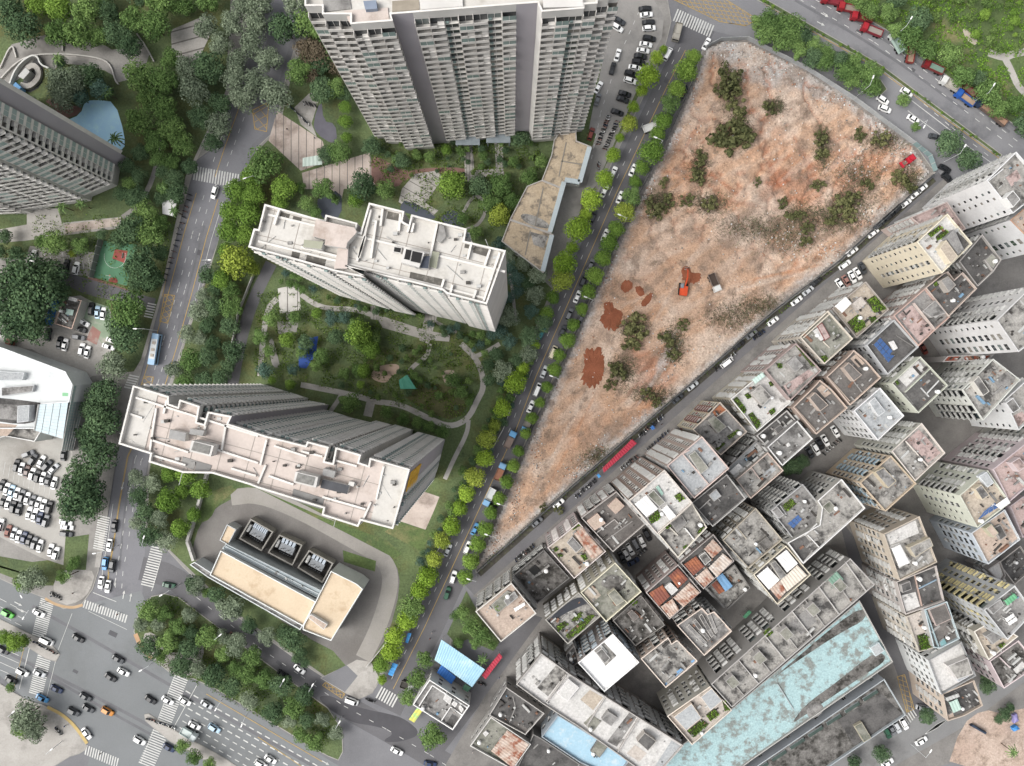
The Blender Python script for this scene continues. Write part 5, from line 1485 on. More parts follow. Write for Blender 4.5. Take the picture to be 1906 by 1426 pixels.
V('village_house', 'house with yellow-rimmed sooty roof', 'J', [(125, 850), (505, 520), (795, 840), (405, 1175)], 20, '#b4ae94', 'moss', 'wcw', '#d5cdab', [('ph', [(420, 870), (500, 810), (610, 940), (520, 1000)], 1.8, '#b3ad92', 'moss'), ('wl', [(520, 840), (650, 980)], .4), ('fl', [(320, 740), (480, 620), (650, 740), (560, 850), (430, 820)], 'mould'), ('fl', [(150, 850), (260, 770), (350, 880), (250, 960)], 'beige')])
V('low_block', 'low mouldy roof strewn with scraps south of the yellow-rimmed roof', 'J', [(480, 1160), (790, 880), (1055, 1210), (730, 1440)], 15, '#7f7a75', 'mould', 'c', None, [('ph', [(640, 1080), (690, 1040), (770, 1120), (710, 1170)], 1.4, '#8a7d78', 'brown'), ('pl', [(660, 960), (720, 920), (760, 960), (700, 1000)], .6)])
V('village_house', 'house with rust-red sheet roofs beside the parking yard', 'J', [(845, 850), (1200, 540), (1455, 840), (1105, 1145)], 20, '#a08b86', 'dark', 'wcw', '#a89d96', [('sh', [(880, 860), (1030, 770), (1110, 890), (990, 1000)], 1.6, RUST), ('sh', [(1100, 670), (1200, 580), (1310, 700), (1200, 800)], 1.6, RUST), ('sh', [(1010, 1010), (1140, 920), (1210, 1040), (1110, 1130)], 1.4, RUSTW), ('sh', [(1150, 910), (1330, 740), (1440, 850), (1260, 1010)], 1.4, RUSTW), ('ph', [(1050, 790), (1120, 740), (1200, 820), (1130, 880)], 1.2, '#d0cdc8', 'white')])
V('village_house', 'house with rust-red and pale sheet roofs north of the stained yard', 'J', [(1225, 520), (1590, 205), (1820, 500), (1480, 810)], 20, '#8f807c', 'dark', 'c', '#a69b94', [('sh', [(1270, 540), (1400, 450), (1490, 560), (1370, 660)], 1.6, RUST), ('sh', [(1490, 370), (1590, 260), (1690, 370), (1580, 470)], 1.6, RUSTW), ('sh', [(1390, 690), (1520, 580), (1600, 690), (1490, 790)], 1.4, RUSTW), ('sh', [(1540, 580), (1700, 420), (1800, 500), (1630, 680)], 1.4, nm('white_rust_sheet', '#cfc9c2', '#b3a294', .5, .7, stain='#9c7b68', sscale=.4)), ('ph', [(1430, 450), (1500, 400), (1570, 490), (1500, 550)], 1.2, '#c9c6c0', 'stain')])
V('low_block', 'low stained roof with blue lean-to sheet', 'H', [(-30, 560), (280, 300), (455, 560), (200, 800)], 11, '#7a7672', 'stain', 'c', None, [('sh', [(80, 450), (150, 400), (260, 540), (180, 600)], 1.4, BSHEET), ('sh', [(20, 520), (80, 480), (170, 590), (110, 630)], .9, RUST)])
V('village_house', 'tan-rimmed roof with rows of long grey slabs', 'J', [(1190, 1215), (1465, 1020), (1530, 1090), (1600, 1060), (1795, 1277), (1490, 1547)], 19, '#b19a8c', 'grey', 'dwd', '#d0bba9', [('ph', [(1290 + 70 * i, 1230 - 58 * i), (1325 + 70 * i, 1200 - 58 * i), (1520 + 40 * i, 1400 - 40 * i), (1490 + 40 * i, 1430 - 40 * i)], .5, '#aaa49c', 'grey', 0) for i in range(4)])
V('village_house', 'tan-rimmed roof littered with blue tarpaulin scraps', 'K', [(790, 275), (1090, 40), (1130, 110), (1190, 70), (1415, 300), (1065, 595)], 19, '#b19a88', 'stain', 'wdw', '#d3bfae', [('wl', [(1080, 560), (1260, 400)], .5, '#7c9fc4'), ('fl', [(1180, 420), (1230, 380), (1260, 410), (1210, 450)], BSHEET), ('fl', [(1050, 560), (1080, 520), (1110, 550), (1080, 580)], BSHEET), ('fl', [(1340, 300), (1380, 280), (1390, 310), (1350, 320)], BSHEET)])
V('village_house', 'block with brilliant white U-shaped roof', 'K', [(95, 320), (480, 0), (770, 315), (385, 640)], 19, '#9c8f8b', nm('roof_brilliant', '#f4f4f3', '#efefee', .3, .7), 'dac', '#dcdcda', [('fl', [(260, 170), (370, 80), (520, 240), (400, 355)], 'stain'), ('ph', [(290, 210), (360, 160), (450, 270), (390, 330)], 1.2, '#b5b2ad', 'grey')], ext2=nm('box_bluegrey', '#a9b3ba', '#98a2a9', .5))
V('apartment_block', 'long slab of white-roofed flats with rows of barred windows', 'n', [(961, 1274), (1008, 1217), (1060, 1255), (1272, 1388), (1215, 1452), (1150, 1404), (1080, 1355), (1010, 1310)], 20, '#8d8783', 'white', 'cdc', '#a9a39c',
  [('fl', [(1000, 1280), (1040, 1232), (1056, 1250), (1020, 1296)], 'stain'), ('wl', [(1018, 1308), (1054, 1256)], .9), ('ph', [(1036, 1290), (1058, 1264), (1078, 1280), (1056, 1306)], 1.6, '#cfcdca', 'white'), ('fl', [(1080, 1302), (1098, 1284), (1122, 1298), (1104, 1322)], 'beige'), ('wl', [(1092, 1352), (1128, 1296)], .9), ('fl', [(1086, 1346), (1102, 1330), (1120, 1342), (1104, 1362)], 'moss'), ('ph', [(1120, 1340), (1132, 1324), (1150, 1336), (1138, 1352)], 1.8, '#8f8c88', 'grey'), ('fl', [(1130, 1380), (1176, 1320), (1188, 1330), (1148, 1390)], 'grey'), ('wl', [(1150, 1400), (1190, 1336)], .9), ('ph', [(1186, 1380), (1200, 1364), (1222, 1380), (1206, 1398)], 2.4, '#a79f95', 'dark'), ('fl', [(1210, 1440), (1250, 1378), (1268, 1390), (1222, 1446)], 'pale'), ('fl', [(1166, 1402), (1182, 1386), (1204, 1402), (1190, 1418)], 'cream')], bay=2.9)
V('low_block', 'low dark roof with patched seams along the lane', 'M', [(490, 590), (910, 880), (700, 1115), (300, 900)], 9, '#8d8a86', 'dark', 'w', '#aaa69f', [('fl', [(590, 960), (740, 1060), (690, 1110), (540, 1010)], 'brown'), ('wl', [(560, 700), (590, 820), (520, 1000)], .15, '#8f8b86'), ('ph', [(730, 1000), (760, 980), (785, 1020), (760, 1045)], .8, '#3c3a38', 'mould', 0)])
V('low_block', 'low block with rust-streaked white sheet roof at the bottom edge', 'M', [(90, 1240), (320, 920), (760, 1220), (560, 1500)], 8, '#a5a29b', 'moss', 'w', '#c3c0ba', [('sh', [(320, 1300), (500, 1070), (740, 1220), (560, 1480)], 1.2, RUSTW), ('ph', [(230, 1100), (265, 1075), (295, 1100), (260, 1135)], .8, '#dcdad7', 'white', 0)])
V('low_block', 'low hall with bright sky-blue roof at the bottom edge', 'M', [(880, 1140), (1060, 900), (1540, 1190), (1850, 1400), (1700, 1600), (1300, 1420)], 9, '#8f9aa3', nm('roof_skyblue', '#a9c9da', '#9ebfd1', .3, .7, stain='#c3d2d8', sscale=.25, fine=(1.5, .12)), 'w', None, [('ph', [(1420, 1300), (1500, 1180), (1610, 1250), (1520, 1370)], 1.2, '#6f6a64', 'moss', 0)])
V('low_block', 'dark low roof below the sky-blue roof at the bottom edge', 'M', [(600, 1500), (790, 1110), (880, 1160), (1300, 1440), (1250, 1600)], 7, '#7f7b77', 'dark', '')
V('village_house', 'white-rimmed building with grey roof at the street mouth', 'N', [(645, 1080), (830, 805), (1270, 1090), (1085, 1360)], 10, '#c3c2bf', 'grey', 'w.', '#e0dfdb', [('wl', [(710, 1100), (860, 870)], .7), ('wl', [(860, 870), (1250, 1120)], .7), ('ph', [(980, 1020), (1010, 960), (1080, 1010), (1050, 1080)], 1.8, '#d8d6d1', 'white'), ('ph', [(1070, 1070), (1100, 1040), (1140, 1070), (1110, 1110)], 1.4, '#d8d6d1', 'white', 0), ('ph', [(1150, 1120), (1170, 1090), (1205, 1130), (1180, 1170)], 1.4, '#d8d6d1', 'white', 0), ('wl', [(960, 1260), (1060, 1110), (1190, 1200)], .6), ('fl', [(1010, 1290), (1080, 1180), (1180, 1240), (1090, 1340)], 'dark')])
V('low_block', 'pink block beyond the blue-walled block at the right edge', 'D', [(1750, 130), (1901, 20), (2120, 300), (1890, 480)], 21, '#a9979a', 'pink', 'wcw')
V('low_block', 'low sooty roof below the smooth beige roof at the right edge', 'D', [(1620, 760), (1860, 570), (2020, 800), (1800, 1000)], 9, '#7f7a76', 'dark', 'c', '#a39b94')
V('low_block', 'small white-patched roof beneath the beige-roofed block', 'D', [(1500, 830), (1640, 740), (1700, 900), (1650, 985)], 12, '#9c938d', 'white', 'c')
V('low_block', 'low dark roof squeezed beside the white-roofed alley block', 'E', [(1130, 120), (1230, 160), (1350, 250), (1290, 430), (1200, 360)], 12, '#87827c', 'mould', 'c')
V('low_block', 'lean rear wing of dark rooms behind the long white-roofed slab', 'M', [(1150, 230), (1240, 130), (1300, 300), (1200, 390)], 12, '#7d7874', 'dark', 'c')
# ------------------------------------------------------------------ estate towers and slabs
TW = [nm('tower_white', '#c2c0bc', '#b3b1ad', .15, .85, k=1.0), nm('tower_grey', '#a09ca1', '#979398', .05, .85, k=1.0)]
TU = [nm('tower_trim', '#cecbc6', '#bebbb6', .3, .8, k=1.0), plain('tower_window', '#4a4c4e', .25, .5), nm('tower_glass', '#8fa09d', '#7b8c89', .4, .2)]
ROOFT = nm('tower_roof', '#d2cfc9', '#c5c1ba', .2, .9, stain='#a8a299', sscale=.13, samt=(.53, .72), fine=(1.5, .1))
ROOFP = nm('tower_roof_pink', '#d0c4bc', '#c5b9b1', .2, .9, stain='#a8998e', sscale=.13, samt=(.52, .72), fine=(1.5, .1))


def tower(name, label, px, zpx, h, spec, roofm, default='T', grey=(), bay=3.4, floor=2.95, par=1.2, limit=300, umats=None, blankc=0, z0=5.5):
    outer = PP(px, zpx)
    # keep the tracing order for edge numbers but make it counter-clockwise
    a = sum(outer[i][0] * outer[(i + 1) % len(outer)][1] - outer[(i + 1) % len(outer)][0] * outer[i][1] for i in range(len(outer)))
    n = len(outer)
    order = list(range(n))
    c = Vector((sum(p[0] for p in outer) / n, sum(p[1] for p in outer) / n))
    B = Building(name, label, 'tower', (c.x, c.y))
    lo = B.L(outer)
    for i in range(n):
        p, q = i, (i + 1) % n
        if a < 0:
            p, q = q, p
        vis = facing(outer[p], outer[q])
        s = spec.get(i, default)
        g_ = 1 if i in grey else blankc
        B.face(lo[p], lo[q], -.12, z0, '', m=g_)
        L = (Vector(lo[p]) - Vector(lo[q])).length
        B.face(lo[p], lo[q], z0, h, s if vis and i not in grey and L > 2.4 else '', floor, bay, m=g_)
    B.finish(TW, umats or TU, limit)
    lo = ccw(lo)
    inn = inset(lo, .35)
    pb = MB()
    pb.ring(inset(lo, -.05), inn, h - .1, h + .05, 0, zi=h - par)
    pb.obj('parapet', TU[0], B.root)
    rb = MB()
    rb.flat(inn, h - par)
    rb.obj('roof', roofm, B.root)
    return B, h - par


def roof_part(B, zr, name, pts, dh, mat, mt=None, z=None, top=0.0):
    """block on a tower roof: traced points, height above roof"""
    x = MB()
    x.prism(B.L(PP(pts, zr + dh)), zr + top, zr + dh, 0, 1)
    return x.obj(name, [mat, mt or mat], B.root)


# tower north of the garden, built up from its traced foot
T1, zr = tower('apartment_tower', 'tallest apartment tower with stepped wings at the top of the picture',
               [(703, 258), (724, 258), (724, 268), (758, 268), (758, 280), (809, 276), (807, 268), (833, 266), (958, 256), (984, 254), (989, 265), (1040, 261), (1040, 256), (1056, 255), (1056, 251), (1070, 250), (1070, 246), (1083, 245), (1083, 170), (703, 170)], 0, 88,
               {10: 'TTXT', 7: 'TTXTTXTT'}, ROOFT, grey=(6, 8), bay=3.6, umats=TU)
for i, (pts, dh, m) in enumerate((([(640, 20), (722, 14), (724, 38), (650, 42)], .3, ROOFP), ([(730, 2), (780, -2), (780, 18), (730, 22)], .2, nm('roof_earth', '#a39a8c', '#8d8577', .3)), ([(600, -4), (650, -8), (654, 16), (604, 22)], .25, CONC), ([(1010, -4), (1084, -6), (1086, 12), (1012, 14)], 1.4, TW[0]), ([(676, 2), (700, 0), (702, 16), (680, 18)], 1.5, nm('roof_plant_blue', '#8b95a5', '#7b8595', .4)), ([(780, 0), (860, -6), (862, 12), (784, 18)], .6, TW[0]))):
    roof_part(T1, zr, 'roof_terrace' if dh < 1 else 'stair_house', pts, dh, m)
b = MB()
q = T1.L([p.to_2d() for p in (P(812, 268), P(984, 254), P(983, 248), P(811, 262))])
for k in range(2):
    u = 26 + 0 * k
for (x, y) in ((872, 262), (928, 258)):
    cpt = T1.L([P(x, y).to_2d()])[0]
    b.box(cpt[0] - 4.2, cpt[0] + 4.2, cpt[1] - 3, cpt[1] + 3, 4.2, 4.5)
    b.box(cpt[0] - 3.9, cpt[0] - 3.6, cpt[1] - 2.8, cpt[1] - 2.5, -.1, 4.2)
    b.box(cpt[0] + 3.6, cpt[0] + 3.9, cpt[1] - 2.8, cpt[1] - 2.5, -.1, 4.2)
b.obj('entrance_canopy', nm('canopy_bluegrey', '#9aa3a8', '#8a9398', .4), T1.root)

# tower at the left edge, roof out of the picture
T2, zr2 = tower('apartment_tower', 'balcony tower with blank grey end wall at the left edge', [(241, 296), (224, 314), (219, 346), (172, 366), (170, 374), (62, 391), (60, 397), (-80, 402), (-190, 330), (60, 190)], 0, 88,
                {1: 'VU', 2: 'UTV', 4: 'TTV', 6: 'TTV'}, ROOFT, grey=(0,), bay=3.3, umats=[TU[0], GLASSD, nm('balcony_glass', '#a9b8b4', '#98a8a4', .5, .15)])
for x, y in ((40, 392), (85, 384)):
    c = T2.L([P(x, y).to_2d()])[0]
    b = MB()
    b.box(c[0] - 1.7, c[0] + 1.7, c[1] - 1.6, c[1] + 1.6, 4.0, 4.3)
    b.box(c[0] - 1.5, c[0] - 1.3, c[1] - 1.4, c[1] - 1.2, 0, 4)
    b.box(c[0] + 1.3, c[0] + 1.5, c[1] - 1.4, c[1] - 1.2, 0, 4)
    b.obj('entrance_canopy', METALW, T2.root)

# middle slab (traced at roof height)
T3px = [(492.8, 380), (586, 406), (604, 410), (606.5, 400), (665, 415.5), (662, 430), (671, 433), (687, 377.6), (752, 393.6), (748.7, 412), (761, 418.8), (766, 399.5), (810, 411.6), (868, 426), (864, 448.8), (941.3, 466.5), (906, 565.8), (832, 546.5), (823.5, 539.7), (764.6, 524.6), (736, 518.7), (643.4, 493.4), (679, 516), (652, 511), (620, 504), (606.5, 499.6), (540.8, 481), (462.5, 460), (472.6, 425.6), (481, 427)]
T3, zr3 = tower('apartment_slab', 'white-roofed apartment slab in the middle of the estate', T3px, 90, 90, {15: ''}, ROOFT, default='YYX', bay=3.4, umats=TU)
for p, dh, m in (([(752, 462), (790, 470), (780, 498), (746, 488)], 3.2, TW[0]), ([(733, 458), (748, 461), (746, 472), (731, 469)], .9, TW[0]), ([(566, 446), (602, 450), (598, 464), (564, 460)], 2.6, nm('roof_green_grey', '#a5a694', '#979886', .3)), ([(774, 480), (800, 476), (797, 500), (773, 498)], 2.2, nm('roof_shed_slate', '#4e535e', '#444953', .3)), ([(800, 466), (818, 470), (812, 500), (796, 496)], .8, MATS['roof_green_grey']),
                 ([(588, 408), (604, 412), (660, 424), (664, 432), (646, 452), (644, 462), (604, 456), (606, 446), (582, 440)], 2.4, ROOFP), ([(630, 455), (648, 460), (646, 500), (622, 500)], 1.2, ROOFP), ([(826, 420), (830, 440), (820, 452), (812, 448), (818, 418)], 1.0, CONC)):
    roof_part(T3, zr3, 'roof_block', p, dh, TW[0], m)
for p in ([(756, 464), (766, 466), (762, 484), (752, 482)], [(768, 467), (786, 471), (782, 490), (764, 486)], [(734, 460), (746, 462), (745, 470), (733, 468)]):
    roof_part(T3, zr3, 'vent_opening', p, 3.35 if p[0][0] > 750 else 1.0, DARK, DARK)
for p in ([(866, 452), (880, 454), (878, 464), (864, 461)], [(884, 456), (911, 463), (906, 478), (880, 470)], [(520, 394), (540, 399), (537, 408), (517, 402)], [(546, 402), (562, 406), (560, 413), (544, 409)], [(722, 394), (748, 399), (745, 412), (719, 407)], [(764, 506), (826, 520), (820, 541), (760, 526)], [(545, 463), (560, 466), (556, 482), (542, 478)], [(572, 472), (608, 480), (604, 496), (568, 488)]):
    roof_part(T3, zr3, 'sunken_terrace', p, .05, nm('well_dark', '#68655f', '#55524d', .4, stain='#8f8b84', sscale=.4))
for a, c in (((497, 398), (940, 505)), ((478, 448), (905, 555)), ((690, 390), (668, 480)), ((768, 404), (758, 432)), ((814, 414), (800, 480)), ((878, 450), (870, 482)), ((912, 464), (902, 494)), ((712, 388), (708, 420)), ((745, 398), (742, 430)), ((520, 388), (510, 418)), ((560, 460), (640, 480)), ((930, 470), (900, 560)), ((700, 410), (690, 480)), ((680, 440), (664, 486)), ((770, 415), (766, 432)), ((820, 540), (826, 520)), ((842, 530), (838, 546)), ((886, 540), (880, 558))):
    x = MB()
    x.prism(T3.L(ribbon(PP([a, c], zr3 + .9), .5)), zr3, zr3 + (.35 if abs(c[0] - a[0]) > 200 else .9))
    x.obj('roof_beam', TU[0], T3.root)

# lower slab
T4px = [(247.8, 717.7), (314, 738), (314, 752), (331, 758), (334.5, 744), (371.5, 756.4), (366, 786), (380, 790), (387, 766.5), (431, 775), (424.5, 789), (496, 812), (568.8, 830), (572, 822), (611.8, 832.4), (604, 859), (619, 862.7), (625, 833), (671.5, 846.7), (668, 861), (685.8, 867), (688.4, 852.6), (762.4, 873.6), (752, 912), (731.3, 984.7), (671.5, 968.8), (666.5, 980.5), (599, 958.7), (602, 946), (543.6, 928), (479, 908), (464, 902), (395, 881), (341, 880), (277, 860), (280, 845), (220.8, 826.3)]
T4, zr4 = tower('apartment_slab', 'pinkish-roofed apartment slab with yellow sign on its end wall', T4px, 87, 87, {23: 'XY'}, ROOFP, default='YYX', grey=(9, 22), bay=3.4, umats=TU)
for p, dh, m in (([(249, 722), (294, 734), (268, 842), (224, 826)], .15, ROOFT), ([(714, 864), (760, 876), (731, 980), (690, 968), (700, 930)], .15, ROOFT), ([(357, 820), (398, 830), (392, 850), (352, 840)], 3.4, TW[0]), ([(550, 878), (592, 888), (588, 908), (546, 898)], 3.4, TW[0]), ([(316, 800), (346, 806), (344, 822), (314, 816)], 2.0, nm('roof_plant', '#a5a4a2', '#8e8d8b', .6)), ([(600, 892), (650, 904), (646, 920), (596, 908)], 1.6, nm('roof_shed_dark', '#55565a', '#494a4d', .4)),
                 ([(340, 850), (366, 858), (360, 875), (337, 867)], .12, CONC), ([(366, 858), (394, 866), (388, 884), (362, 876)], .12, nm('roof_pad', '#8b8a88', '#7d7c7a', .3)), ([(546, 910), (604, 928), (598, 948), (542, 930)], .12, MATS['roof_pad']), ([(354, 798), (380, 802), (377, 812), (352, 808)], 1.6, MATS['roof_plant']), ([(602, 872), (624, 878), (621, 890), (600, 884)], 1.6, MATS['roof_plant']), ([(650, 896), (660, 898), (658, 906), (648, 903)], 1.4, TW[0])):
    roof_part(T4, zr4, 'roof_block', p, dh, TW[0] if dh > .2 else m, m)
for p, dh in (([(361, 823), (392, 831), (388, 846), (356, 838)], 3.55), ([(554, 881), (586, 889), (582, 904), (550, 896)], 3.55)):
    roof_part(T4, zr4, 'roof_grille', p, dh, nm('grille', '#8d8c88', '#6f6e6a', 1.2))
for a, c in (((252, 740), (480, 812)), ((240, 770), (264, 778)), ((290, 760), (278, 842)), ((420, 790), (412, 840)), ((496, 818), (484, 866)), ((480, 900), (494, 866)), ((600, 850), (560, 840)), ((700, 930), (714, 868)), ((284, 820), (350, 842)), ((600, 925), (680, 948)), ((690, 935), (676, 966)), ((285, 848), (345, 866)), ((400, 836), (480, 862)), ((430, 872), (476, 886)), ((500, 886), (546, 902)), ((510, 830), (570, 850)), ((620, 856), (664, 868)), ((310, 745), (304, 770)), ((388, 770), (380, 800))):
    x = MB()
    x.prism(T4.L(ribbon(PP([a, c], zr4 + .6), .45)), zr4 + .1, zr4 + .6)
    x.obj('roof_beam', TU[0], T4.root)


def roof_joints(B, px, z, ang, pitch):
    poly = ccw(B.L(PP(px, z)))
    x = MB()
    for a in (ang, ang + 90):
        nx, ny = math.cos(math.radians(a)), math.sin(math.radians(a))
        ds = [nx * p[0] + ny * p[1] for p in poly]
        d = min(ds) + pitch * .6
        while d < max(ds):
            q = clip(clip(poly, nx, ny, d + .16), -nx, -ny, -d)
            if len(q) > 2:
                x.prism(q, z, z + .03 + (.004 if a == ang else 0))
            d += pitch
    x.obj('roof_joints', nm('joint_grey', '#a39c94', '#938c85', .6), B.root)['kind'] = 'stuff'


roof_joints(T3, T3px, zr3, -14, 6.2)
roof_joints(T4, T4px, zr4, -15, 6.6)
rn = random.Random(5)
for B, px, z, n_ in ((T3, T3px, zr3, 46), (T4, T4px, zr4, 60)):
    lo_ = ccw(inset(B.L(PP(px, z)), .8))
    x = MB()
    xs, ys = [p[0] for p in lo_], [p[1] for p in lo_]
    k = 0
    while k < n_:
        u, v = rn.uniform(min(xs), max(xs)), rn.uniform(min(ys), max(ys))
        if not inside(u, v, lo_):
            continue
        k += 1
        s_ = rn.choice((.15, .2, .35, .5))
        if rn.random() < .25:
            x.tube((u, v, z + .15), (u + rn.uniform(-4, 4), v + rn.uniform(-4, 4), z + .15), .07, n=5, m=1)
        else:
            x.box(u - s_, u + s_, v - s_ * .7, v + s_ * .7, z, z + rn.uniform(.2, 1.0), rn.choice((0, 1, 2)))
    x.obj('roof_clutter', [CONC, METALW, nm('vent_dark', '#55524e', '#474440', .8)], B.root)['kind'] = 'stuff'
# yellow characters fixed to the end wall
pa, pb_ = P(762.4, 873.6, 87), P(752, 912, 87)
dv = Vector((pb_.x - pa.x, pb_.y - pa.y, 0)).normalized()
nv = Vector((dv.y, -dv.x, 0))
if nv.dot(-pa) < 0:
    nv = -nv
b = MB()


def stroke(u0, z0, u1, z1, w=.45):
    p, q = Vector((u0, z0)), Vector((u1, z1))
    d = (q - p).normalized()
    s = Vector((-d.y, d.x)) * w / 2
    pts = [p + s, p - s, q - s, q + s]
    for off_ in (0, .25):
        f = [pa + dv * a.x + Vector((0, 0, a.y - pa.z)) + nv * (.12 + off_) for a in pts]
        b.poly(f)
    f0 = [pa + dv * a.x + Vector((0, 0, a.y - pa.z)) + nv * .12 for a in pts]
    f1 = [x + nv * .25 for x in f0]
    for i in range(4):
        b.poly([f0[i], f0[(i + 1) % 4], f1[(i + 1) % 4], f1[i]])


for k in range(3):                    # three block characters, top to bottom
    z = 83.5 - k * 6.2
    for st in ((0.4, 0, 5.2, 0), (.8, -1.6, 4.8, -1.6), (.4, -3.2, 5.2, -3.2), (2.8, .8, 2.8, -4.6), (.8, -1.6, .8, -3.2), (4.8, -1.6, 4.8, -3.2), (2.8, -3.2, .6, -5), (2.8, -3.2, 5, -5)):
        stroke(st[0] + .6, z + st[1], st[2] + .6, z + st[3], .75)
sg = b.obj('wall_sign', nm('sign_yellow', '#e0b13e', '#d0a036', .5, .6, k=1.0), T4.root)
sg.location = (-T4.o[0], -T4.o[1], 0)

# low shops beside the tower, with mouldy beige roofs
SHOPR = nm('shop_roof', '#cdbba2', '#bba98f', .2, .92, stain='#857b6e', sscale=.3, samt=(.5, .62), fine=(1.5, .3))
GUT = nm('gutter_bluegrey', '#a9b9be', '#98a9ae', .3, .6, k=1.0)
GW = '#a9b9be'
for lab, px, ex_ in (('northern beige-roofed shop wing against the tower drive', [(395, 55), (500, 50), (502, 105), (590, 140), (527, 362), (432, 346), (408, 392), (290, 345), (350, 190), (365, 100)], [('wl', [(582, 142), (522, 356)], .7, GW, 1.6), ('wl', [(522, 356), (432, 342)], .7, GW, 1.6), ('wl', [(440, 110), (395, 320)], .12, '#8b8274', .4), ('wl', [(410, 225), (560, 250)], .12, '#8b8274', .4)]),
                     ('middle beige-roofed shop wing between garden and drive', [(290, 346), (407, 393), (432, 348), (345, 668), (95, 585), (200, 382)], [('wl', [(426, 356), (340, 660)], .7, GW, 1.6), ('wl', [(300, 390), (250, 620)], .12, '#8b8274', .4), ('fl', [(150, 560), (200, 545), (330, 600), (340, 650), (200, 615)], 'stain')]), ('southern beige-roofed shop wing near the grove', [(95, 588), (348, 672), (360, 676), (300, 912), (45, 718)], [('wl', [(352, 680), (296, 900)], .7, GW, 1.6), ('wl', [(220, 650), (190, 800)], .12, '#8b8274', .4), ('fl', [(220, 660), (330, 690), (300, 760), (240, 740)], 'stain')])):
    B = village('shop_row', lab, 'SH', px, 6.5, '#b9b6b0', SHOPR, 'w', '#b3aca2', ex_, par=.5, cat='shop')
# substation
SR = nm('substation_roof', '#d8c6ac', '#cdbaa0', .12, .9, stain='#b39a7c', sscale=.1, samt=(.54, .7), fine=(1.5, .1))
SUB = village('substation_building', 'long substation building with sandy roof', 'S4', [(300, 835), (420, 565), (1470, 1130), (1330, 1400)], 10, '#c3c8c8', SR, '', '#d3d6d5', par=.7)
village('substation_annex', 'square sandy-roofed end block of the substation', 'S4', [(1330, 1400), (1470, 1125), (1640, 790), (1920, 930), (1990, 990), (1640, 1560), (1330, 1440)], 11.5, '#c3c8c8', SR, '', '#d3d6d5', [('ph', [(1380, 1300), (1420, 1270), (1600, 1380), (1560, 1440)], 1.8, '#c9cdcd', 'tan')], par=.7)
village('substation_annex', 'tiny sandy-roofed hut at the substation corner', 'S4', [(410, 450), (490, 275), (590, 330), (500, 500)], 6, '#aeb2b3', SR, '', None, par=.4)
village('substation_gallery', 'blue-grey ridged roof strip above the transformer bays', 'S4', [(440, 540), (480, 490), (1560, 1020), (1500, 1090)], 8, '#a3adb1', nm('gallery_roof', '#a9b3b7', '#9aa5a9', .2, .6), '', None, [('wl', [(470, 520), (1520, 1060)], .4, '#b9c2c5')], par=.3)
village('substation_gallery', 'narrow grey ledge building along the street side of the substation', 'S4', [(80, 720), (130, 690), (300, 800), (1330, 1380), (1300, 1440), (280, 860)], 7, '#b3b9ba', 'grey', '', '#c3c8c8', par=.4)
for i, pts in enumerate(([(640, 420), (770, 200), (1020, 345), (890, 560)], [(955, 575), (1085, 375), (1340, 490), (1230, 720)], [(1280, 740), (1410, 545), (1680, 690), (1560, 910)])):
    px = Z('S4', pts)
    c = PP(px, 3)
    cc = Vector((sum(p[0] for p in c) / 4, sum(p[1] for p in c) / 4))
    root = thing('transformer_bay', 'walled transformer bay with grey machinery, %s from the left' % ORD[i + 1], 'transformer', (cc.x, cc.y, 0), 0, 'transformer bays')
    lo = ccw([(p[0] - cc.x, p[1] - cc.y) for p in c])
    x = MB()
    x.ring(lo, inset(lo, .45), -.1, 4.6, 0, zi=.05)
    x.obj('bay_wall', nm('bay_wall', '#98958f', '#827f7a', .3, .9, k=.8), root)
    x = MB()
    x.flat(inset(lo, .5), .06)
    x.obj('bay_floor', nm('bay_floor', '#454341', '#3a3836', .4), root)
    d = (Vector(lo[1]) - Vector(lo[0])).normalized()
    ang = math.atan2(d.y, d.x)
    q = Z('S4', pts)
    dirv = Vector(c[2]) - Vector(c[1])
    ang = math.atan2(dirv.y, dirv.x)
    x = MB()
    x.box(-2.6, 2.6, -1.4, 1.2, .1, 3.0)
    for k in range(6):
        x.tube((-2 + k * .8, -2.4, .4), (-2 + k * .8, -2.4, 2.2), .12, n=6)
    t = x.obj('transformer_tank', nm('machine_grey', '#8e9296', '#7b7f83', .5, .6), root)
    t.rotation_euler.z = ang
    for k in range(4 if i else 8):
        n_ = 4 if i else 8
        y = MB()
        wd = 5.4 / n_
        y.box(-2.7 + k * wd, -2.7 + (k + .7) * wd, 1.4, 3.2, .8, 3.4 + .2 * (k % 2))
        r = y.obj('radiator', nm('radiator_grey', '#b3bcc6', '#a1abb5', .6, .5), root)
        r.rotation_euler.z = ang
    y = MB()
    y.tube((-3.6, -.9, 3.2), (-3.6, 1.9, 3.2), .6, n=10)
    r = y.obj('oil_tank', METALW, root)
    r.rotation_euler.z = ang
    for k in range(5):
        y = MB()
        y.tube((-1.8 + k * .9, -.9 + .5 * (k % 2), 3.2), (-1.8 + k * .9, -.9 + .5 * (k % 2), 4.4), .16, .06, 6)
        r = y.obj('bushing', nm('bushing', '#b9b3ab', '#a59f97', .6), root)
        r.rotation_euler.z = ang

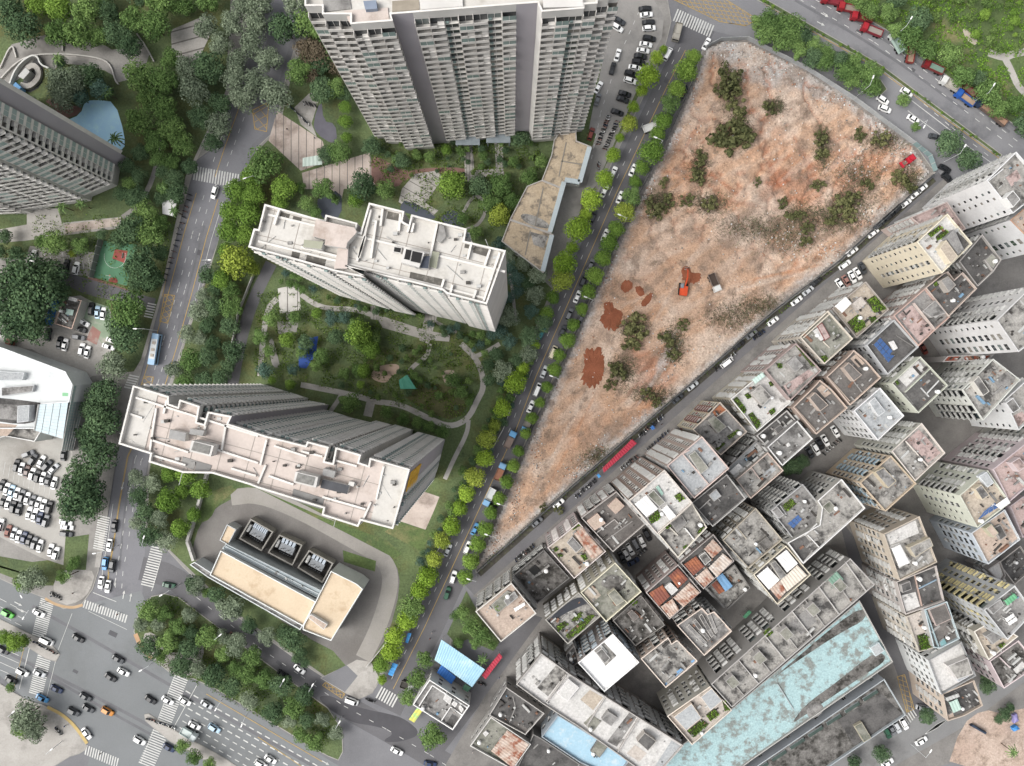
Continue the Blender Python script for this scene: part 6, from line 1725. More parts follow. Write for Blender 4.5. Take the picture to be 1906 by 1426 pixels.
# ------------------------------------------------------------------ mall at the left edge
MW = nm('mall_roof', '#dfe2e1', '#d3d6d6', .2, .85, stain='#c3c7c8', sscale=.1)
MALL = village('shopping_mall', 'white-roofed mall with glass-clad end at the left edge', 'S3', [(-400, 60), (40, 205), (890, 525), (985, 700), (940, 940), (560, 965), (500, 1300), (-400, 1300)], 12, '#c9cecf', MW, '', '#d9dcdc', [('fl', [(-380, 860), (20, 880), (600, 950), (540, 970), (500, 1280), (-380, 1150)], 'dark'), ('ph', [(240, 990), (400, 980), (390, 1200), (230, 1220)], 3.0, '#c3c6ca', 'pale'), ('fl', [(-380, 930), (240, 980), (240, 1190), (-380, 1130)], 'grey'), ('fl', [(-380, 1190), (240, 1250), (100, 1400), (-380, 1400)], 'tan'), ('ph', [(20, 740), (460, 710), (440, 800), (20, 860)], 1.2, '#b5b7b8', 'grey', 0), ('ph', [(-300, 500), (330, 540), (300, 640), (-300, 660)], 1.6, '#ccd2d4', 'pale', 0), ('fl', [(850, 810), (930, 815), (925, 860), (850, 860)], nm('roof_green_panel', '#8fc39a', '#80b48b', .4))])
# the glass end: panes set in a frame between the roof edge and the ground
top_ = PP(Z('S3', [(1000, 715), (870, 1426), (840, 1600)]), 12)
bot_ = PP(Z('S3', [(1190, 750), (1030, 1426), (990, 1600)]), 0)
PANE = nm('pane_bluegreen', '#aebfc2', '#a0b3b7', .3, .18, k=1.0, spec=.6)
cc = Vector(top_[0])
g0 = thing('glass_front', 'sloping blue-green glass front of the mall facing the avenue', 'glass wall', (cc.x, cc.y, 0))
nc, nr = 22, 5
fb = MB()
for i in range(nc):
    for j in range(nr):
        def gp(u, v):
            t = Vector(top_[0]).lerp(Vector(top_[2]), u)
            bb = Vector(bot_[0]).lerp(Vector(bot_[2]), u)
            r = t.lerp(bb, v)
            return (r.x - cc.x, r.y - cc.y, 12 * (1 - v))
        e = .05
        y = MB()
        y.poly([gp((i + e) / nc, (j + e) / nr), gp((i + 1 - e) / nc, (j + e) / nr), gp((i + 1 - e) / nc, (j + 1 - e) / nr), gp((i + e) / nc, (j + 1 - e) / nr)])
        y.obj('pane', PANE, g0)
for i in range(nc + 1):
    fb.tube(gp(i / nc, 0) if i < nc else gp(1, 0), gp(i / nc, 1), .07, n=4)
for j in range(nr + 1):
    fb.tube(gp(0, j / nr), gp(1, j / nr), .07, n=4)
fb.obj('frame', METALW, g0)
gq = PP(Z('S3', [(565, 970), (935, 945), (862, 1440), (505, 1320)]), 11)
g1 = thing('glass_roof', 'pale blue glass roof panel over the mall corner', 'glass roof', (gq[0].x, gq[0].y, 0))
for i in range(10):
    for j in range(4):
        def hp(u, v):
            a = gq[0].lerp(gq[1], v).lerp(gq[3].lerp(gq[2], v), u)
            return (a.x - gq[0].x, a.y - gq[0].y, 12.4 - v * 1.2)
        e = .04
        y = MB()
        y.poly([hp((i + e) / 10, (j + e) / 4), hp((i + 1 - e) / 10, (j + e) / 4), hp((i + 1 - e) / 10, (j + 1 - e) / 4), hp((i + e) / 10, (j + 1 - e) / 4)][::-1])
        y.obj('pane', nm('pane_pale', '#c3d2d6', '#b5c6cb', .3, .2, k=1.0), g1)
y = MB()
for i in range(11):
    y.tube(hp(i / 10, 0), hp(i / 10, 1), .07, n=4)
y.tube(hp(0, 0), hp(1, 0), .3, n=6)
y.obj('frame', METALW, g1)
village('shopping_mall', 'tan canopy wing of the mall beside the car park', 'n', [(-60, 792), (20, 776), (40, 792), (78, 800), (64, 822), (10, 812), (-60, 830)], 9, '#c9c5bd', 'stain', '', '#d5d3ce')
# small sheds and canopies
def canopy(name, label, cat, frame, pts, h, mat, dz=.0, pitch=.9, post=METALW):
    q = PP(Z(frame, pts), h)
    c = q[0]
    r = thing(name, label, cat, (c.x, c.y, 0))
    lo = [p - c for p in q]
    x = MB()
    corrugated(x, lo, h, dz, pitch)
    x.obj('roof_sheet', mat, r)
    for p in lo:
        y = MB()
        m = (lo[0] + lo[2]) / 2
        p = p.lerp(m, .06)
        y.tube((p.x, p.y, -.12), (p.x, p.y, h), .07, n=6)
        y.obj('post', post, r)
    return r


canopy('market_shed', 'pale blue ridged shed roof beside the street mouth', 'shed', 'N', [(960, 360), (1440, 690), (1300, 880), (885, 580)], 5, CSHEET, .4)
canopy('tarpaulin_canopy', 'bright blue canopy south of the pale blue shed', 'canopy', 'N', [(960, 640), (1120, 775), (1070, 850), (910, 720)], 3.2, nm('tarp_blue', '#3f7fd0', '#3874c2', .4, .6), .2)
canopy('lean_to', 'slate-grey lean-to roof behind the white-rimmed building', 'lean-to', 'N', [(870, 750), (1240, 990), (1240, 1040), (860, 800)], 4.5, nm('slate_sheet', '#8d949b', '#7d848b', .4, .6), .3)
canopy('lean_to', 'green scrap roof between shed and white-rimmed building', 'lean-to', 'N', [(1220, 850), (1290, 890), (1250, 940), (1190, 900)], 3.4, nm('scrap_green', '#5f8a70', '#537b63', .4, .7), .2)
canopy('awning', 'long red awning along the lane to the village', 'awning', 'N', [(1405, 755), (1600, 510), (1635, 550), (1450, 795)], 3.2, nm('awning_red', '#b5364a', '#a42f42', .5, .6), .2)
canopy('awning', 'long crimson shelter roof by the site fence on the village street', 'awning', 'I', [(365, 780), (690, 460), (745, 505), (380, 830)], 3.2, nm('awning_crimson', '#b13347', '#9f2c3f', .5, .6), .2)
canopy('market_stall', 'blue stall roof under street trees, lower of two', 'stall', 'N', [(370, 745), (420, 615), (480, 635), (420, 765)], 3, nm('stall_blue', '#4a9ad8', '#418cc8', .4, .6), .1)
canopy('market_stall', 'blue stall roof under street trees, upper of two', 'stall', 'N', [(560, 390), (590, 285), (630, 290), (590, 400)], 3, MATS['stall_blue'], .1)
canopy('market_stall', 'small blue stall umbrella at the site fence by the crimson shelter', 'stall', 'I', [(890, 330), (920, 305), (950, 340), (915, 360)], 2.6, nm('stall_blue_dark', '#3f74b8', '#3768a8', .4, .6), .1)
canopy('market_stall', 'sky-blue stall roof below the crimson shelter', 'stall', 'I', [(300, 860), (320, 840), (350, 870), (325, 890)], 2.6, MATS['stall_blue'], .1)
canopy('bus_shelter', 'yellow and green striped canopy before the white-rimmed building', 'canopy', 'N', [(690, 1115), (750, 1150), (660, 1275), (600, 1240)], 3, nm('canopy_yellow', '#d3cf6a', '#8fcf8a', .35, .6, w=(.45, .55)), .2)
canopy('market_stall', 'green-roofed stall truck in the terrace alley', 'stall', 'H', [(370, 880), (440, 805), (470, 830), (400, 900)], 3, nm('stall_green', '#5f9c78', '#538c6b', .4, .6), .1)
canopy('carport', 'blue carport roof beside the lower parking yard', 'carport', '21', [(320, 1000), (390, 820), (440, 830), (385, 1015)], 3, nm('carport_blue', '#4a86c8', '#4179b8', .4, .6), .2)
canopy('shade_sail', 'teal shade sail over the playground', 'shade sail', '32', [(1040, 30), (1100, -10), (1170, 95), (1050, 95)], 4, nm('sail_teal', '#4f9580', '#468873', .4, .7), .5, 3)
canopy('gatehouse', 'white gatehouse roof beside the avenue', 'gatehouse', '21', [(1195, 100), (1310, 75), (1280, 210), (1200, 190)], 3.5, WSHEET, .2, 2)
canopy('entrance_canopy', 'pale green glass canopy over the estate gate plaza', 'canopy', '12', [(330, 1165), (470, 1140), (475, 1215), (330, 1230)], 4, nm('canopy_mint', '#bcc9c0', '#adbab1', .4, .4), .2, 1.2)
village('gate_annex', 'stained service huts beside the blue carport', '21', [(400, 1000), (470, 800), (600, 830), (530, 1040)], 4.5, '#b5b2ac', 'mould', '', '#c9a590', [('fl', [(490, 890), (545, 900), (535, 940), (480, 930)], nm('hut_mint', '#b9cfc5', '#a9c0b5', .4)), ('ph', [(510, 800), (570, 815), (560, 840), (505, 825)], .8, '#d3d1cc', 'white', 0)], par=.5)

# water slide and terrace rims in the park
w = P(60, 140)
ws = thing('water_slide', 'looping concrete water slide with small blue hut', 'water slide', (w.x, w.y, 0))
def wl_(pts, wd, h0, h1, nme, mat):
    x = MB()
    x.prism([p - w.to_2d() for p in PP(ribbon(smooth(pts, 2), wd / S))], h0, h1)
    x.obj(nme, mat, ws)
wl_([(22, 162), (34, 130), (58, 108), (74, 106), (80, 124), (96, 130)], .5, 0, 1.6, 'rim', WHITEP)
wl_([(42, 160), (58, 164), (74, 150), (76, 134), (66, 122), (54, 130)], 1.8, 0, 1.2, 'chute', PAVEL)
for nme, pts, hh, m in (('hut', [(34, 142), (48, 126), (56, 134), (44, 148)], 3.2, METALW), ('hut', [(20, 164), (28, 152), (38, 162), (30, 176)], 2.8, nm('hut_blue', '#6f9cc4', '#618db5', .5))):
    x = MB()
    x.prism([p - w.to_2d() for p in PP(pts, 3)], 0, hh)
    x.obj(nme, m, ws)
for i, l in enumerate(([(-6, 158), (28, 120), (58, 104), (110, 101), (170, 106), (206, 116), (216, 152), (222, 158)], [(256, 64), (272, 86), (288, 116)], [(118, 66), (118, 96)], [(2, 128), (24, 80), (32, 108)])):
    x = MB()
    x.prism(PP(ribbon(smooth(l, 2), 2.2)), 0, .7)
    tag(x.obj('terrace_wall', nm('rim_white', '#c9c6c0', '#b6b3ad', .5)), 'low white rim wall of the park terraces, %s from the left' % ORD[[2, 4, 3, 1][i]], 'wall', 'park terrace walls')
# ------------------------------------------------------------------ trees: leaf-faced crowns on limbed trunks
BARK = nm('bark', '#6a5c4e', '#544839', 1.5, .95)
TREEK = {   # kind: dark, light leaf colour, crown flatness, lobes, leaves
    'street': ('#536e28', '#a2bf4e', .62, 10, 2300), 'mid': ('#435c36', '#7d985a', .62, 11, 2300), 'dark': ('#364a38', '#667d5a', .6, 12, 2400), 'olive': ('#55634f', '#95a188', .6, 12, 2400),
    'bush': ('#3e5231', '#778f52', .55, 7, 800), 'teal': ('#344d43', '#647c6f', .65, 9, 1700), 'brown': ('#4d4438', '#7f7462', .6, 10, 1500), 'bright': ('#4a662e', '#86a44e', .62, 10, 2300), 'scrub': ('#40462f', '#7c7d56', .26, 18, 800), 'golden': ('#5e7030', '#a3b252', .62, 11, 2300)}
CROWN, TRUNK = {}, {}
VAR = 4


def crown_mesh(kind, v):
    key = (kind, v)
    if key in CROWN:
        return CROWN[key]
    cd, cl, flat, lobes, n = TREEK[kind]
    rn = random.Random(hash(kind) % 1000 if False else sum(map(ord, kind)) * 7 + v)
    L = []
    for i in range(lobes):
        a = i * 2.4 + rn.random()
        r = .62 * math.sqrt((i + .4) / lobes)
        L.append((math.cos(a) * r, math.sin(a) * r, (.55 - r * .55) * flat + rn.uniform(-.08, .1), rn.uniform(.3, .5), rn.random()))
    L.append((0, 0, .25 * flat, .5, .5))
    if kind in ('street', 'golden', 'bright'):        # clipped-looking round heads
        L = [(math.cos(i * 2.4) * .5 * math.sqrt((i + .5) / 13), math.sin(i * 2.4) * .5 * math.sqrt((i + .5) / 13), .3 * (1 - (i + .5) / 13), rn.uniform(.36, .46), rn.random()) for i in range(13)]
    if kind == 'scrub':                               # ragged thicket: loose tufts, open middle
        L = []
        for i in range(lobes):
            a, r = rn.random() * 6.28, .85 * math.sqrt(rn.random())
            L.append((math.cos(a) * r * rn.uniform(.6, 1.2), math.sin(a) * r * rn.uniform(.6, 1.2), rn.uniform(-.1, .15), rn.uniform(.1, .3), rn.random()))
    b = MB()
    tones = []
    for i in range(n):
        lx, ly, lz, lr, lt = L[rn.randrange(len(L))]
        d = Vector((rn.gauss(0, 1), rn.gauss(0, 1), rn.gauss(.35, 1))).normalized()
        rr = lr * (1 - .35 * rn.random() ** 2)
        p = Vector((lx, ly, lz)) + Vector((d.x, d.y, d.z * .8)) * rr
        nrm = (d + Vector((rn.gauss(0, .45), rn.gauss(0, .45), rn.gauss(.2, .45)))).normalized()
        s = rn.uniform(.034, .068) * (1.5 if n < 1200 else 1)
        u = nrm.orthogonal().normalized()
        w = nrm.cross(u)
        a = rn.random() * 6.28
        u, w = (u * math.cos(a) + w * math.sin(a)) * s, (w * math.cos(a) - u * math.sin(a)) * s * .75
        b.poly([p + u, p + w, p - u, p - w])
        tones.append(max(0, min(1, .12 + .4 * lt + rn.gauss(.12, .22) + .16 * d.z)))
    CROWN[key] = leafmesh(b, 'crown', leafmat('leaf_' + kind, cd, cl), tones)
    return CROWN[key]


def trunk_mesh(v):
    if v in TRUNK:
        return TRUNK[v]
    rn = random.Random(v + 90)
    b = MB()
    b.tube((0, 0, -.1), (.02, .01, .62), .05, .035, 7)
    for i in range(5):
        a = i * 1.26 + rn.random()
        q = Vector((math.cos(a) * .42, math.sin(a) * .42, 1.0 + rn.uniform(-.1, .2)))
        m = Vector((math.cos(a) * .16, math.sin(a) * .16, .8))
        b.tube((.02, .01, .58), m, .03, .02, 5, cap=False)
        b.tube(m, q, .02, .008, 5, cap=False)
    TRUNK[v] = b.mesh('trunk', BARK)
    return TRUNK[v]


def site_or_ground(px, py):
    return site_z(px, py) - .1 if inside(px, py, SITE) else 0.0


NT = [0]


def tree(px, py, rpx, kind, label, group=None, name='tree', cat='tree', hk=1.0):
    """crown of radius rpx photo pixels seen at (px, py); the trunk stands where the lens says"""
    r = rpx * S * (1.3 if group == 'street trees on the site side' else 1.2 if name == 'street_tree' else 1.1)
    hh = (.85 + r * .75) * hk                 # height of the crown's underside scale
    zc = hh * 1.15
    w = P(px, py, zc)
    NT[0] += 1
    v = NT[0] % VAR
    root = thing(name, label, cat, (w.x, w.y, site_or_ground(px, py)), RND.random() * 6.28, group)
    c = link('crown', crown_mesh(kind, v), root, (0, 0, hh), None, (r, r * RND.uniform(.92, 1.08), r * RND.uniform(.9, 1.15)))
    if name != 'bush':
        link('trunk', trunk_mesh(v % 3), root, (0, 0, 0), None, (r * .8, r * .8, hh * 1.02))
    return root


PLANTED = []


def row(desc, zone, pts, kind, group, frm='top', name='broadleaf_tree', cat='tree', hk=1.0):  # default object name covers roadside and median trees as well as garden ones
    for i, t in enumerate(pts):
        x, y, r = t[:3]
        k = t[3] if len(t) > 3 else kind
        PLANTED.append((x, y, r))
        tree(x, y, r, k, '%s %s, %s from the %s' % (desc, zone, ordw(i + 1), frm), group, name, cat, hk)


def grove(desc, zone, poly, kinds, rr, n, group, seed, overlap=.7, name='tree', cat='tree', hk=1.0, avoid=()):
    """individual trees packed into a canopy outline, counted from the top of the picture down"""
    rn = random.Random(seed)
    xs, ys = [p[0] for p in poly], [p[1] for p in poly]
    got = []
    for _ in range(n * 60):
        if len(got) >= n:
            break
        x, y = rn.uniform(min(xs), max(xs)), rn.uniform(min(ys), max(ys))
        r = rn.uniform(*rr)
        if not inside(x, y, poly):
            continue
        if any(math.hypot(x - a, y - c) < (r + d) * overlap for a, c, d in got) or any(math.hypot(x - a, y - c) < (r + d) * .6 for a, c, d in PLANTED[-400:]):
            continue
        got.append((x, y, r))
    got.sort(key=lambda t: t[1])
    for i, (x, y, r) in enumerate(got):
        PLANTED.append((x, y, r))
        k = kinds[rn.randrange(len(kinds))] if not callable(kinds) else kinds(x, y, rn)
        tree(x, y, r, k, '%s %s, %s from the top' % (desc, zone, ordw(i + 1)), group, name, cat, hk)


row('round yellow-green street tree', 'on the estate side of the tree-lined street',
    [(1235, 92, 9), (1222, 108, 15), (1206, 141, 24), (1195, 169, 12), (1179, 199, 12), (1171, 230, 18, 'golden'), (1154, 256, 10), (1142, 288, 16), (1125, 333, 18), (1101, 371, 22), (1090, 400, 13), (1077, 426, 26), (1065, 461, 12), (1052, 489, 25), (1045, 522, 23, 'golden'), (1029, 554, 14, 'bright'), (1017, 583, 15, 'bright'), (995, 642, 11), (973, 686, 15), (960, 712, 23), (936, 760, 18), (921, 792, 13, 'golden'), (908, 817, 20, 'golden'), (902, 853, 18), (884, 887, 20, 'golden'), (869, 918, 18), (856, 946, 16), (841, 980, 19), (823, 1007, 18, 'golden'), (809, 1041, 18, 'golden'), (796, 1074, 22), (782, 1099, 21), (770, 1129, 23, 'mid'), (758, 1154, 22), (735, 1185, 21), (729, 1212, 22), (711, 1238, 18, 'bright'), (711, 1265, 10)], 'street', 'street trees on the estate side', name='street_tree')
row('round green street tree', 'on the site side of the tree-lined street',
    [(1291, 106, 15), (1277, 131, 22), (1259, 165, 17), (1247, 194, 16, 'mid'), (1235, 225, 17), (1224, 250, 15), (1212, 282, 23), (1195, 312, 15), (1182, 338, 13), (1175, 365, 18, 'mid'), (1163, 393, 19, 'golden'), (1147, 426, 16), (1133, 453, 17), (1122, 480, 16), (1107, 514, 17), (1095, 543, 15), (1083, 575, 13), (1067, 605, 13), (1056, 633, 15), (1041, 661, 12), (1032, 688, 14), (1018, 720, 11), (1005, 749, 11), (990, 778, 12), (978, 807, 11), (965, 840, 11), (955, 867, 13), (943, 897, 13), (929, 928, 13), (913, 955, 13), (904, 985, 16), (889, 1013, 16), (876, 1045, 17), (866, 1074, 15)], 'bright', 'street trees on the site side', name='street_tree')
row('green street tree', 'by the village mouth of the street', [(791, 1226, 17), (777, 1262, 18), (759, 1297, 16), (806, 1369, 24)], 'mid', 'street trees at the village mouth', name='street_tree')
row('big dark broadleaf tree', 'between avenue and mall car park', [(196, 732, 30), (176, 756, 28), (190, 786, 34), (170, 812, 30), (186, 846, 36), (158, 880, 34), (150, 915, 42), (168, 940, 30), (132, 948, 26)], 'dark', 'dark trees west of the avenue')
row('mixed roadside tree', 'west of the avenue near the yellow box', [(238, 575, 36, 'mid'), (235, 628, 32), (222, 606, 26), (212, 681, 28, 'olive'), (266, 492, 36), (282, 520, 24), (255, 528, 20), (278, 436, 30, 'mid'), (248, 426, 30), (222, 444, 20), (272, 398, 26, 'mid'), (300, 414, 18, 'mid'), (190, 436, 12), (300, 470, 16)], 'dark', 'roadside trees west of the avenue')
row('huge dark canopy tree', 'left of the car parks', [(46, 516, 46), (20, 560, 44), (70, 556, 48), (90, 510, 34), (36, 600, 40), (66, 604, 34), (112, 540, 22)], 'dark', 'canopy trees left of the car parks')
row('garden tree', 'beside the west court', [(101, 452, 26, 'mid'), (150, 456, 18, 'mid'), (76, 448, 14, 'mid'), (134, 472, 9, 'golden'), (10, 440, 14), (30, 470, 14), (0, 470, 16)], 'dark', 'garden trees beside the court')
row('bright leafy tree', 'east of the avenue crossing', [(494, 306, 34, 'mid'), (466, 328, 22), (440, 356, 26), (470, 362, 26), (430, 392, 26), (462, 398, 28), (426, 430, 26), (456, 436, 24), (440, 486, 36, 'golden'), (420, 466, 18), (470, 500, 16, 'golden'), (528, 350, 28), (520, 378, 18), (412, 520, 22)], 'bright', 'trees east of the avenue crossing')
grove('grey-green grove tree', 'between the avenue and the dark lane', [(385, 505), (440, 530), (450, 600), (432, 720), (318, 716), (345, 620)], lambda x, y, rn: 'olive' if x < 330 + (720 - y) * .22 + rn.uniform(0, 30) else rn.choice(('dark', 'dark', 'mid')), (15, 24), 34, 'grove between avenue and lane', 3)
row('garden tree', 'north of the middle slab', [(604, 352, 24), (674, 346, 28, 'dark'), (717, 354, 20), (631, 284, 23), (606, 288, 18, 'dark'), (643, 198, 15, 'bright'), (643, 226, 16, 'bright'), (645, 256, 13, 'bright'), (692, 272, 20, 'dark'), (748, 298, 17, 'dark'), (776, 290, 10), (800, 292, 12), (831, 278, 12, 'bright'), (841, 345, 32, 'bright'), (894, 348, 24, 'dark'), (930, 345, 24), (968, 256, 20, 'dark'), (955, 300, 12), (662, 372, 18, 'bright'), (570, 378, 16), (586, 395, 14), (862, 408, 12), (884, 432, 14), (930, 400, 24, 'golden'), (912, 376, 22), (952, 372, 18), (985, 330, 18), (1008, 300, 14), (735, 296, 9), (860, 285, 9), (900, 290, 10), (896, 310, 8), (560, 350, 12), (624, 372, 10)], 'mid', 'garden trees north of the slab')
grove('dark grove tree', 'between the middle slab and the street', [(930, 455), (1006, 512), (1020, 590), (990, 650), (968, 690), (905, 712), (912, 640), (945, 575)], ('teal', 'teal', 'dark', 'olive'), (14, 22), 22, 'grove beside the middle slab', 5)
grove('garden tree', 'between the two slabs', [(500, 560), (700, 600), (720, 660), (690, 720), (560, 705), (470, 700), (480, 620)], ('mid', 'mid', 'dark', 'teal', 'bright'), (9, 19), 22, 'trees between the slabs', 6)
row('young tree', 'along the lower slab front', [(506, 708, 10, 'bright'), (540, 716, 12, 'bright'), (650, 750, 22), (720, 766, 14), (750, 780, 13), (778, 786, 13), (800, 794, 14), (822, 804, 16), (668, 622, 30, 'bright'), (690, 650, 22, 'bright'), (772, 700, 10), (840, 706, 16), (858, 730, 14), (676, 690, 16, 'bright')], 'mid', 'trees along the lower slab')
grove('clipped shrub', 'in the strip inside the estate street wall', [(990, 630), (1000, 660), (930, 800), (880, 905), (830, 1000), (790, 1060), (776, 1050), (830, 940), (900, 800), (935, 700)], ('dark', 'mid', 'mid', 'teal'), (6, 12), 48, 'shrubs inside the street wall', 8, .7, 'bush', 'bush')
grove('shrub', 'in the beds before the slabs and tower', [(690, 262), (1000, 262), (1000, 320), (880, 350), (700, 320)], ('dark', 'mid', 'bush'), (4, 9), 34, 'shrubs before the tower', 9, .7, 'bush', 'bush')
grove('shrub', 'in the middle slab beds', [(520, 500), (620, 530), (700, 560), (860, 610), (930, 625), (900, 660), (780, 600), (660, 572), (520, 525)], ('dark', 'mid', 'bush', 'teal'), (5, 11), 44, 'shrubs below the middle slab', 10, .7, 'bush', 'bush')
grove('shrub', 'in the central garden lawn', [(690, 650), (800, 640), (880, 670), (885, 740), (830, 785), (760, 755), (700, 740), (600, 720), (640, 690)], ('bush', 'mid', 'bush', 'dark'), (4, 9), 40, 'shrubs in the central garden', 12, .72, 'bush', 'bush')
grove('park tree', 'in the north-west park', [(60, -10), (390, -10), (380, 20), (310, 52), (250, 96), (190, 70), (130, 66), (70, 60)], lambda x, y, rn: rn.choice(('mid', 'mid', 'bright')) if x < 160 else rn.choice(('mid', 'mid', 'dark')), (20, 34), 22, 'park trees at the top left', 13, name='grove_tree')
row('dark park tree', 'by the water slide', [(46, 54, 34), (20, 20, 30), (110, 150, 26, 'olive'), (142, 150, 28, 'olive'), (118, 184, 26, 'olive'), (170, 142, 24), (186, 166, 22, 'teal'), (150, 182, 20, 'teal'), (112, 116, 14), (60, 185, 8), (198, 170, 12)], 'dark', 'dark park trees by the pool')
grove('spreading park tree', 'between pool and avenue', [(238, 120), (330, 105), (372, 150), (420, 195), (412, 262), (350, 276), (300, 262), (268, 275), (252, 200)], lambda x, y, rn: rn.choice(('olive', 'olive', 'dark')) if x > 350 else rn.choice(('mid', 'mid', 'mid', 'dark')), (20, 32), 28, 'park trees between pool and avenue', 14, name='grove_tree')
grove('path-side tree', 'beside the path to the left tower', [(245, 275), (285, 280), (320, 270), (360, 290), (345, 345), (320, 380), (285, 365), (300, 300), (262, 300), (262, 370), (225, 385), (225, 330)], ('mid', 'dark', 'dark'), (14, 24), 14, 'trees on the path to the left tower', 15, name='grove_tree')
grove('tall street tree', 'over the avenue at the top', [(390, 20), (610, -20), (650, 60), (640, 150), (600, 170), (560, 130), (540, 190), (470, 178), (430, 190), (370, 110)], lambda x, y, rn: rn.choice(('olive', 'olive', 'dark')) if x < 550 else rn.choice(('mid', 'dark', 'brown')), (22, 36), 26, 'trees over the avenue at the top', 16, name='grove_tree')  # street trees over the avenue, under the same object name as the park groves
row('brown-leaved tree', 'west of the tall tower', [(590, 100, 28, 'brown'), (582, 138, 20, 'brown'), (622, 162, 22, 'mid'), (598, 176, 18, 'mid'), (640, 175, 16, 'dark')], 'brown', 'trees west of the tall tower')
grove('crossroads tree', 'between service road and highway', [(250, 1140), (290, 1110), (330, 1130), (420, 1180), (530, 1268), (630, 1340), (620, 1390), (560, 1370), (470, 1310), (380, 1258), (300, 1240), (260, 1180)], lambda x, y, rn: rn.choice(('dark', 'mid', 'olive', 'mid')), (15, 26), 34, 'trees between service road and highway', 17, hk=.9)
grove('verge tree', 'between service road and substation', [(345, 1075), (375, 1080), (470, 1160), (560, 1226), (600, 1250), (560, 1232), (430, 1142)], ('dark', 'olive', 'mid'), (10, 20), 12, 'trees below the substation', 18)
row('substation verge tree', 'below the substation', [(366, 1090, 20, 'olive'), (430, 1130, 26, 'olive'), (404, 1108, 18), (546, 1192, 26), (530, 1176, 16), (560, 1215, 12)], 'dark', 'substation verge trees')
grove('roadside tree', 'under the lower slab by the avenue', [(250, 880), (378, 882), (376, 955), (340, 1000), (300, 1012), (255, 1010), (244, 950)], lambda x, y, rn: 'bright' if x > 312 else rn.choice(('olive', 'olive', 'dark')), (16, 27), 16, 'trees under the lower slab', 19)
grove('highway strip tree', 'between highway and soil site', [(1404, 44), (1440, 34), (1530, 80), (1600, 118), (1644, 150), (1630, 180), (1570, 140), (1500, 105), (1420, 72)], ('mid', 'dark', 'mid'), (17, 25), 30, 'highway strip trees', 20, .5)
row('highway tree', 'beside the site gate', [(1682, 186, 15), (1705, 236, 10), (1768, 266, 28, 'dark'), (1802, 298, 24, 'dark')], 'mid', 'trees beside the site gate')
grove('verge tree', 'on the far side of the highway', [(1590, 0), (1680, -5), (1720, 40), (1770, 95), (1830, 150), (1906, 205), (1920, 260), (1860, 210), (1780, 140), (1730, 110), (1650, 46)], ('mid', 'mid', 'dark', 'mid'), (17, 28), 26, 'trees across the highway', 21)
grove('verge bush', 'on the slope beyond the highway', [(1700, -10), (1900, -10), (1906, 90), (1840, 95), (1800, 50), (1760, 60)], ('bush', 'bright', 'bush'), (5, 13), 30, 'bushes on the slope', 22, .75, 'bush', 'bush')
row('garden tree', 'in the village corner garden', [(862, 1140, 16), (876, 1166, 20), (898, 1182, 18), (852, 1198, 12), (884, 1198, 12), (916, 1200, 10), (846, 1146, 10)], 'mid', 'village corner garden trees')
row('lone tree', 'in the lower right streets', [(1725, 1333, 17), (1640, 1402, 18), (1590, 1418, 14), (1838, 1278, 16), (1835, 1262, 12), (1870, 1330, 14), (1880, 1318, 10), (1858, 1340, 9)], 'dark', 'trees in the lower right streets')
row('garden tree', 'in the village parking court', [(1480, 868, 18), (1494, 858, 14), (1466, 874, 12)], 'dark', 'court garden trees')
row('median tree', 'at the crossroads', [(30, 1196, 22, 'bright'), (8, 1186, 16, 'bright'), (46, 1192, 12), (50, 1332, 30, 'olive'), (64, 1360, 22, 'olive'), (40, 1356, 20), (340, 1388, 16), (362, 1410, 16), (390, 1422, 14), (58, 1078, 26, 'olive'), (40, 1086, 16), (116, 1074, 14, 'mid'), (140, 1045, 12), (20, 1280, 10), (132, 1056, 10)], 'mid', 'median trees at the crossroads')
grove('clipped median shrub', 'along the highway median', [(1408, -6), (1428, 2), (1640, 122), (1864, 290), (1862, 292), (1636, 124), (1426, 6)], ('bush', 'bright'), (3, 4.5), 46, 'median shrubs on the highway', 23, .8, 'bush', 'bush')
# scrub on the soil site
row('scrubby bush', 'on the soil site', [(1356, 146, 30), (1362, 184, 24), (1342, 168, 16), (1378, 222, 26), (1362, 254, 38), (1384, 262, 24), (1338, 262, 18), (1302, 296, 18), (1300, 330, 18), (1434, 200, 16), (1526, 258, 16), (1530, 288, 15), (1522, 345, 14), (1280, 375, 15), (1322, 380, 16), (1470, 400, 14), (1562, 385, 24), (1584, 368, 18), (1580, 402, 18), (1545, 410, 14), (1600, 250, 15), (1640, 260, 18), (1670, 330, 18), (1694, 344, 16), (1215, 388, 22), (1244, 378, 18), (1182, 612, 28), (1176, 644, 18), (1150, 690, 20), (1135, 715, 14), (1270, 605, 14), (1240, 634, 18), (1252, 660, 14), (1205, 730, 14), (1222, 748, 12), (1236, 340, 12), (1456, 380, 12), (1010, 945, 9), (1040, 948, 10), (1500, 450, 13), (1490, 400, 12), (1410, 340, 10), (1500, 425, 14), (1615, 345, 14)], 'scrub', 'scrub bushes on the site', 'top', 'bush', 'bush', .4)


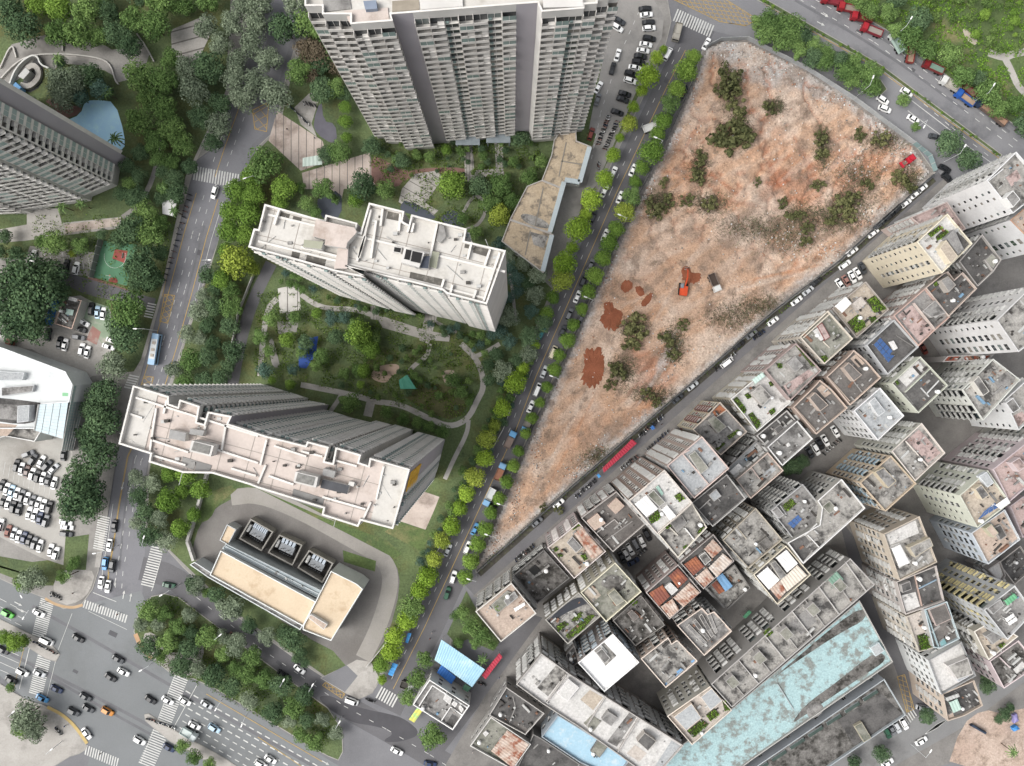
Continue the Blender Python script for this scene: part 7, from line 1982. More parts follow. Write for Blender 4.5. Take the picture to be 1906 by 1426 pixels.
def palm_mesh():
    b = MB()
    for k in range(13):
        a = k * 2.4
        L = 1.0 - .15 * (k % 3)
        for s in range(4):
            t0, t1 = s / 4, (s + 1) / 4
            for sd in (-1, 1):
                def q(t, w):
                    r = L * t
                    z = .35 * math.sin(t * 2.6) - .25 * t * t + .04 * (k % 4)
                    return Vector((math.cos(a) * r - math.sin(a) * w * sd, math.sin(a) * r + math.cos(a) * w * sd, z - abs(w) * .25))
                wd = .13 * (1 - t0 * .6)
                b.poly([q(t0, 0), q(t1, 0), q(t1, wd * .8), q(t0 + .05, wd)])
    return leafmesh(b, 'crown', leafmat('leaf_palm', '#3a5230', '#7d9660'), [RND.random() for _ in b.f])


PALM = palm_mesh()
ptk = MB()
ptk.tube((0, 0, -.1), (0, 0, 1), .06, .045, 7)
PTM = ptk.mesh('trunk', BARK)
for i, (x, y, r, where) in enumerate(((214, 258, 16, 'at the right edge of the pool'), (200, 172, 14, 'above the pool beside the olive trees'), (108, 108, 13, 'behind the water slide'), (324, 392, 12, 'near the avenue gatehouse'), (304, 352, 12, 'on the path beside the avenue'), (898, 1228, 13, 'over the pale blue shed roof'), (1886, 1400, 14, 'on the bare soil lot'), (126, 1072, 9, 'on the corner plaza lawn'), (116, 384, 14, 'below the left tower, left of two'), (150, 380, 13, 'below the left tower, right of two'))):
    w = P(x, y, 6)
    t = thing('palm_tree', 'palm tree with drooping fronds ' + where, 'palm tree', (w.x, w.y, 0), RND.random() * 6, 'palm trees')
    link('crown', PALM, t, (0, 0, 5.6), None, r * S)
    link('trunk', PTM, t, (0, 0, 0), None, (3, 3, 5.6))


# ground cover: leaves too many to count
def cover(name, label, poly, n, mat, rr, seed, hh=.5):
    rn = random.Random(seed)
    xs, ys = [p[0] for p in poly], [p[1] for p in poly]
    b = MB()
    tones = []
    t = 0
    while len(tones) < n and t < n * 12:
        t += 1
        x, y = rn.uniform(min(xs), max(xs)), rn.uniform(min(ys), max(ys))
        if not inside(x, y, poly):
            continue
        if mnoise.fractal(Vector((x / 26, y / 26, seed)), 1, 2, 3) < -.05 + .2 * (rn.random() - .5):
            continue
        w = P(x, y)
        leaf(b, (w.x, w.y, .05 + hh * rn.random()), rn.uniform(*rr))
        tones.append(rn.random())
    o = leafobj(b, name, mat, tones)
    return tag(o, label, 'ground cover', kind='stuff')


cover('ground_cover', 'low leafy planting over the estate garden beds', [(480, 540), (700, 560), (900, 630), (900, 700), (860, 790), (700, 745), (560, 712), (470, 700)], 9000, leafmat('leaf_cover', '#38511f', '#71893f'), (.15, .34), 31)
cover('ground_cover', 'low leafy planting before the tall tower', [(690, 255), (1000, 262), (1010, 300), (960, 400), (900, 440), (830, 430), (680, 330)], 6000, MATS['leaf_cover'], (.15, .34), 32)
cover('ground_cover', 'low leafy planting on the crossroads island', [(262, 1120), (330, 1106), (480, 1224), (636, 1340), (600, 1402), (480, 1332), (300, 1240)], 5000, MATS['leaf_cover'], (.15, .34), 33)
cover('grass', 'rough bright grass on the slope beyond the highway', [(1560, -5), (1906, -5), (1906, 230), (1760, 130), (1660, 58)], 6000, leafmat('leaf_grass', '#567a2a', '#86a84a'), (.18, .4), 34, .3)
cover('ground_cover', 'low leafy planting beside the avenue and pool', [(60, 400), (330, 400), (300, 540), (180, 560), (60, 480)], 2500, MATS['leaf_cover'], (.15, .34), 35)
cover('ground_cover', 'ivy and weeds along the street wall strip', [(985, 640), (1000, 660), (830, 1010), (700, 1265), (690, 1250), (790, 1050)], 3500, MATS['leaf_cover'], (.15, .34), 36)
cover('ground_cover', 'weeds along the village fence of the soil site', [(1690, 366), (1560, 486), (1313, 690), (1060, 906), (890, 1056), (893, 1062), (1064, 914), (1316, 698), (1566, 494), (1694, 372)], 4500, MATS['leaf_cover'], (.15, .34), 37, .9)
# ------------------------------------------------------------------ vehicles
CARC = {'w': '#e8e8e6', 'k': '#2a2b2e', 'g': '#77797c', 's': '#b4b7b9', 'n': '#2b3b5c', 'r': '#9c2430', 'b': '#5c9ccf', 'l': '#a9c3d4', 't': '#3f8e96', 'o': '#d08a3c', 'e': '#5cbf4a', 'd': '#45484c', 'm': '#5a4038', 'f': '#2f5a44', 'y': '#cfc6ae', 'u': '#7a3a30'}
CARN = {'w': 'white', 'k': 'black', 'g': 'grey', 's': 'silver', 'n': 'navy', 'r': 'red', 'b': 'blue', 'l': 'pale blue', 't': 'teal', 'o': 'orange', 'e': 'bright green', 'd': 'dark grey', 'm': 'brown', 'f': 'dark green', 'y': 'beige', 'u': 'rust-brown'}


def carpaint(c):
    return nm('paint_' + CARN[c].replace(' ', '_'), CARC[c], CARC[c], 2, .3, spec=.5, k=1.0 if c in 'wsly' else .8)


TYRE = plain('tyre', '#1d1d1e', .9)
CGLASS = plain('car_glass', '#1f2326', .15, .6)


def loft(b, secs, m=0):
    n = len(secs[0])
    base = len(b.v)
    for s in secs:
        b.v += [tuple(p) for p in s]
    for i in range(len(secs) - 1):
        for j in range(n):
            k = (j + 1) % n
            b.f.append((base + i * n + j, base + i * n + k, base + (i + 1) * n + k, base + (i + 1) * n + j))
            b.m.append(m)
    b.f.append(tuple(base + j for j in reversed(range(n))))
    b.m.append(m)
    b.f.append(tuple(base + (len(secs) - 1) * n + j for j in range(n)))
    b.m.append(m)


def car_parts(kind):
    """body, windscreen, rear window, side windows; +x is the front"""
    if kind == 'suv':
        L, W, H1, H2, c = 4.7, .93, 1.05, 1.72, (-2.15, -1.75, .35, 1.15)
    elif kind == 'van':
        L, W, H1, H2, c = 5.0, .95, 1.1, 1.95, (-2.4, -2.2, 1.15, 1.95)
    else:
        L, W, H1, H2, c = 4.6, .90, .95, 1.45, (-1.75, -1.05, .3, 1.1)
    h = L / 2
    b = MB()
    secs = []
    for x, w, z in ((-h, .74, .72), (-h + .14, .9, .93), (-h + .9, .98, 1.0), (0, 1, .99), (h - 1.1, .98, .93 if kind != 'van' else 1.0), (h - .35, .92, .82 if kind != 'van' else .95), (h - .08, .8, .68), (h, .62, .5)):
        w *= W
        z *= H1
        secs.append([(x, -w, .25), (x, -w, z * .72), (x, -w * .93, z * .95), (x, -w * .8, z), (x, w * .8, z), (x, w * .93, z * .95), (x, w, z * .72), (x, w, .25)])
    loft(b, secs)
    x0, x1, x2, x3 = c
    zb = H1 * .96
    wb, wt = W * .86, W * .68
    bot = [(x0, -wb, zb), (x3, -wb, zb), (x3, wb, zb), (x0, wb, zb)]
    top = [(x1, -wt, H2), (x2, -wt, H2), (x2, wt, H2), (x1, wt, H2)]
    for i in range(4):
        b.poly([bot[i], bot[(i + 1) % 4], top[(i + 1) % 4], top[i]])
    b.poly(top)

    def pane(a, b_, c_, d, name, out):
        q = [Vector(t) for t in (a, b_, c_, d)]
        m = sum(q, Vector()) / 4
        q = [m + (t - m) * .9 + Vector(out) * .02 for t in q]
        x = MB()
        x.poly(q)
        return name, x
    P_ = [('body', b), pane(bot[1], bot[2], top[2], top[1], 'windscreen', (1, 0, .6)), pane(bot[3], bot[0], top[0], top[3], 'rear_window', (-1, 0, .6)), pane(bot[0], bot[1], top[1], top[0], 'side_window', (0, -1, .5)), pane(bot[2], bot[3], top[3], top[2], 'side_window', (0, 1, .5))]
    return P_, L, W


CARM = {}
wh = MB()
wh.tube((0, -.11, 0), (0, .11, 0), .33, n=10)
WHEEL = wh.mesh('wheel', TYRE)
for _k in ('sedan', 'suv', 'van'):
    ps, L_, W_ = car_parts(_k)
    CARM[_k] = ([(n, b.mesh(n, carpaint('w') if n == 'body' else CGLASS)) for n, b in ps], L_, W_)
BODYM = {}


def body_mesh(kind, c):
    if (kind, c) not in BODYM:
        me = CARM[kind][0][0][1].copy()
        me.materials[0] = carpaint(c)
        BODYM[(kind, c)] = me
    return BODYM[(kind, c)]


def ground_z(x, y):
    return -.06


def car(px, py, deg, c, kind, label, group, z=-.06):
    """deg: heading in the picture, clockwise from the right"""
    w = P(px, py, 1.0)
    r = thing('van' if kind == 'van' else 'car', label, 'van' if kind == 'van' else 'car', (w.x, w.y, z), -math.radians(deg), group)
    parts, L, W = CARM[kind]
    for n, me in parts:
        link(n, body_mesh(kind, c) if n == 'body' else me, r)
    for sx in (-1, 1):
        for sy in (-1, 1):
            link('wheel', WHEEL, r, (sx * L * .3, sy * (W - .12), .32))
    return r


def cars(zone, frame, lst, deg, group, frm='left', z=-.06):
    """lst: x, y, colour[, heading[, kind]] in tracing coordinates"""
    tot = {}
    for t in lst:
        tot[t[2] + (t[4] if len(t) > 4 else '')] = 0
    for t in lst:
        x, y = Z(frame, [t[:2]])[0]
        c = t[2]
        d = t[3] if len(t) > 3 and t[3] is not None else deg
        k = t[4] if len(t) > 4 else RND.choice(('sedan', 'sedan', 'suv')) if c != 'b' else 'sedan'
        key = c + (t[4] if len(t) > 4 else '')
        tot[key] += 1
        kn = {'van': 'van', 'suv': 'car', 'sedan': 'car'}[k]
        one = sum(1 for u in lst if u[2] == c and (u[4] if len(u) > 4 else '') == (t[4] if len(t) > 4 else '')) == 1
        lab = ('only %s %s %s' % (CARN[c], kn, zone)) if one else '%s %s %s, %s from the %s' % (CARN[c], kn, zone, ordw(tot[key]), frm)
        car(x, y, d + RND.uniform(-2, 2), c, k, lab, group, z)


G = 'cars in the mall car park'
cars('in the top row of the mall car park', '31', [(120, 660, 'k'), (155, 685, 'w'), (195, 705, 'm'), (235, 725, 'w'), (275, 740, 'k'), (312, 755, 'w'), (350, 770, 'd'), (395, 790, 'w')], -78, G, z=.02)
cars('slanted at the car park head', '31', [(203, 575, 'g', -22), (240, 615, 'd', -58), (300, 630, 'w', -60), (343, 660, 'd', -50), (390, 685, 's', -45), (465, 580, 'k', -84)], -50, G, z=.02)
cars('in the second row of the mall car park', '31', [(10, 810, 'k'), (45, 835, 'w'), (82, 850, 'l'), (120, 870, 'w'), (160, 885, 'g'), (197, 905, 'w'), (238, 925, 'g'), (278, 940, 'w'), (317, 955, 'w'), (360, 970, 'k')], -76, G, z=.02)
cars('in the third row of the mall car park', '31', [(18, 925, 'k'), (55, 940, 'w'), (95, 965, 'k'), (135, 985, 'd'), (210, 1015, 'w'), (250, 1030, 'w'), (290, 1050, 'n'), (335, 1070, 'g')], -76, G, z=.02)
cars('side-on at the car park gate', '31', [(480, 1080, 'w', 12), (490, 1115, 'w', 10), (485, 1165, 'd', 10)], 10, G, 'top', z=.02)
cars('in the bottom row of the mall car park', '31', [(2, 1100, 'w'), (55, 1145, 'r'), (98, 1165, 's'), (133, 1185, 'w'), (173, 1195, 'n'), (210, 1215, 'k'), (250, 1235, 'g'), (290, 1255, 'w'), (370, 1285, 'w'), (410, 1310, 'w')], -76, G, z=.02)
G = 'cars waiting on the avenue'
cars('queuing on the lower avenue', '31', [(838, 1110, 'k', 98), (802, 1250, 'w', 98), (770, 1385, 'b', 98, 'suv'), (822, 1405, 'd', 98)], 98, G, 'top')
cars('at the avenue stop line', '41', [(740, 75, 'w'), (790, 105, 'w')], 100, G)
cars('driving down the upper avenue', '21', [(1578, 30, 'w', 108)], 108, G)
G = 'cars at the crossroads'
cars('driving through the crossroads', '41', [(50, 305, 'e', 28), (280, 300, 'w', 28), (340, 505, 'w', 28, 'van'), (570, 487, 'k', 32), (865, 640, 'd', 30), (905, 735, 'w', 30), (810, 775, 'k', 32), (160, 735, 'w', 28), (285, 745, 's', 26), (75, 795, 'k', 28), (15, 575, 'k', 28), (410, 862, 'n', 28), (625, 920, 'd', 30), (305, 930, 'b', 28), (645, 1005, 'd', 30), (538, 1028, 'd', 30), (788, 1025, 'o', 32), (1105, 940, 'k', 32), (1232, 945, 'w', 34), (1360, 950, 'w', 32), (1520, 975, 's', 32), (1430, 1130, 'w', 30), (1577, 1150, 'l', 32), (633, 1190, 'w', 55), (1025, 1240, 'w', 30), (1240, 1295, 'n', 30)], 30, G)
cars('on the service road', '41', [(1240, 95, 'f', 10), (1725, 480, 'r', 35), (1845, 430, 'g', 38), (2205, 715, 'w', 38), (2084, 755, 'k', 30), (2925, 1320, 'w', 28), (3170, 1415, 'n', 10)], 35, 'cars on the service road')
cars('on the highway at the bottom edge', '42', [(90, 1380, 'w', 32), (20, 1415, 'w', 32)], 32, G)
cars('minibus on the service road', '42', [(690, 950, 'w', 22, 'van')], 22, 'cars on the service road')
G = 'cars along the tree-lined street'
cars('parked along the upper tree-lined street', '13', [(1123, 395, 'w', -62, 'van'), (1408, 318, 'w', -60), (720, 1270, 'w', -66), (865, 1250, 'w', -64)], -64, G, 'top')
cars('parked midway along the tree-lined street', '23', [(655, 20, 'w'), (770, 65, 'w'), (570, 210, 'd'), (660, 345, 'w'), (555, 565, 'g'), (500, 680, 'd'), (455, 800, 'w'), (395, 930, 'g'), (485, 960, 'g'), (345, 1055, 'd'), (190, 1070, 't'), (275, 1210, 'y', None, 'van'), (210, 1355, 's')], -66, G, 'top')
cars('parked along the lower tree-lined street', '32', [(2060, 100, 'w', None, 'van'), (2012, 225, 'w'), (1720, 960, 'k'), (1600, 1130, 'b'), (1545, 1265, 'w'), (1400, 1285, 's'), (1440, 1484, 'w', -72), (1395, 1604, 'f', -74)], -66, G, 'top')
G = 'cars in the tower court'
cars('nose-in along the tower drive', '13', [(955, 60, 'k'), (965, 105, 'w'), (980, 160, 'k'), (985, 205, 'w'), (985, 280, 'k', 10), (960, 325, 'w', 8), (940, 370, 'w', 8), (920, 412, 'k', 8), (905, 455, 'k', 8), (880, 495, 'w', 12), (850, 540, 'k', 14), (845, 592, 'w', 18), (805, 688, 'k', 18), (790, 730, 'k', 18), (750, 825, 'k', 20)], -6, G, 'top', z=.02)
cars('standing in the tower drive', '13', [(765, 150, 'd', 30), (748, 200, 'w', 30), (752, 402, 'w', -72), (715, 500, 'k', -72), (610, 640, 'w', -60), (605, 730, 'g', -72), (555, 985, 'u', -72)], -70, G, 'top', z=.02)
G = 'cars by the highway'
cars('on the highway beside the site', '14', [(1040, 680, 'w', 35), (865, 735, 'w', 32), (880, 800, 'w', 20), (1090, 875, 'w', 32), (1250, 1005, 'd', 15), (1325, 1240, 'k', 30), (1340, 1310, 'k', 40)], 32, G)
G = 'cars along the village street'
cars('parked on the upper village street', '24', [(1155, 0, 'w'), (1110, 40, 'w'), (1035, 110, 'w'), (795, 330, 'w'), (640, 465, 'w'), (585, 565, 'w'), (680, 630, 'w', 62), (640, 655, 'w', 62), (595, 685, 'r', 60), (550, 710, 'w', 55), (715, 590, 'd', 62), (315, 755, 's'), (230, 830, 'w'), (55, 980, 'w')], -37, G, 'top')
cars('nose to tail against the site fence', 'n', [(1672, 388, 'k'), (1655, 403, 'k'), (1638, 418, 'd'), (1520, 524, 'k'), (1400, 622, 'g'), (1376, 642, 'k'), (1290, 718, 's'), (1262, 742, 'd'), (1040, 938, 'w'), (1000, 972, 'g')], -40, G, 'top')
cars('long white van on the village street', 'F', [(200, 680, 'w', -38, 'van')], -38, G)
G = 'cars in the village courts'
cars('in the dark parking yard', '33', [(785, 1340, 'k'), (815, 1315, 'w'), (845, 1280, 'w'), (885, 1245, 'g', None, 'van'), (930, 1220, 'w'), (970, 1175, 'k'), (868, 1372, 'n', -30)], 62, G)
cars('in the green-edged court', '34', [(325, 565, 'd'), (370, 540, 'w'), (400, 500, 'k'), (440, 475, 'w'), (515, 410, 'w')], 58, G)
cars('in the alley below the tall grey block', '24', [(1165, 1185, 'u', 60)], 60, G)
cars('on the lower right roads', '44', [(1150, 1245, 'w', -28), (900, 1405, 'w', -28), (1160, 1000, 's', 10), (1020, 1118, 'w', 60), (968, 1142, 's', 60), (932, 1162, 'g', 60), (895, 1182, 'f', 60)], -28, 'cars on the lower right roads')
G = 'cars in the west yards'
cars('in the upper west yard', '21', [(240, 500, 'w', -78), (485, 570, 'k', -82), (558, 590, 'w', -78)], -80, G, z=.02)
cars('in the painted west yard', '21', [(670, 890, 'k', -84), (715, 915, 'l', -86), (757, 925, 'w', -84), (610, 990, 'w', 30), (588, 1040, 'k', 18), (575, 1100, 'g', 12), (350, 1080, 'd', -80), (435, 1140, 'k', -80), (475, 1155, 'w', -78), (600, 1190, 'w', -78), (640, 1210, 'w', -76), (825, 1125, 'w', 20), (795, 1170, 'w', 20)], -80, G, z=.02)


# lorries, bus, excavator
def lorry(label, px, py, deg, cab, bed, L=8.5, load=None, cat='truck', group=None, name='dump_truck', z=-.06):
    w = P(px, py, 1.5)
    r = thing(name, label, cat, (w.x, w.y, z), -math.radians(deg), group)
    h = L / 2
    x = MB()
    x.box(h - 2.0, h, -1.2, 1.2, .5, 2.5)
    x.box(h - 1.9, h - .3, -1.1, 1.1, 2.5, 2.75)
    x.obj('cab', nm('truck_' + cab.lstrip('#'), cab, cab, 1.5, .5), r)
    x = MB()
    x.poly([(h + .01, -1.05, 1.5), (h + .01, 1.05, 1.5), (h + .01, 1.05, 2.35), (h + .01, -1.05, 2.35)])
    x.obj('windscreen', CGLASS, r)
    x = MB()
    x.box(-h, h - 2.2, -.5, .5, .55, .95)
    x.obj('chassis', TYRE, r)
    x = MB()
    x.box(-h, h - 2.2, -1.2, 1.2, 1.0, 1.15)
    for a in ((-h, h - 2.2, -1.25, -1.12), (-h, h - 2.2, 1.12, 1.25), (-h, -h + .12, -1.12, 1.12), (h - 2.35, h - 2.2, -1.12, 1.12)):
        x.box(a[0], a[1], a[2], a[3], 1.15, 2.2)
    x.obj('bed', nm('truck_' + bed.lstrip('#'), bed, bed, 1.2, .6), r)
    if load:
        x = MB()
        x.box(-h + .15, h - 2.4, -1.1, 1.1, 1.15, 1.7)
        x.obj('load', nm('load_' + load.lstrip('#'), load, None, 1.2, .95), r)
    for sx in (h - 1.1, -h + .9, -h + 2.1):
        for sy in (-1, 1):
            o = link('wheel', WHEEL, r, (sx, sy * 1.05, .48))
            o.scale = (1.45, 1.6, 1.45)
    return r


for t in ((610, 60, 12, 'red', 'topmost of the red trucks by the verge with full bed', '#9c2a30', '#8e3036', '#9a8a80'), (705, 130, 12, 'red', 'second red truck down the verge with empty bed', '#a32a34', '#7c2a30', None), (780, 222, 22, 'red', 'third red truck down the verge with grey load', '#a32a34', '#86303a', '#9c948c'), (1070, 385, 100, 'red', 'red truck parked across the verge with sandy bed', '#8e2a2e', '#8a3a34', '#a8907c'), (1235, 495, 25, 'red', 'red truck half under trees with green tarpaulin', '#7c2428', '#7c3a38', '#7f9a8c'), (1360, 622, 30, 'white', 'white truck with pale covered bed on the highway', '#d9d9d6', '#bdb8ae', '#c3beb5'), (1468, 722, 35, 'blue', 'bright blue truck with sandy load on the highway', '#2f5fb0', '#33599c', '#b39a84'), (1480, 655, 40, 'red', 'dark red truck tucked behind the blue truck', '#6f2226', '#6a2a2a', '#8c6a5c'), (490, 4, 12, 'red', 'red truck cut by the top picture edge', '#a32a34', '#86303a', None), (965, 315, 60, 'white', 'pale green and white truck under the verge trees', '#c9d0cc', '#a9bdb3', None)):
    x, y = Z('14', [t[:2]])[0]
    lorry('%s' % t[4], x, y, t[2] + 180, t[5], t[6], 7.6, t[7], group='trucks parked along the highway verge')
x, y = Z('14', [(1660, 830)])[0]
lorry('long flatbed truck with brown load on the highway', x, y, 218, '#2c3a52', '#6a5a52', 13, '#b5937c', group='trucks parked along the highway verge')
x, y = Z('23', [(1460, 700)])[0]
lorry('white dump truck with dark bed on the soil site', x, y, 68, '#d5d5d2', '#7b6f68', 6.6, '#4f433c', z=site_z(1328, 527))
for fx, fy, cab, bed, load, lab, d in ((1860, 470, '#6aa3cf', '#7c7069', '#8d7d74', 'upper blue-cabbed truck with brown load on the tree-lined street', -64), (1785, 705, '#7fa9cc', '#8a6a5c', '#a0725c', 'middle blue-cabbed truck with red-brown load on the tree-lined street', -66), (1705, 890, '#7fa9cc', '#d9d9d6', '#cfd3d3', 'blue-cabbed truck with white load on the tree-lined street', 116), (1985, 355, '#6aa3cf', '#8d8a86', '#9a948c', 'blue-cabbed truck near a street tree above the brown ones', 116)):
    x, y = Z('32', [(fx, fy)])[0]
    lorry(lab, x, y, d, cab, bed, 6.5, load, group='trucks on the tree-lined street')
x, y = Z('41', [(1393, 1190)])[0]
lorry('pale box truck beside the crossroads median', x, y, 30, '#cfd6d6', '#c9d6d3', 6.0, '#d3dcd9')
x, y = Z('13', [(1190, 235)])[0]
lorry('small beige truck below the highway zebra crossing', x, y, 104, '#a9a49a', '#8d8a80', 6.2, '#bdb8ad')
x, y = Z('13', [(1000, 935)])[0]
lorry('white truck half under a street tree', x, y, -20, '#d9d9d6', '#dcdcd9', 6.0, '#e0e0dd')
x, y = Z('42', [(1100, 835)])[0]
lorry('small white pickup truck by the street mouth', x, y, 20, '#dcdcda', '#77726c', 5.0, '#4d4a46')
x, y = Z('21', [(20, 1112)])[0]
lorry('white box truck at the left edge of the west yard', x, y, 20, '#8a5a4a', '#dcdad5', 8, '#dedbd5', z=.02)

w = P(286, 650, 2.5)
bus = thing('city_bus', 'pale blue city bus on the avenue', 'bus', (w.x, w.y, -.06), -math.radians(99))
x = MB()
loft(x, [[(a, -bw, .4), (a, -bw, 2.6), (a, -bw * .9, 3.0), (a, bw * .9, 3.0), (a, bw, 2.6), (a, bw, .4)] for a, bw in ((-5.5, 1.2), (-5.3, 1.27), (5.3, 1.27), (5.5, 1.15))])
x.obj('body', nm('bus_blue', '#9fc0dc', '#93b5d3', .5, .4), bus)
x = MB()
x.box(-3.6, 3.4, -1.0, 1.0, 3.0, 3.08)
x.obj('roof_panel', nm('bus_roof', '#d3d6d6', '#c6c9c9', .5, .5), bus)
for a in (-2.2, .2, 2.2):
    x = MB()
    x.box(a - .5, a + .5, -.5, .5, 3.08, 3.3)
    x.obj('roof_hatch', nm('bus_hatch', '#b3a99c', '#a39a8e', .5, .5), bus)
for s in (-1, 1):
    x = MB()
    x.poly([(-5, s * 1.285, 1.4), (5, s * 1.285, 1.4), (5, s * 1.285, 2.4), (-5, s * 1.285, 2.4)])
    x.obj('side_window', CGLASS, bus)
for sx in (-3.2, 3.4):
    for sy in (-1, 1):
        o = link('wheel', WHEEL, bus, (sx, sy * 1.1, .48))
        o.scale = (1.45, 1.5, 1.45)

ex, ey = Z('23', [(1235, 745)])[0]
w = P(ex, ey, 1.5)
exc = thing('excavator', 'orange excavator digging on the soil site', 'excavator', (w.x, w.y, site_z(ex, ey)), math.radians(84))
EXO = nm('excavator_orange', '#d9552f', '#c64b29', .6, .5)
for s in (-1, 1):
    x = MB()
    loft(x, [[(a, s * 1.25 - .32, .0 + c), (a, s * 1.25 + .32, .0 + c), (a, s * 1.25 + .32, .9 - c), (a, s * 1.25 - .32, .9 - c)] for a, c in ((-2.1, .25), (-1.7, 0), (1.7, 0), (2.1, .25))])
    x.obj('track', TYRE, exc)
x = MB()
x.box(-2.0, .9, -1.3, 1.3, 1.0, 2.3)
x.box(-2.4, -1.9, -1.2, 1.2, 1.1, 2.1)
x.obj('body', EXO, exc)
x = MB()
x.box(.1, 1.6, .35, 1.3, 1.0, 2.9)
x.obj('cab', nm('excavator_cab', '#8b949c', '#7b848c', .6, .3), exc)
x = MB()
x.tube((.8, -.3, 1.6), (3.6, -.3, 4.4), .32, .26, 4)
x.tube((3.6, -.3, 4.4), (6.2, -.3, 3.6), .26, .2, 4)
x.obj('boom', EXO, exc)
x = MB()
x.tube((6.2, -.3, 3.7), (7.4, -.3, 1.0), .2, .15, 4)
x.obj('stick', EXO, exc)
x = MB()
x.prism([(6.8, -.9), (8.0, -.9), (8.0, .3), (6.8, .3)], .2, .3)
x.poly([(6.8, -.9, .3), (6.8, .3, .3), (7.1, .3, 1.2), (7.1, -.9, 1.2)])
x.poly([(8.0, -.9, .3), (8.0, .3, .3), (7.4, .3, 1.2), (7.4, -.9, 1.2)])
x.obj('bucket', nm('bucket_steel', '#b9aea6', '#a0958d', .6, .4), exc)
w = P(1693, 297, 1.5)
sk = thing('loader', 'small red loader beside the eastern site gate', 'loader', (w.x, w.y, site_z(1690, 298)), math.radians(215))
RDM = nm('loader_red', '#c02c3c', '#ad2735', .6, .5)
x = MB()
x.box(-1.6, 1.0, -1.1, 1.1, .6, 1.9)
x.obj('body', RDM, sk)
x = MB()
x.box(-.8, .4, -.7, .7, 1.9, 2.7)
x.obj('cab', RDM, sk)
x = MB()
x.box(1.0, 3.2, -.9, -.7, 1.0, 1.3)
x.box(1.0, 3.2, .7, .9, 1.0, 1.3)
x.box(3.0, 3.6, -1.1, 1.1, .5, 1.2)
x.obj('shovel', RDM, sk)
for sx in (-1.0, .9):
    for sy in (-1, 1):
        o = link('wheel', WHEEL, sk, (sx, sy * 1.05, .5))
        o.scale = (1.5, 1.5, 1.5)


# motor scooters
def scooter_meshes():
    out = []
    b = MB()
    loft(b, [[(a, -c, z0), (a, c, z0), (a, c * .8, z1), (a, -c * .8, z1)] for a, c, z0, z1 in ((-.85, .14, .5, .8), (-.4, .2, .35, .85), (.05, .16, .3, .45), (.35, .2, .3, .5), (.55, .12, .5, 1.0), (.62, .1, .6, 1.05))])
    out.append(('body', b))
    b = MB()
    b.box(-.75, .05, -.14, .14, .8, .9)
    out.append(('seat', b))
    b = MB()
    b.tube((.5, -.33, 1.05), (.5, .33, 1.05), .04, n=5)
    out.append(('handlebar', b))
    return out


SCM = {}
for c in ('k', 'w', 'r', 'n', 's', 'd'):
    SCM[c] = [(n, b.mesh(n, carpaint(c) if n == 'body' else TYRE)) for n, b in scooter_meshes()]
sw = MB()
sw.tube((0, -.06, 0), (0, .06, 0), .25, n=8)
SWH = sw.mesh('wheel', TYRE)


def scooters(zone, frame, a, b, n, deg, group, z=.0, seed=0):
    rn = random.Random(seed + 400)
    p, q = Z(frame, [a, b])
    for i in range(n):
        t = (i + .5) / n
        x, y = p[0] + (q[0] - p[0]) * t + rn.uniform(-1, 1), p[1] + (q[1] - p[1]) * t + rn.uniform(-1, 1)
        w = P(x, y, .5)
        c = rn.choice('kkdwnrs')
        r = thing('motor_scooter', 'motor scooter parked %s, %s along from the top' % (zone, ordw(i + 1)), 'motor scooter', (w.x, w.y, z), -math.radians(deg + rn.uniform(-15, 15)), group)
        for nme, me in SCM[c]:
            link(nme, me, r)
        link('wheel', SWH, r, (.62, 0, .25))
        link('wheel', SWH, r, (-.62, 0, .25))


GS = 'parked motor scooters'
scooters('in the left bay of the tower court', '13', (690, 850), (600, 1070), 14, 15, GS, .03, 1)
scooters('in the right bay of the tower court', '13', (750, 890), (655, 1110), 13, 15, GS, .03, 2)
scooters('outside the shop row', '13', (620, 1200), (600, 1240), 3, 60, GS, .03, 3)
scooters('along the avenue sidewalk', '21', (1410, 30), (1210, 700), 16, 20, GS, .03, 4)
scooters('in the bike yard', '12', (215, 760), (380, 920), 10, 60, GS, .03, 5)
scooters('in the upper bike yard', '12', (330, 760), (430, 780), 5, 70, GS, .03, 6)
scooters('low on the village street', 'F', (300, 580), (60, 770), 8, 60, GS, -.06, 7)
scooters('along the fence in the village street', 'F', (610, 330), (480, 420), 7, 60, GS, -.06, 8)
scooters('by the fence below the crimson shelter', 'I', (300, 900), (60, 1110), 9, 60, GS, -.06, 20)
scooters('by the fence above the crimson shelter', 'I', (1040, 200), (760, 440), 12, 60, GS, -.06, 21)
scooters('against the lower village shopfronts', 'L', (800, 330), (580, 500), 8, 60, GS, -.06, 22)
scooters('against the middle village shopfronts', 'I', (1100, 370), (850, 590), 9, 60, GS, -.06, 23)
scooters('near the brown-fronted block', 'I', (760, 640), (560, 800), 8, 60, GS, -.06, 24)
scooters('in the dark yard behind the cars', '33', (960, 1270), (900, 1330), 6, 40, GS, -.06, 9)
scooters('behind the court cars', '34', (560, 460), (420, 580), 7, 40, GS, -.06, 10)
scooters('waiting on the west crossroads island', '41', (250, 510), (420, 600), 9, 30, 'scooters at the crossroads', .02, 11)
scooters('waiting on the east crossroads island', '41', (1085, 1075), (1290, 1150), 11, 30, 'scooters at the crossroads', .02, 12)
scooters('on the north crossroads corner', '41', (370, 150), (450, 190), 5, 60, 'scooters at the crossroads', .03, 13)
scooters('on the south crossroads corner', '41', (410, 1150), (450, 1190), 4, 60, 'scooters at the crossroads', .02, 14)
scooters('at the street stall', '42', (800, 930), (860, 950), 4, 20, GS, .03, 15)
scooters('among litter beside the soil site', '13', (1270, 640), (1190, 760), 6, 60, GS, .03, 16)
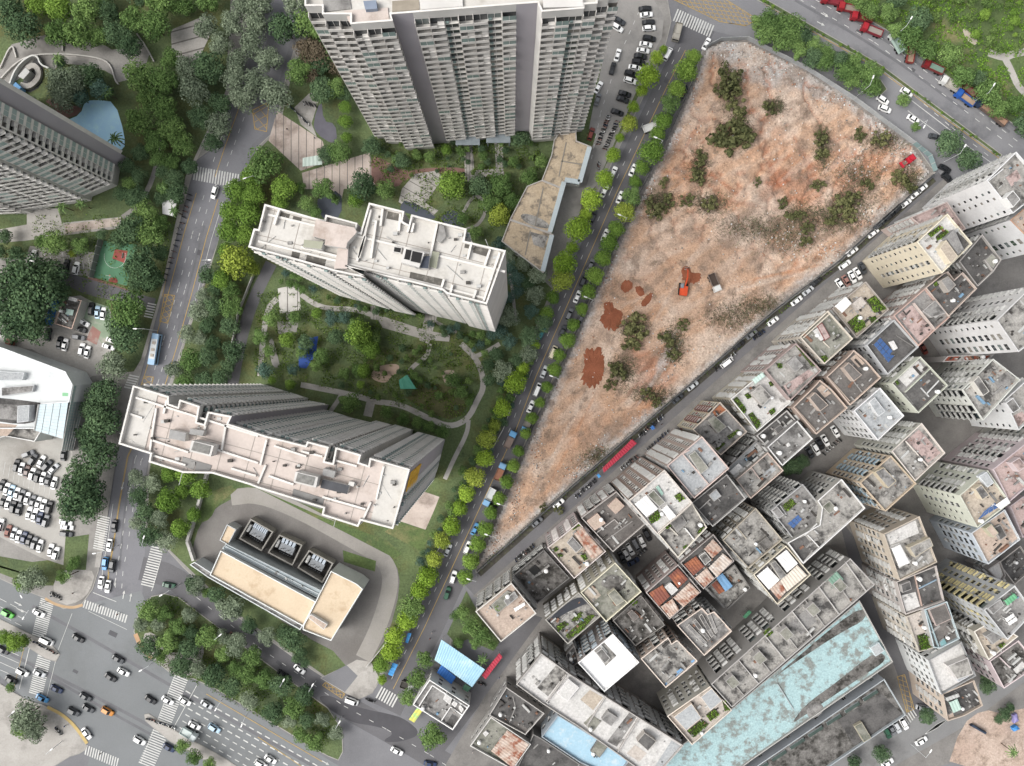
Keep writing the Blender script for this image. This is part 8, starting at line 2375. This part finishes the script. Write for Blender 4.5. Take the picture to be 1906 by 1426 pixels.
scooters('beside the red awning', 'N', (1370, 840), (1450, 860), 5, 40, GS, -.06, 17)
# ------------------------------------------------------------------ lamps, tanks, roof clutter, people
LAMPM = nm('lamp_grey', '#c3c5c5', '#b3b5b5', .6, .5, k=1.0)
lp = MB()
lp.tube((0, 0, -.1), (0, 0, 9), .12, .08, 8)
LP_POLE = lp.mesh('pole', LAMPM)
la = MB()
la.tube((0, 0, 8.9), (2.4, 0, 9.4), .06, n=6)
LP_ARM = la.mesh('arm', LAMPM)
lh = MB()
loft(lh, [[(a, -c, 9.36), (a, c, 9.36), (a, c * .7, 9.52), (a, -c * .7, 9.52)] for a, c in ((2.2, .12), (2.5, .24), (3.3, .22), (3.5, .1))])
LP_HEAD = lh.mesh('lamp_head', nm('lamp_white', '#e6e6e4', '#dadad8', .6, .4, k=1.0))


def lamps(zone, pts, deg, double=False):
    for i, t in enumerate(pts):
        x, y = t[:2]
        d = t[2] if len(t) > 2 else deg
        w = P(x, y, 9.2)
        hd = Vector((math.cos(-math.radians(d)), math.sin(-math.radians(d))))
        r = thing('street_lamp', 'white-headed street lamp %s, %s from the top' % (zone, ordw(i + 1)), 'street lamp', (w.x - hd.x * 2.8, w.y - hd.y * 2.8, -.05), -math.radians(d), 'street lamps')
        link('pole', LP_POLE, r)
        link('arm', LP_ARM, r)
        link('lamp_head', LP_HEAD, r)


lamps('beside the tree-lined street', [(1220, 256), (1153, 400), (1090, 553), (1026, 700), (928, 938), (905, 995), (872, 1078)], 200)
lamps('along the avenue', [(456, 332, 160), (390, 484, 0), (252, 612, 180), (268, 1000, -70), (176, 1030, 170)], 0)
lamps('round the crossroads', [(40, 1110, 60), (44, 1150, 120), (300, 1108, 150), (262, 1248, 150), (410, 1182, -40), (96, 1395, -40), (402, 1320, 120), (450, 1350, 110), (25, 1325, -40)], 150)
lamps('by the highway', [(1625, 144, -70), (1696, 34, -60), (1850, 158, -60), (1796, 272, -60), (1720, 236, 120)], -60)
lamps('along the service road', [(528, 1266, -60), (582, 1275, -60), (632, 1344, -60), (1732, 1398, -60)], -60)

# water tanks and small clutter on the roofs
TANKM = nm('tank_white', '#e4e4e2', '#d6d6d4', .5, .5, k=1.0)
tb = MB()
tb.tube((0, 0, .25), (0, 0, 1.5), .62, n=12)
tb.tube((0, 0, 1.5), (0, 0, 1.75), .62, .2, n=12)
TK = tb.mesh('tank', TANKM)
ts = MB()
for a in (0, 1, 2, 3):
    ts.box(math.cos(a * 1.57) * .45 - .05, math.cos(a * 1.57) * .45 + .05, math.sin(a * 1.57) * .45 - .05, math.sin(a * 1.57) * .45 + .05, 0, .26)
TKS = ts.mesh('stand', LAMPM)
CLM = [CONC, METALW, nm('clutter_dark', '#4b4845', '#3d3a37', .8), nm('clutter_rust', '#8a6a58', '#75584a', .8), nm('clutter_blue', '#7f9fb8', '#6f8fa8', .8)]
rn = random.Random(77)
for label, px, zr_, B in ROOFED:
    if B.root['category'] in ('shop', 'hall') or 'mall' in label or 'substation' in label:
        continue
    loc = ccw(B.L(PP(px, zr_)))
    inn_ = inset(loc, 1.1)
    xs, ys = [p[0] for p in inn_], [p[1] for p in inn_]

    def spot():
        for _ in range(40):
            x, y = rn.uniform(min(xs), max(xs)), rn.uniform(min(ys), max(ys))
            if inside(x, y, inn_):
                return x, y
        return None
    words = len(label.split())
    if words <= 12 and 'brilliant' not in label and rn.random() < .75:
        p = spot()
        if p:
            t = thing('water_tank', 'water tank on the ' + label, 'water tank', (B.o[0] + p[0], B.o[1] + p[1], zr_ + .02), rn.random() * 6, 'rooftop water tanks')
            link('tank', TK, t, None, None, rn.uniform(.8, 1.15))
            link('stand', TKS, t)
    b = MB()
    for k in range(rn.randrange(10, 26) if 'brilliant' not in label and 'sky-blue' not in label and 'solar panels and' not in label else 2):
        p = spot()
        if not p:
            continue
        x, y = p
        s = rn.choice((.12, .16, .22, .35))
        l = s * rn.choice((1, 1, 2, 5))
        a = rn.choice((.75, .75 + 1.57)) + rn.uniform(-.1, .1)
        c, d = math.cos(a), math.sin(a)
        b.prism([(x + c * l * i - d * s * j, y + d * l * i + c * s * j) for i, j in ((-1, -1), (1, -1), (1, 1), (-1, 1))], zr_, zr_ + rn.uniform(.1, .9), rn.choice((0, 0, 0, 1, 1, 2, 2, 3)) if rn.random() < .96 else 4)
    if b.v:
        b.obj('roof_clutter', CLM, B.root)['kind'] = 'stuff'

# solar panels, one by one
SOLM = [nm('solar_blue', '#4c6a9c', '#43608f', .8, .3), METALW]
for i, (px, zr_, n) in enumerate(solar_rows):
    q = PP(px, zr_ + .8)
    c = q[0]
    r = thing('solar_array', 'rooftop array of %s panels, %s of the arrays from the top' % ('blue solar' if i < 2 else 'dark solar', ORD[i + 1]), 'solar panels', (c.x, c.y, zr_))
    lo = [p - c for p in q]
    for k in range(n):
        for j in range(2):
            def sp(u, v):
                a = lo[0].lerp(lo[3], v).lerp(lo[1].lerp(lo[2], v), u)
                return (a.x, a.y, .35 + .5 * v)
            b = MB()
            e = .05
            f = [sp((k + e) / n, (j + e) / 2), sp((k + 1 - e) / n, (j + e) / 2), sp((k + 1 - e) / n, (j + 1 - e) / 2), sp((k + e) / n, (j + 1 - e) / 2)]
            b.poly(f)
            b.poly([(x, y, z - .05) for x, y, z in reversed(f)], 1)
            b.obj('panel', SOLM, r)
    b = MB()
    for k in range(4):
        p = lo[k]
        b.box(p.x * .96 - .04, p.x * .96 + .04, p.y * .96 - .04, p.y * .96 + .04, 0, .4)
    b.obj('stand', METALW, r)


# people on foot, each body one skin
def person_mesh(v):
    me = bpy.data.meshes.new('person_body')
    J = [(0, 0, .95), (0, 0, 1.2), (0, 0, 1.42), (0, 0, 1.5), (.02, 0, 1.66), (0, .1, .9), (.1, .11, .5), (.02, .11, .06), (.14, .12, .03), (0, -.1, .9), (-.06, -.11, .5), (-.18, -.11, .08), (-.08, -.12, .04), (0, .2, 1.4), (.08, .25, 1.12), (.2, .24, .92), (0, -.2, 1.4), (-.06, -.25, 1.12), (.04, -.26, .88)]
    E = [(0, 1), (1, 2), (2, 3), (3, 4), (0, 5), (5, 6), (6, 7), (7, 8), (0, 9), (9, 10), (10, 11), (11, 12), (2, 13), (13, 14), (14, 15), (2, 16), (16, 17), (17, 18)]
    R = [.15, .14, .15, .06, .11, .1, .07, .05, .045, .1, .07, .05, .045, .07, .05, .04, .07, .05, .04]
    me.from_pydata(J, E, [])
    o = bpy.data.objects.new('person_body', me)
    col.objects.link(o)
    o.modifiers.new('skin', 'SKIN')
    for i, s in enumerate(me.skin_vertices[0].data):
        s.radius = (R[i], R[i])
        s.use_root = i == 0
    o.modifiers.new('sub', 'SUBSURF').levels = 1
    dg = bpy.context.evaluated_depsgraph_get()
    out = bpy.data.meshes.new_from_object(o.evaluated_get(dg))
    bpy.data.objects.remove(o)
    out.materials.clear()
    cl = (('#c9c9c9', '#3a4258'), ('#7c2f35', '#2c2c30'), ('#5a7fa8', '#6a6258'), ('#2f3236', '#4a4a50'))[v]
    for m in (plain('shirt_%d' % v, cl[0], .9), plain('trousers_%d' % v, cl[1], .9), plain('skin_tone', '#b98c70', .7), plain('hair_black', '#1d1a19', .8)):
        out.materials.append(m)
    for p in out.polygons:
        z = p.center.z
        p.material_index = 1 if z < .95 and abs(p.center.y) < .19 else 0 if z < 1.47 and not (z < 1.0 and abs(p.center.y) > .19) else 2 if z < 1.66 and p.center.x > -.02 else 3 if z > 1.52 else 2
        p.use_smooth = True
    return out


PM = [person_mesh(i) for i in range(4)]
WHO = ['in a pale shirt', 'in a dark red shirt', 'in a blue shirt', 'in black']
for i, (x, y, where) in enumerate(((184, 1128, 'on the crossroads north zebra'), (218, 1144, 'at the east end of the north zebra'), (95, 1110, 'on the corner plaza'), (136, 1104, 'in the middle of the corner plaza'), (338, 1232, 'on the crossroads island paving'), (312, 1196, 'under the island trees'), (120, 1352, 'on the south crossroads corner'), (186, 1404, 'on the south zebra crossing'), (804, 1178, 'crossing the tree-lined street'), (800, 1190, 'beside the street scooter rider'), (585, 256, 'on the pink striped plaza'), (534, 240, 'near the plaza bike yard'), (660, 346, 'on the garden plaza'), (765, 756, 'on the garden ring path'), (92, 432, 'on the western path'), (1284, 1400, 'on the roof terrace edge'), (880, 1400, 'at the lane corner'), (912, 1330, 'in the lane to the village'), (930, 1262, 'walking up the village lane'), (1232, 790, 'on the village street by the stall'), (1100, 922, 'on the village street near a fence'), (1020, 992, 'on the lower village street'), (596, 572, 'on the curved path below the slab'))):
    if where.startswith('on the roof'):
        continue
    w = P(x, y, 1)
    o = link('person', PM[i % 4], None, (w.x, w.y, .02 if i not in (0, 1, 7, 8, 9, 17, 18, 19, 20, 21) else -.06), RND.random() * 6.28)
    tag(o, 'person %s walking %s' % (WHO[i % 4], where.replace('walking ', '')), 'person', 'people on foot')

# sand lot things, little structures
for i, (fr, pts, lab, c) in enumerate((('Q', [(1320, 990), (1350, 975), (1500, 1060), (1480, 1080)], 'dark blue tarpaulin roll on the soil lot', '#3a4658'), ('Q', [(1780, 1010), (1830, 985), (1865, 1020), (1800, 1050)], 'bright blue tent on the soil lot', '#4a8fd0'), ('Q', [(1790, 870), (1830, 850), (1850, 930), (1800, 960)], 'lilac awning on the soil lot', '#8f88b8'))):
    q = PP(Z(fr, pts), 1.5)
    m = sum((Vector(p) for p in q), Vector((0, 0))) / 4
    b = MB()
    for k in range(4):
        a, c2 = q[k], q[(k + 1) % 4]
        b.poly([(a.x, a.y, -.1), (c2.x, c2.y, -.1), (c2.x, c2.y, 1.2), (a.x, a.y, 1.2)])
        b.poly([(a.x, a.y, 1.2), (c2.x, c2.y, 1.2), (m.x, m.y, 1.9)])
    tag(b.obj('tent', nm('tent_%d' % i, c, None, .8, .7)), lab, 'tent')
# basketball hoops
for x, y, d, lab in ((238, 478, 190, 'right'), (206, 520, -80, 'lower')):
    w = P(x, y, 2)
    r = thing('basketball_hoop', 'white basketball hoop at the %s end of the court' % lab, 'hoop', (w.x, w.y, 0), -math.radians(d))
    b = MB()
    b.tube((0, 0, 0), (0, 0, 3), .08, n=6)
    b.tube((0, 0, 3), (1.0, 0, 3.2), .06, n=6)
    b.obj('post', METALW, r)
    b = MB()
    b.box(1.0, 1.06, -.9, .9, 2.8, 3.9)
    b.obj('backboard', WHITEP, r)
    b = MB()
    b.tube((1.3, 0, 3.0), (1.3, 0, 3.04), .23, n=10)
    b.obj('rim', nm('rim_orange', '#c8642e', None, 1), r)
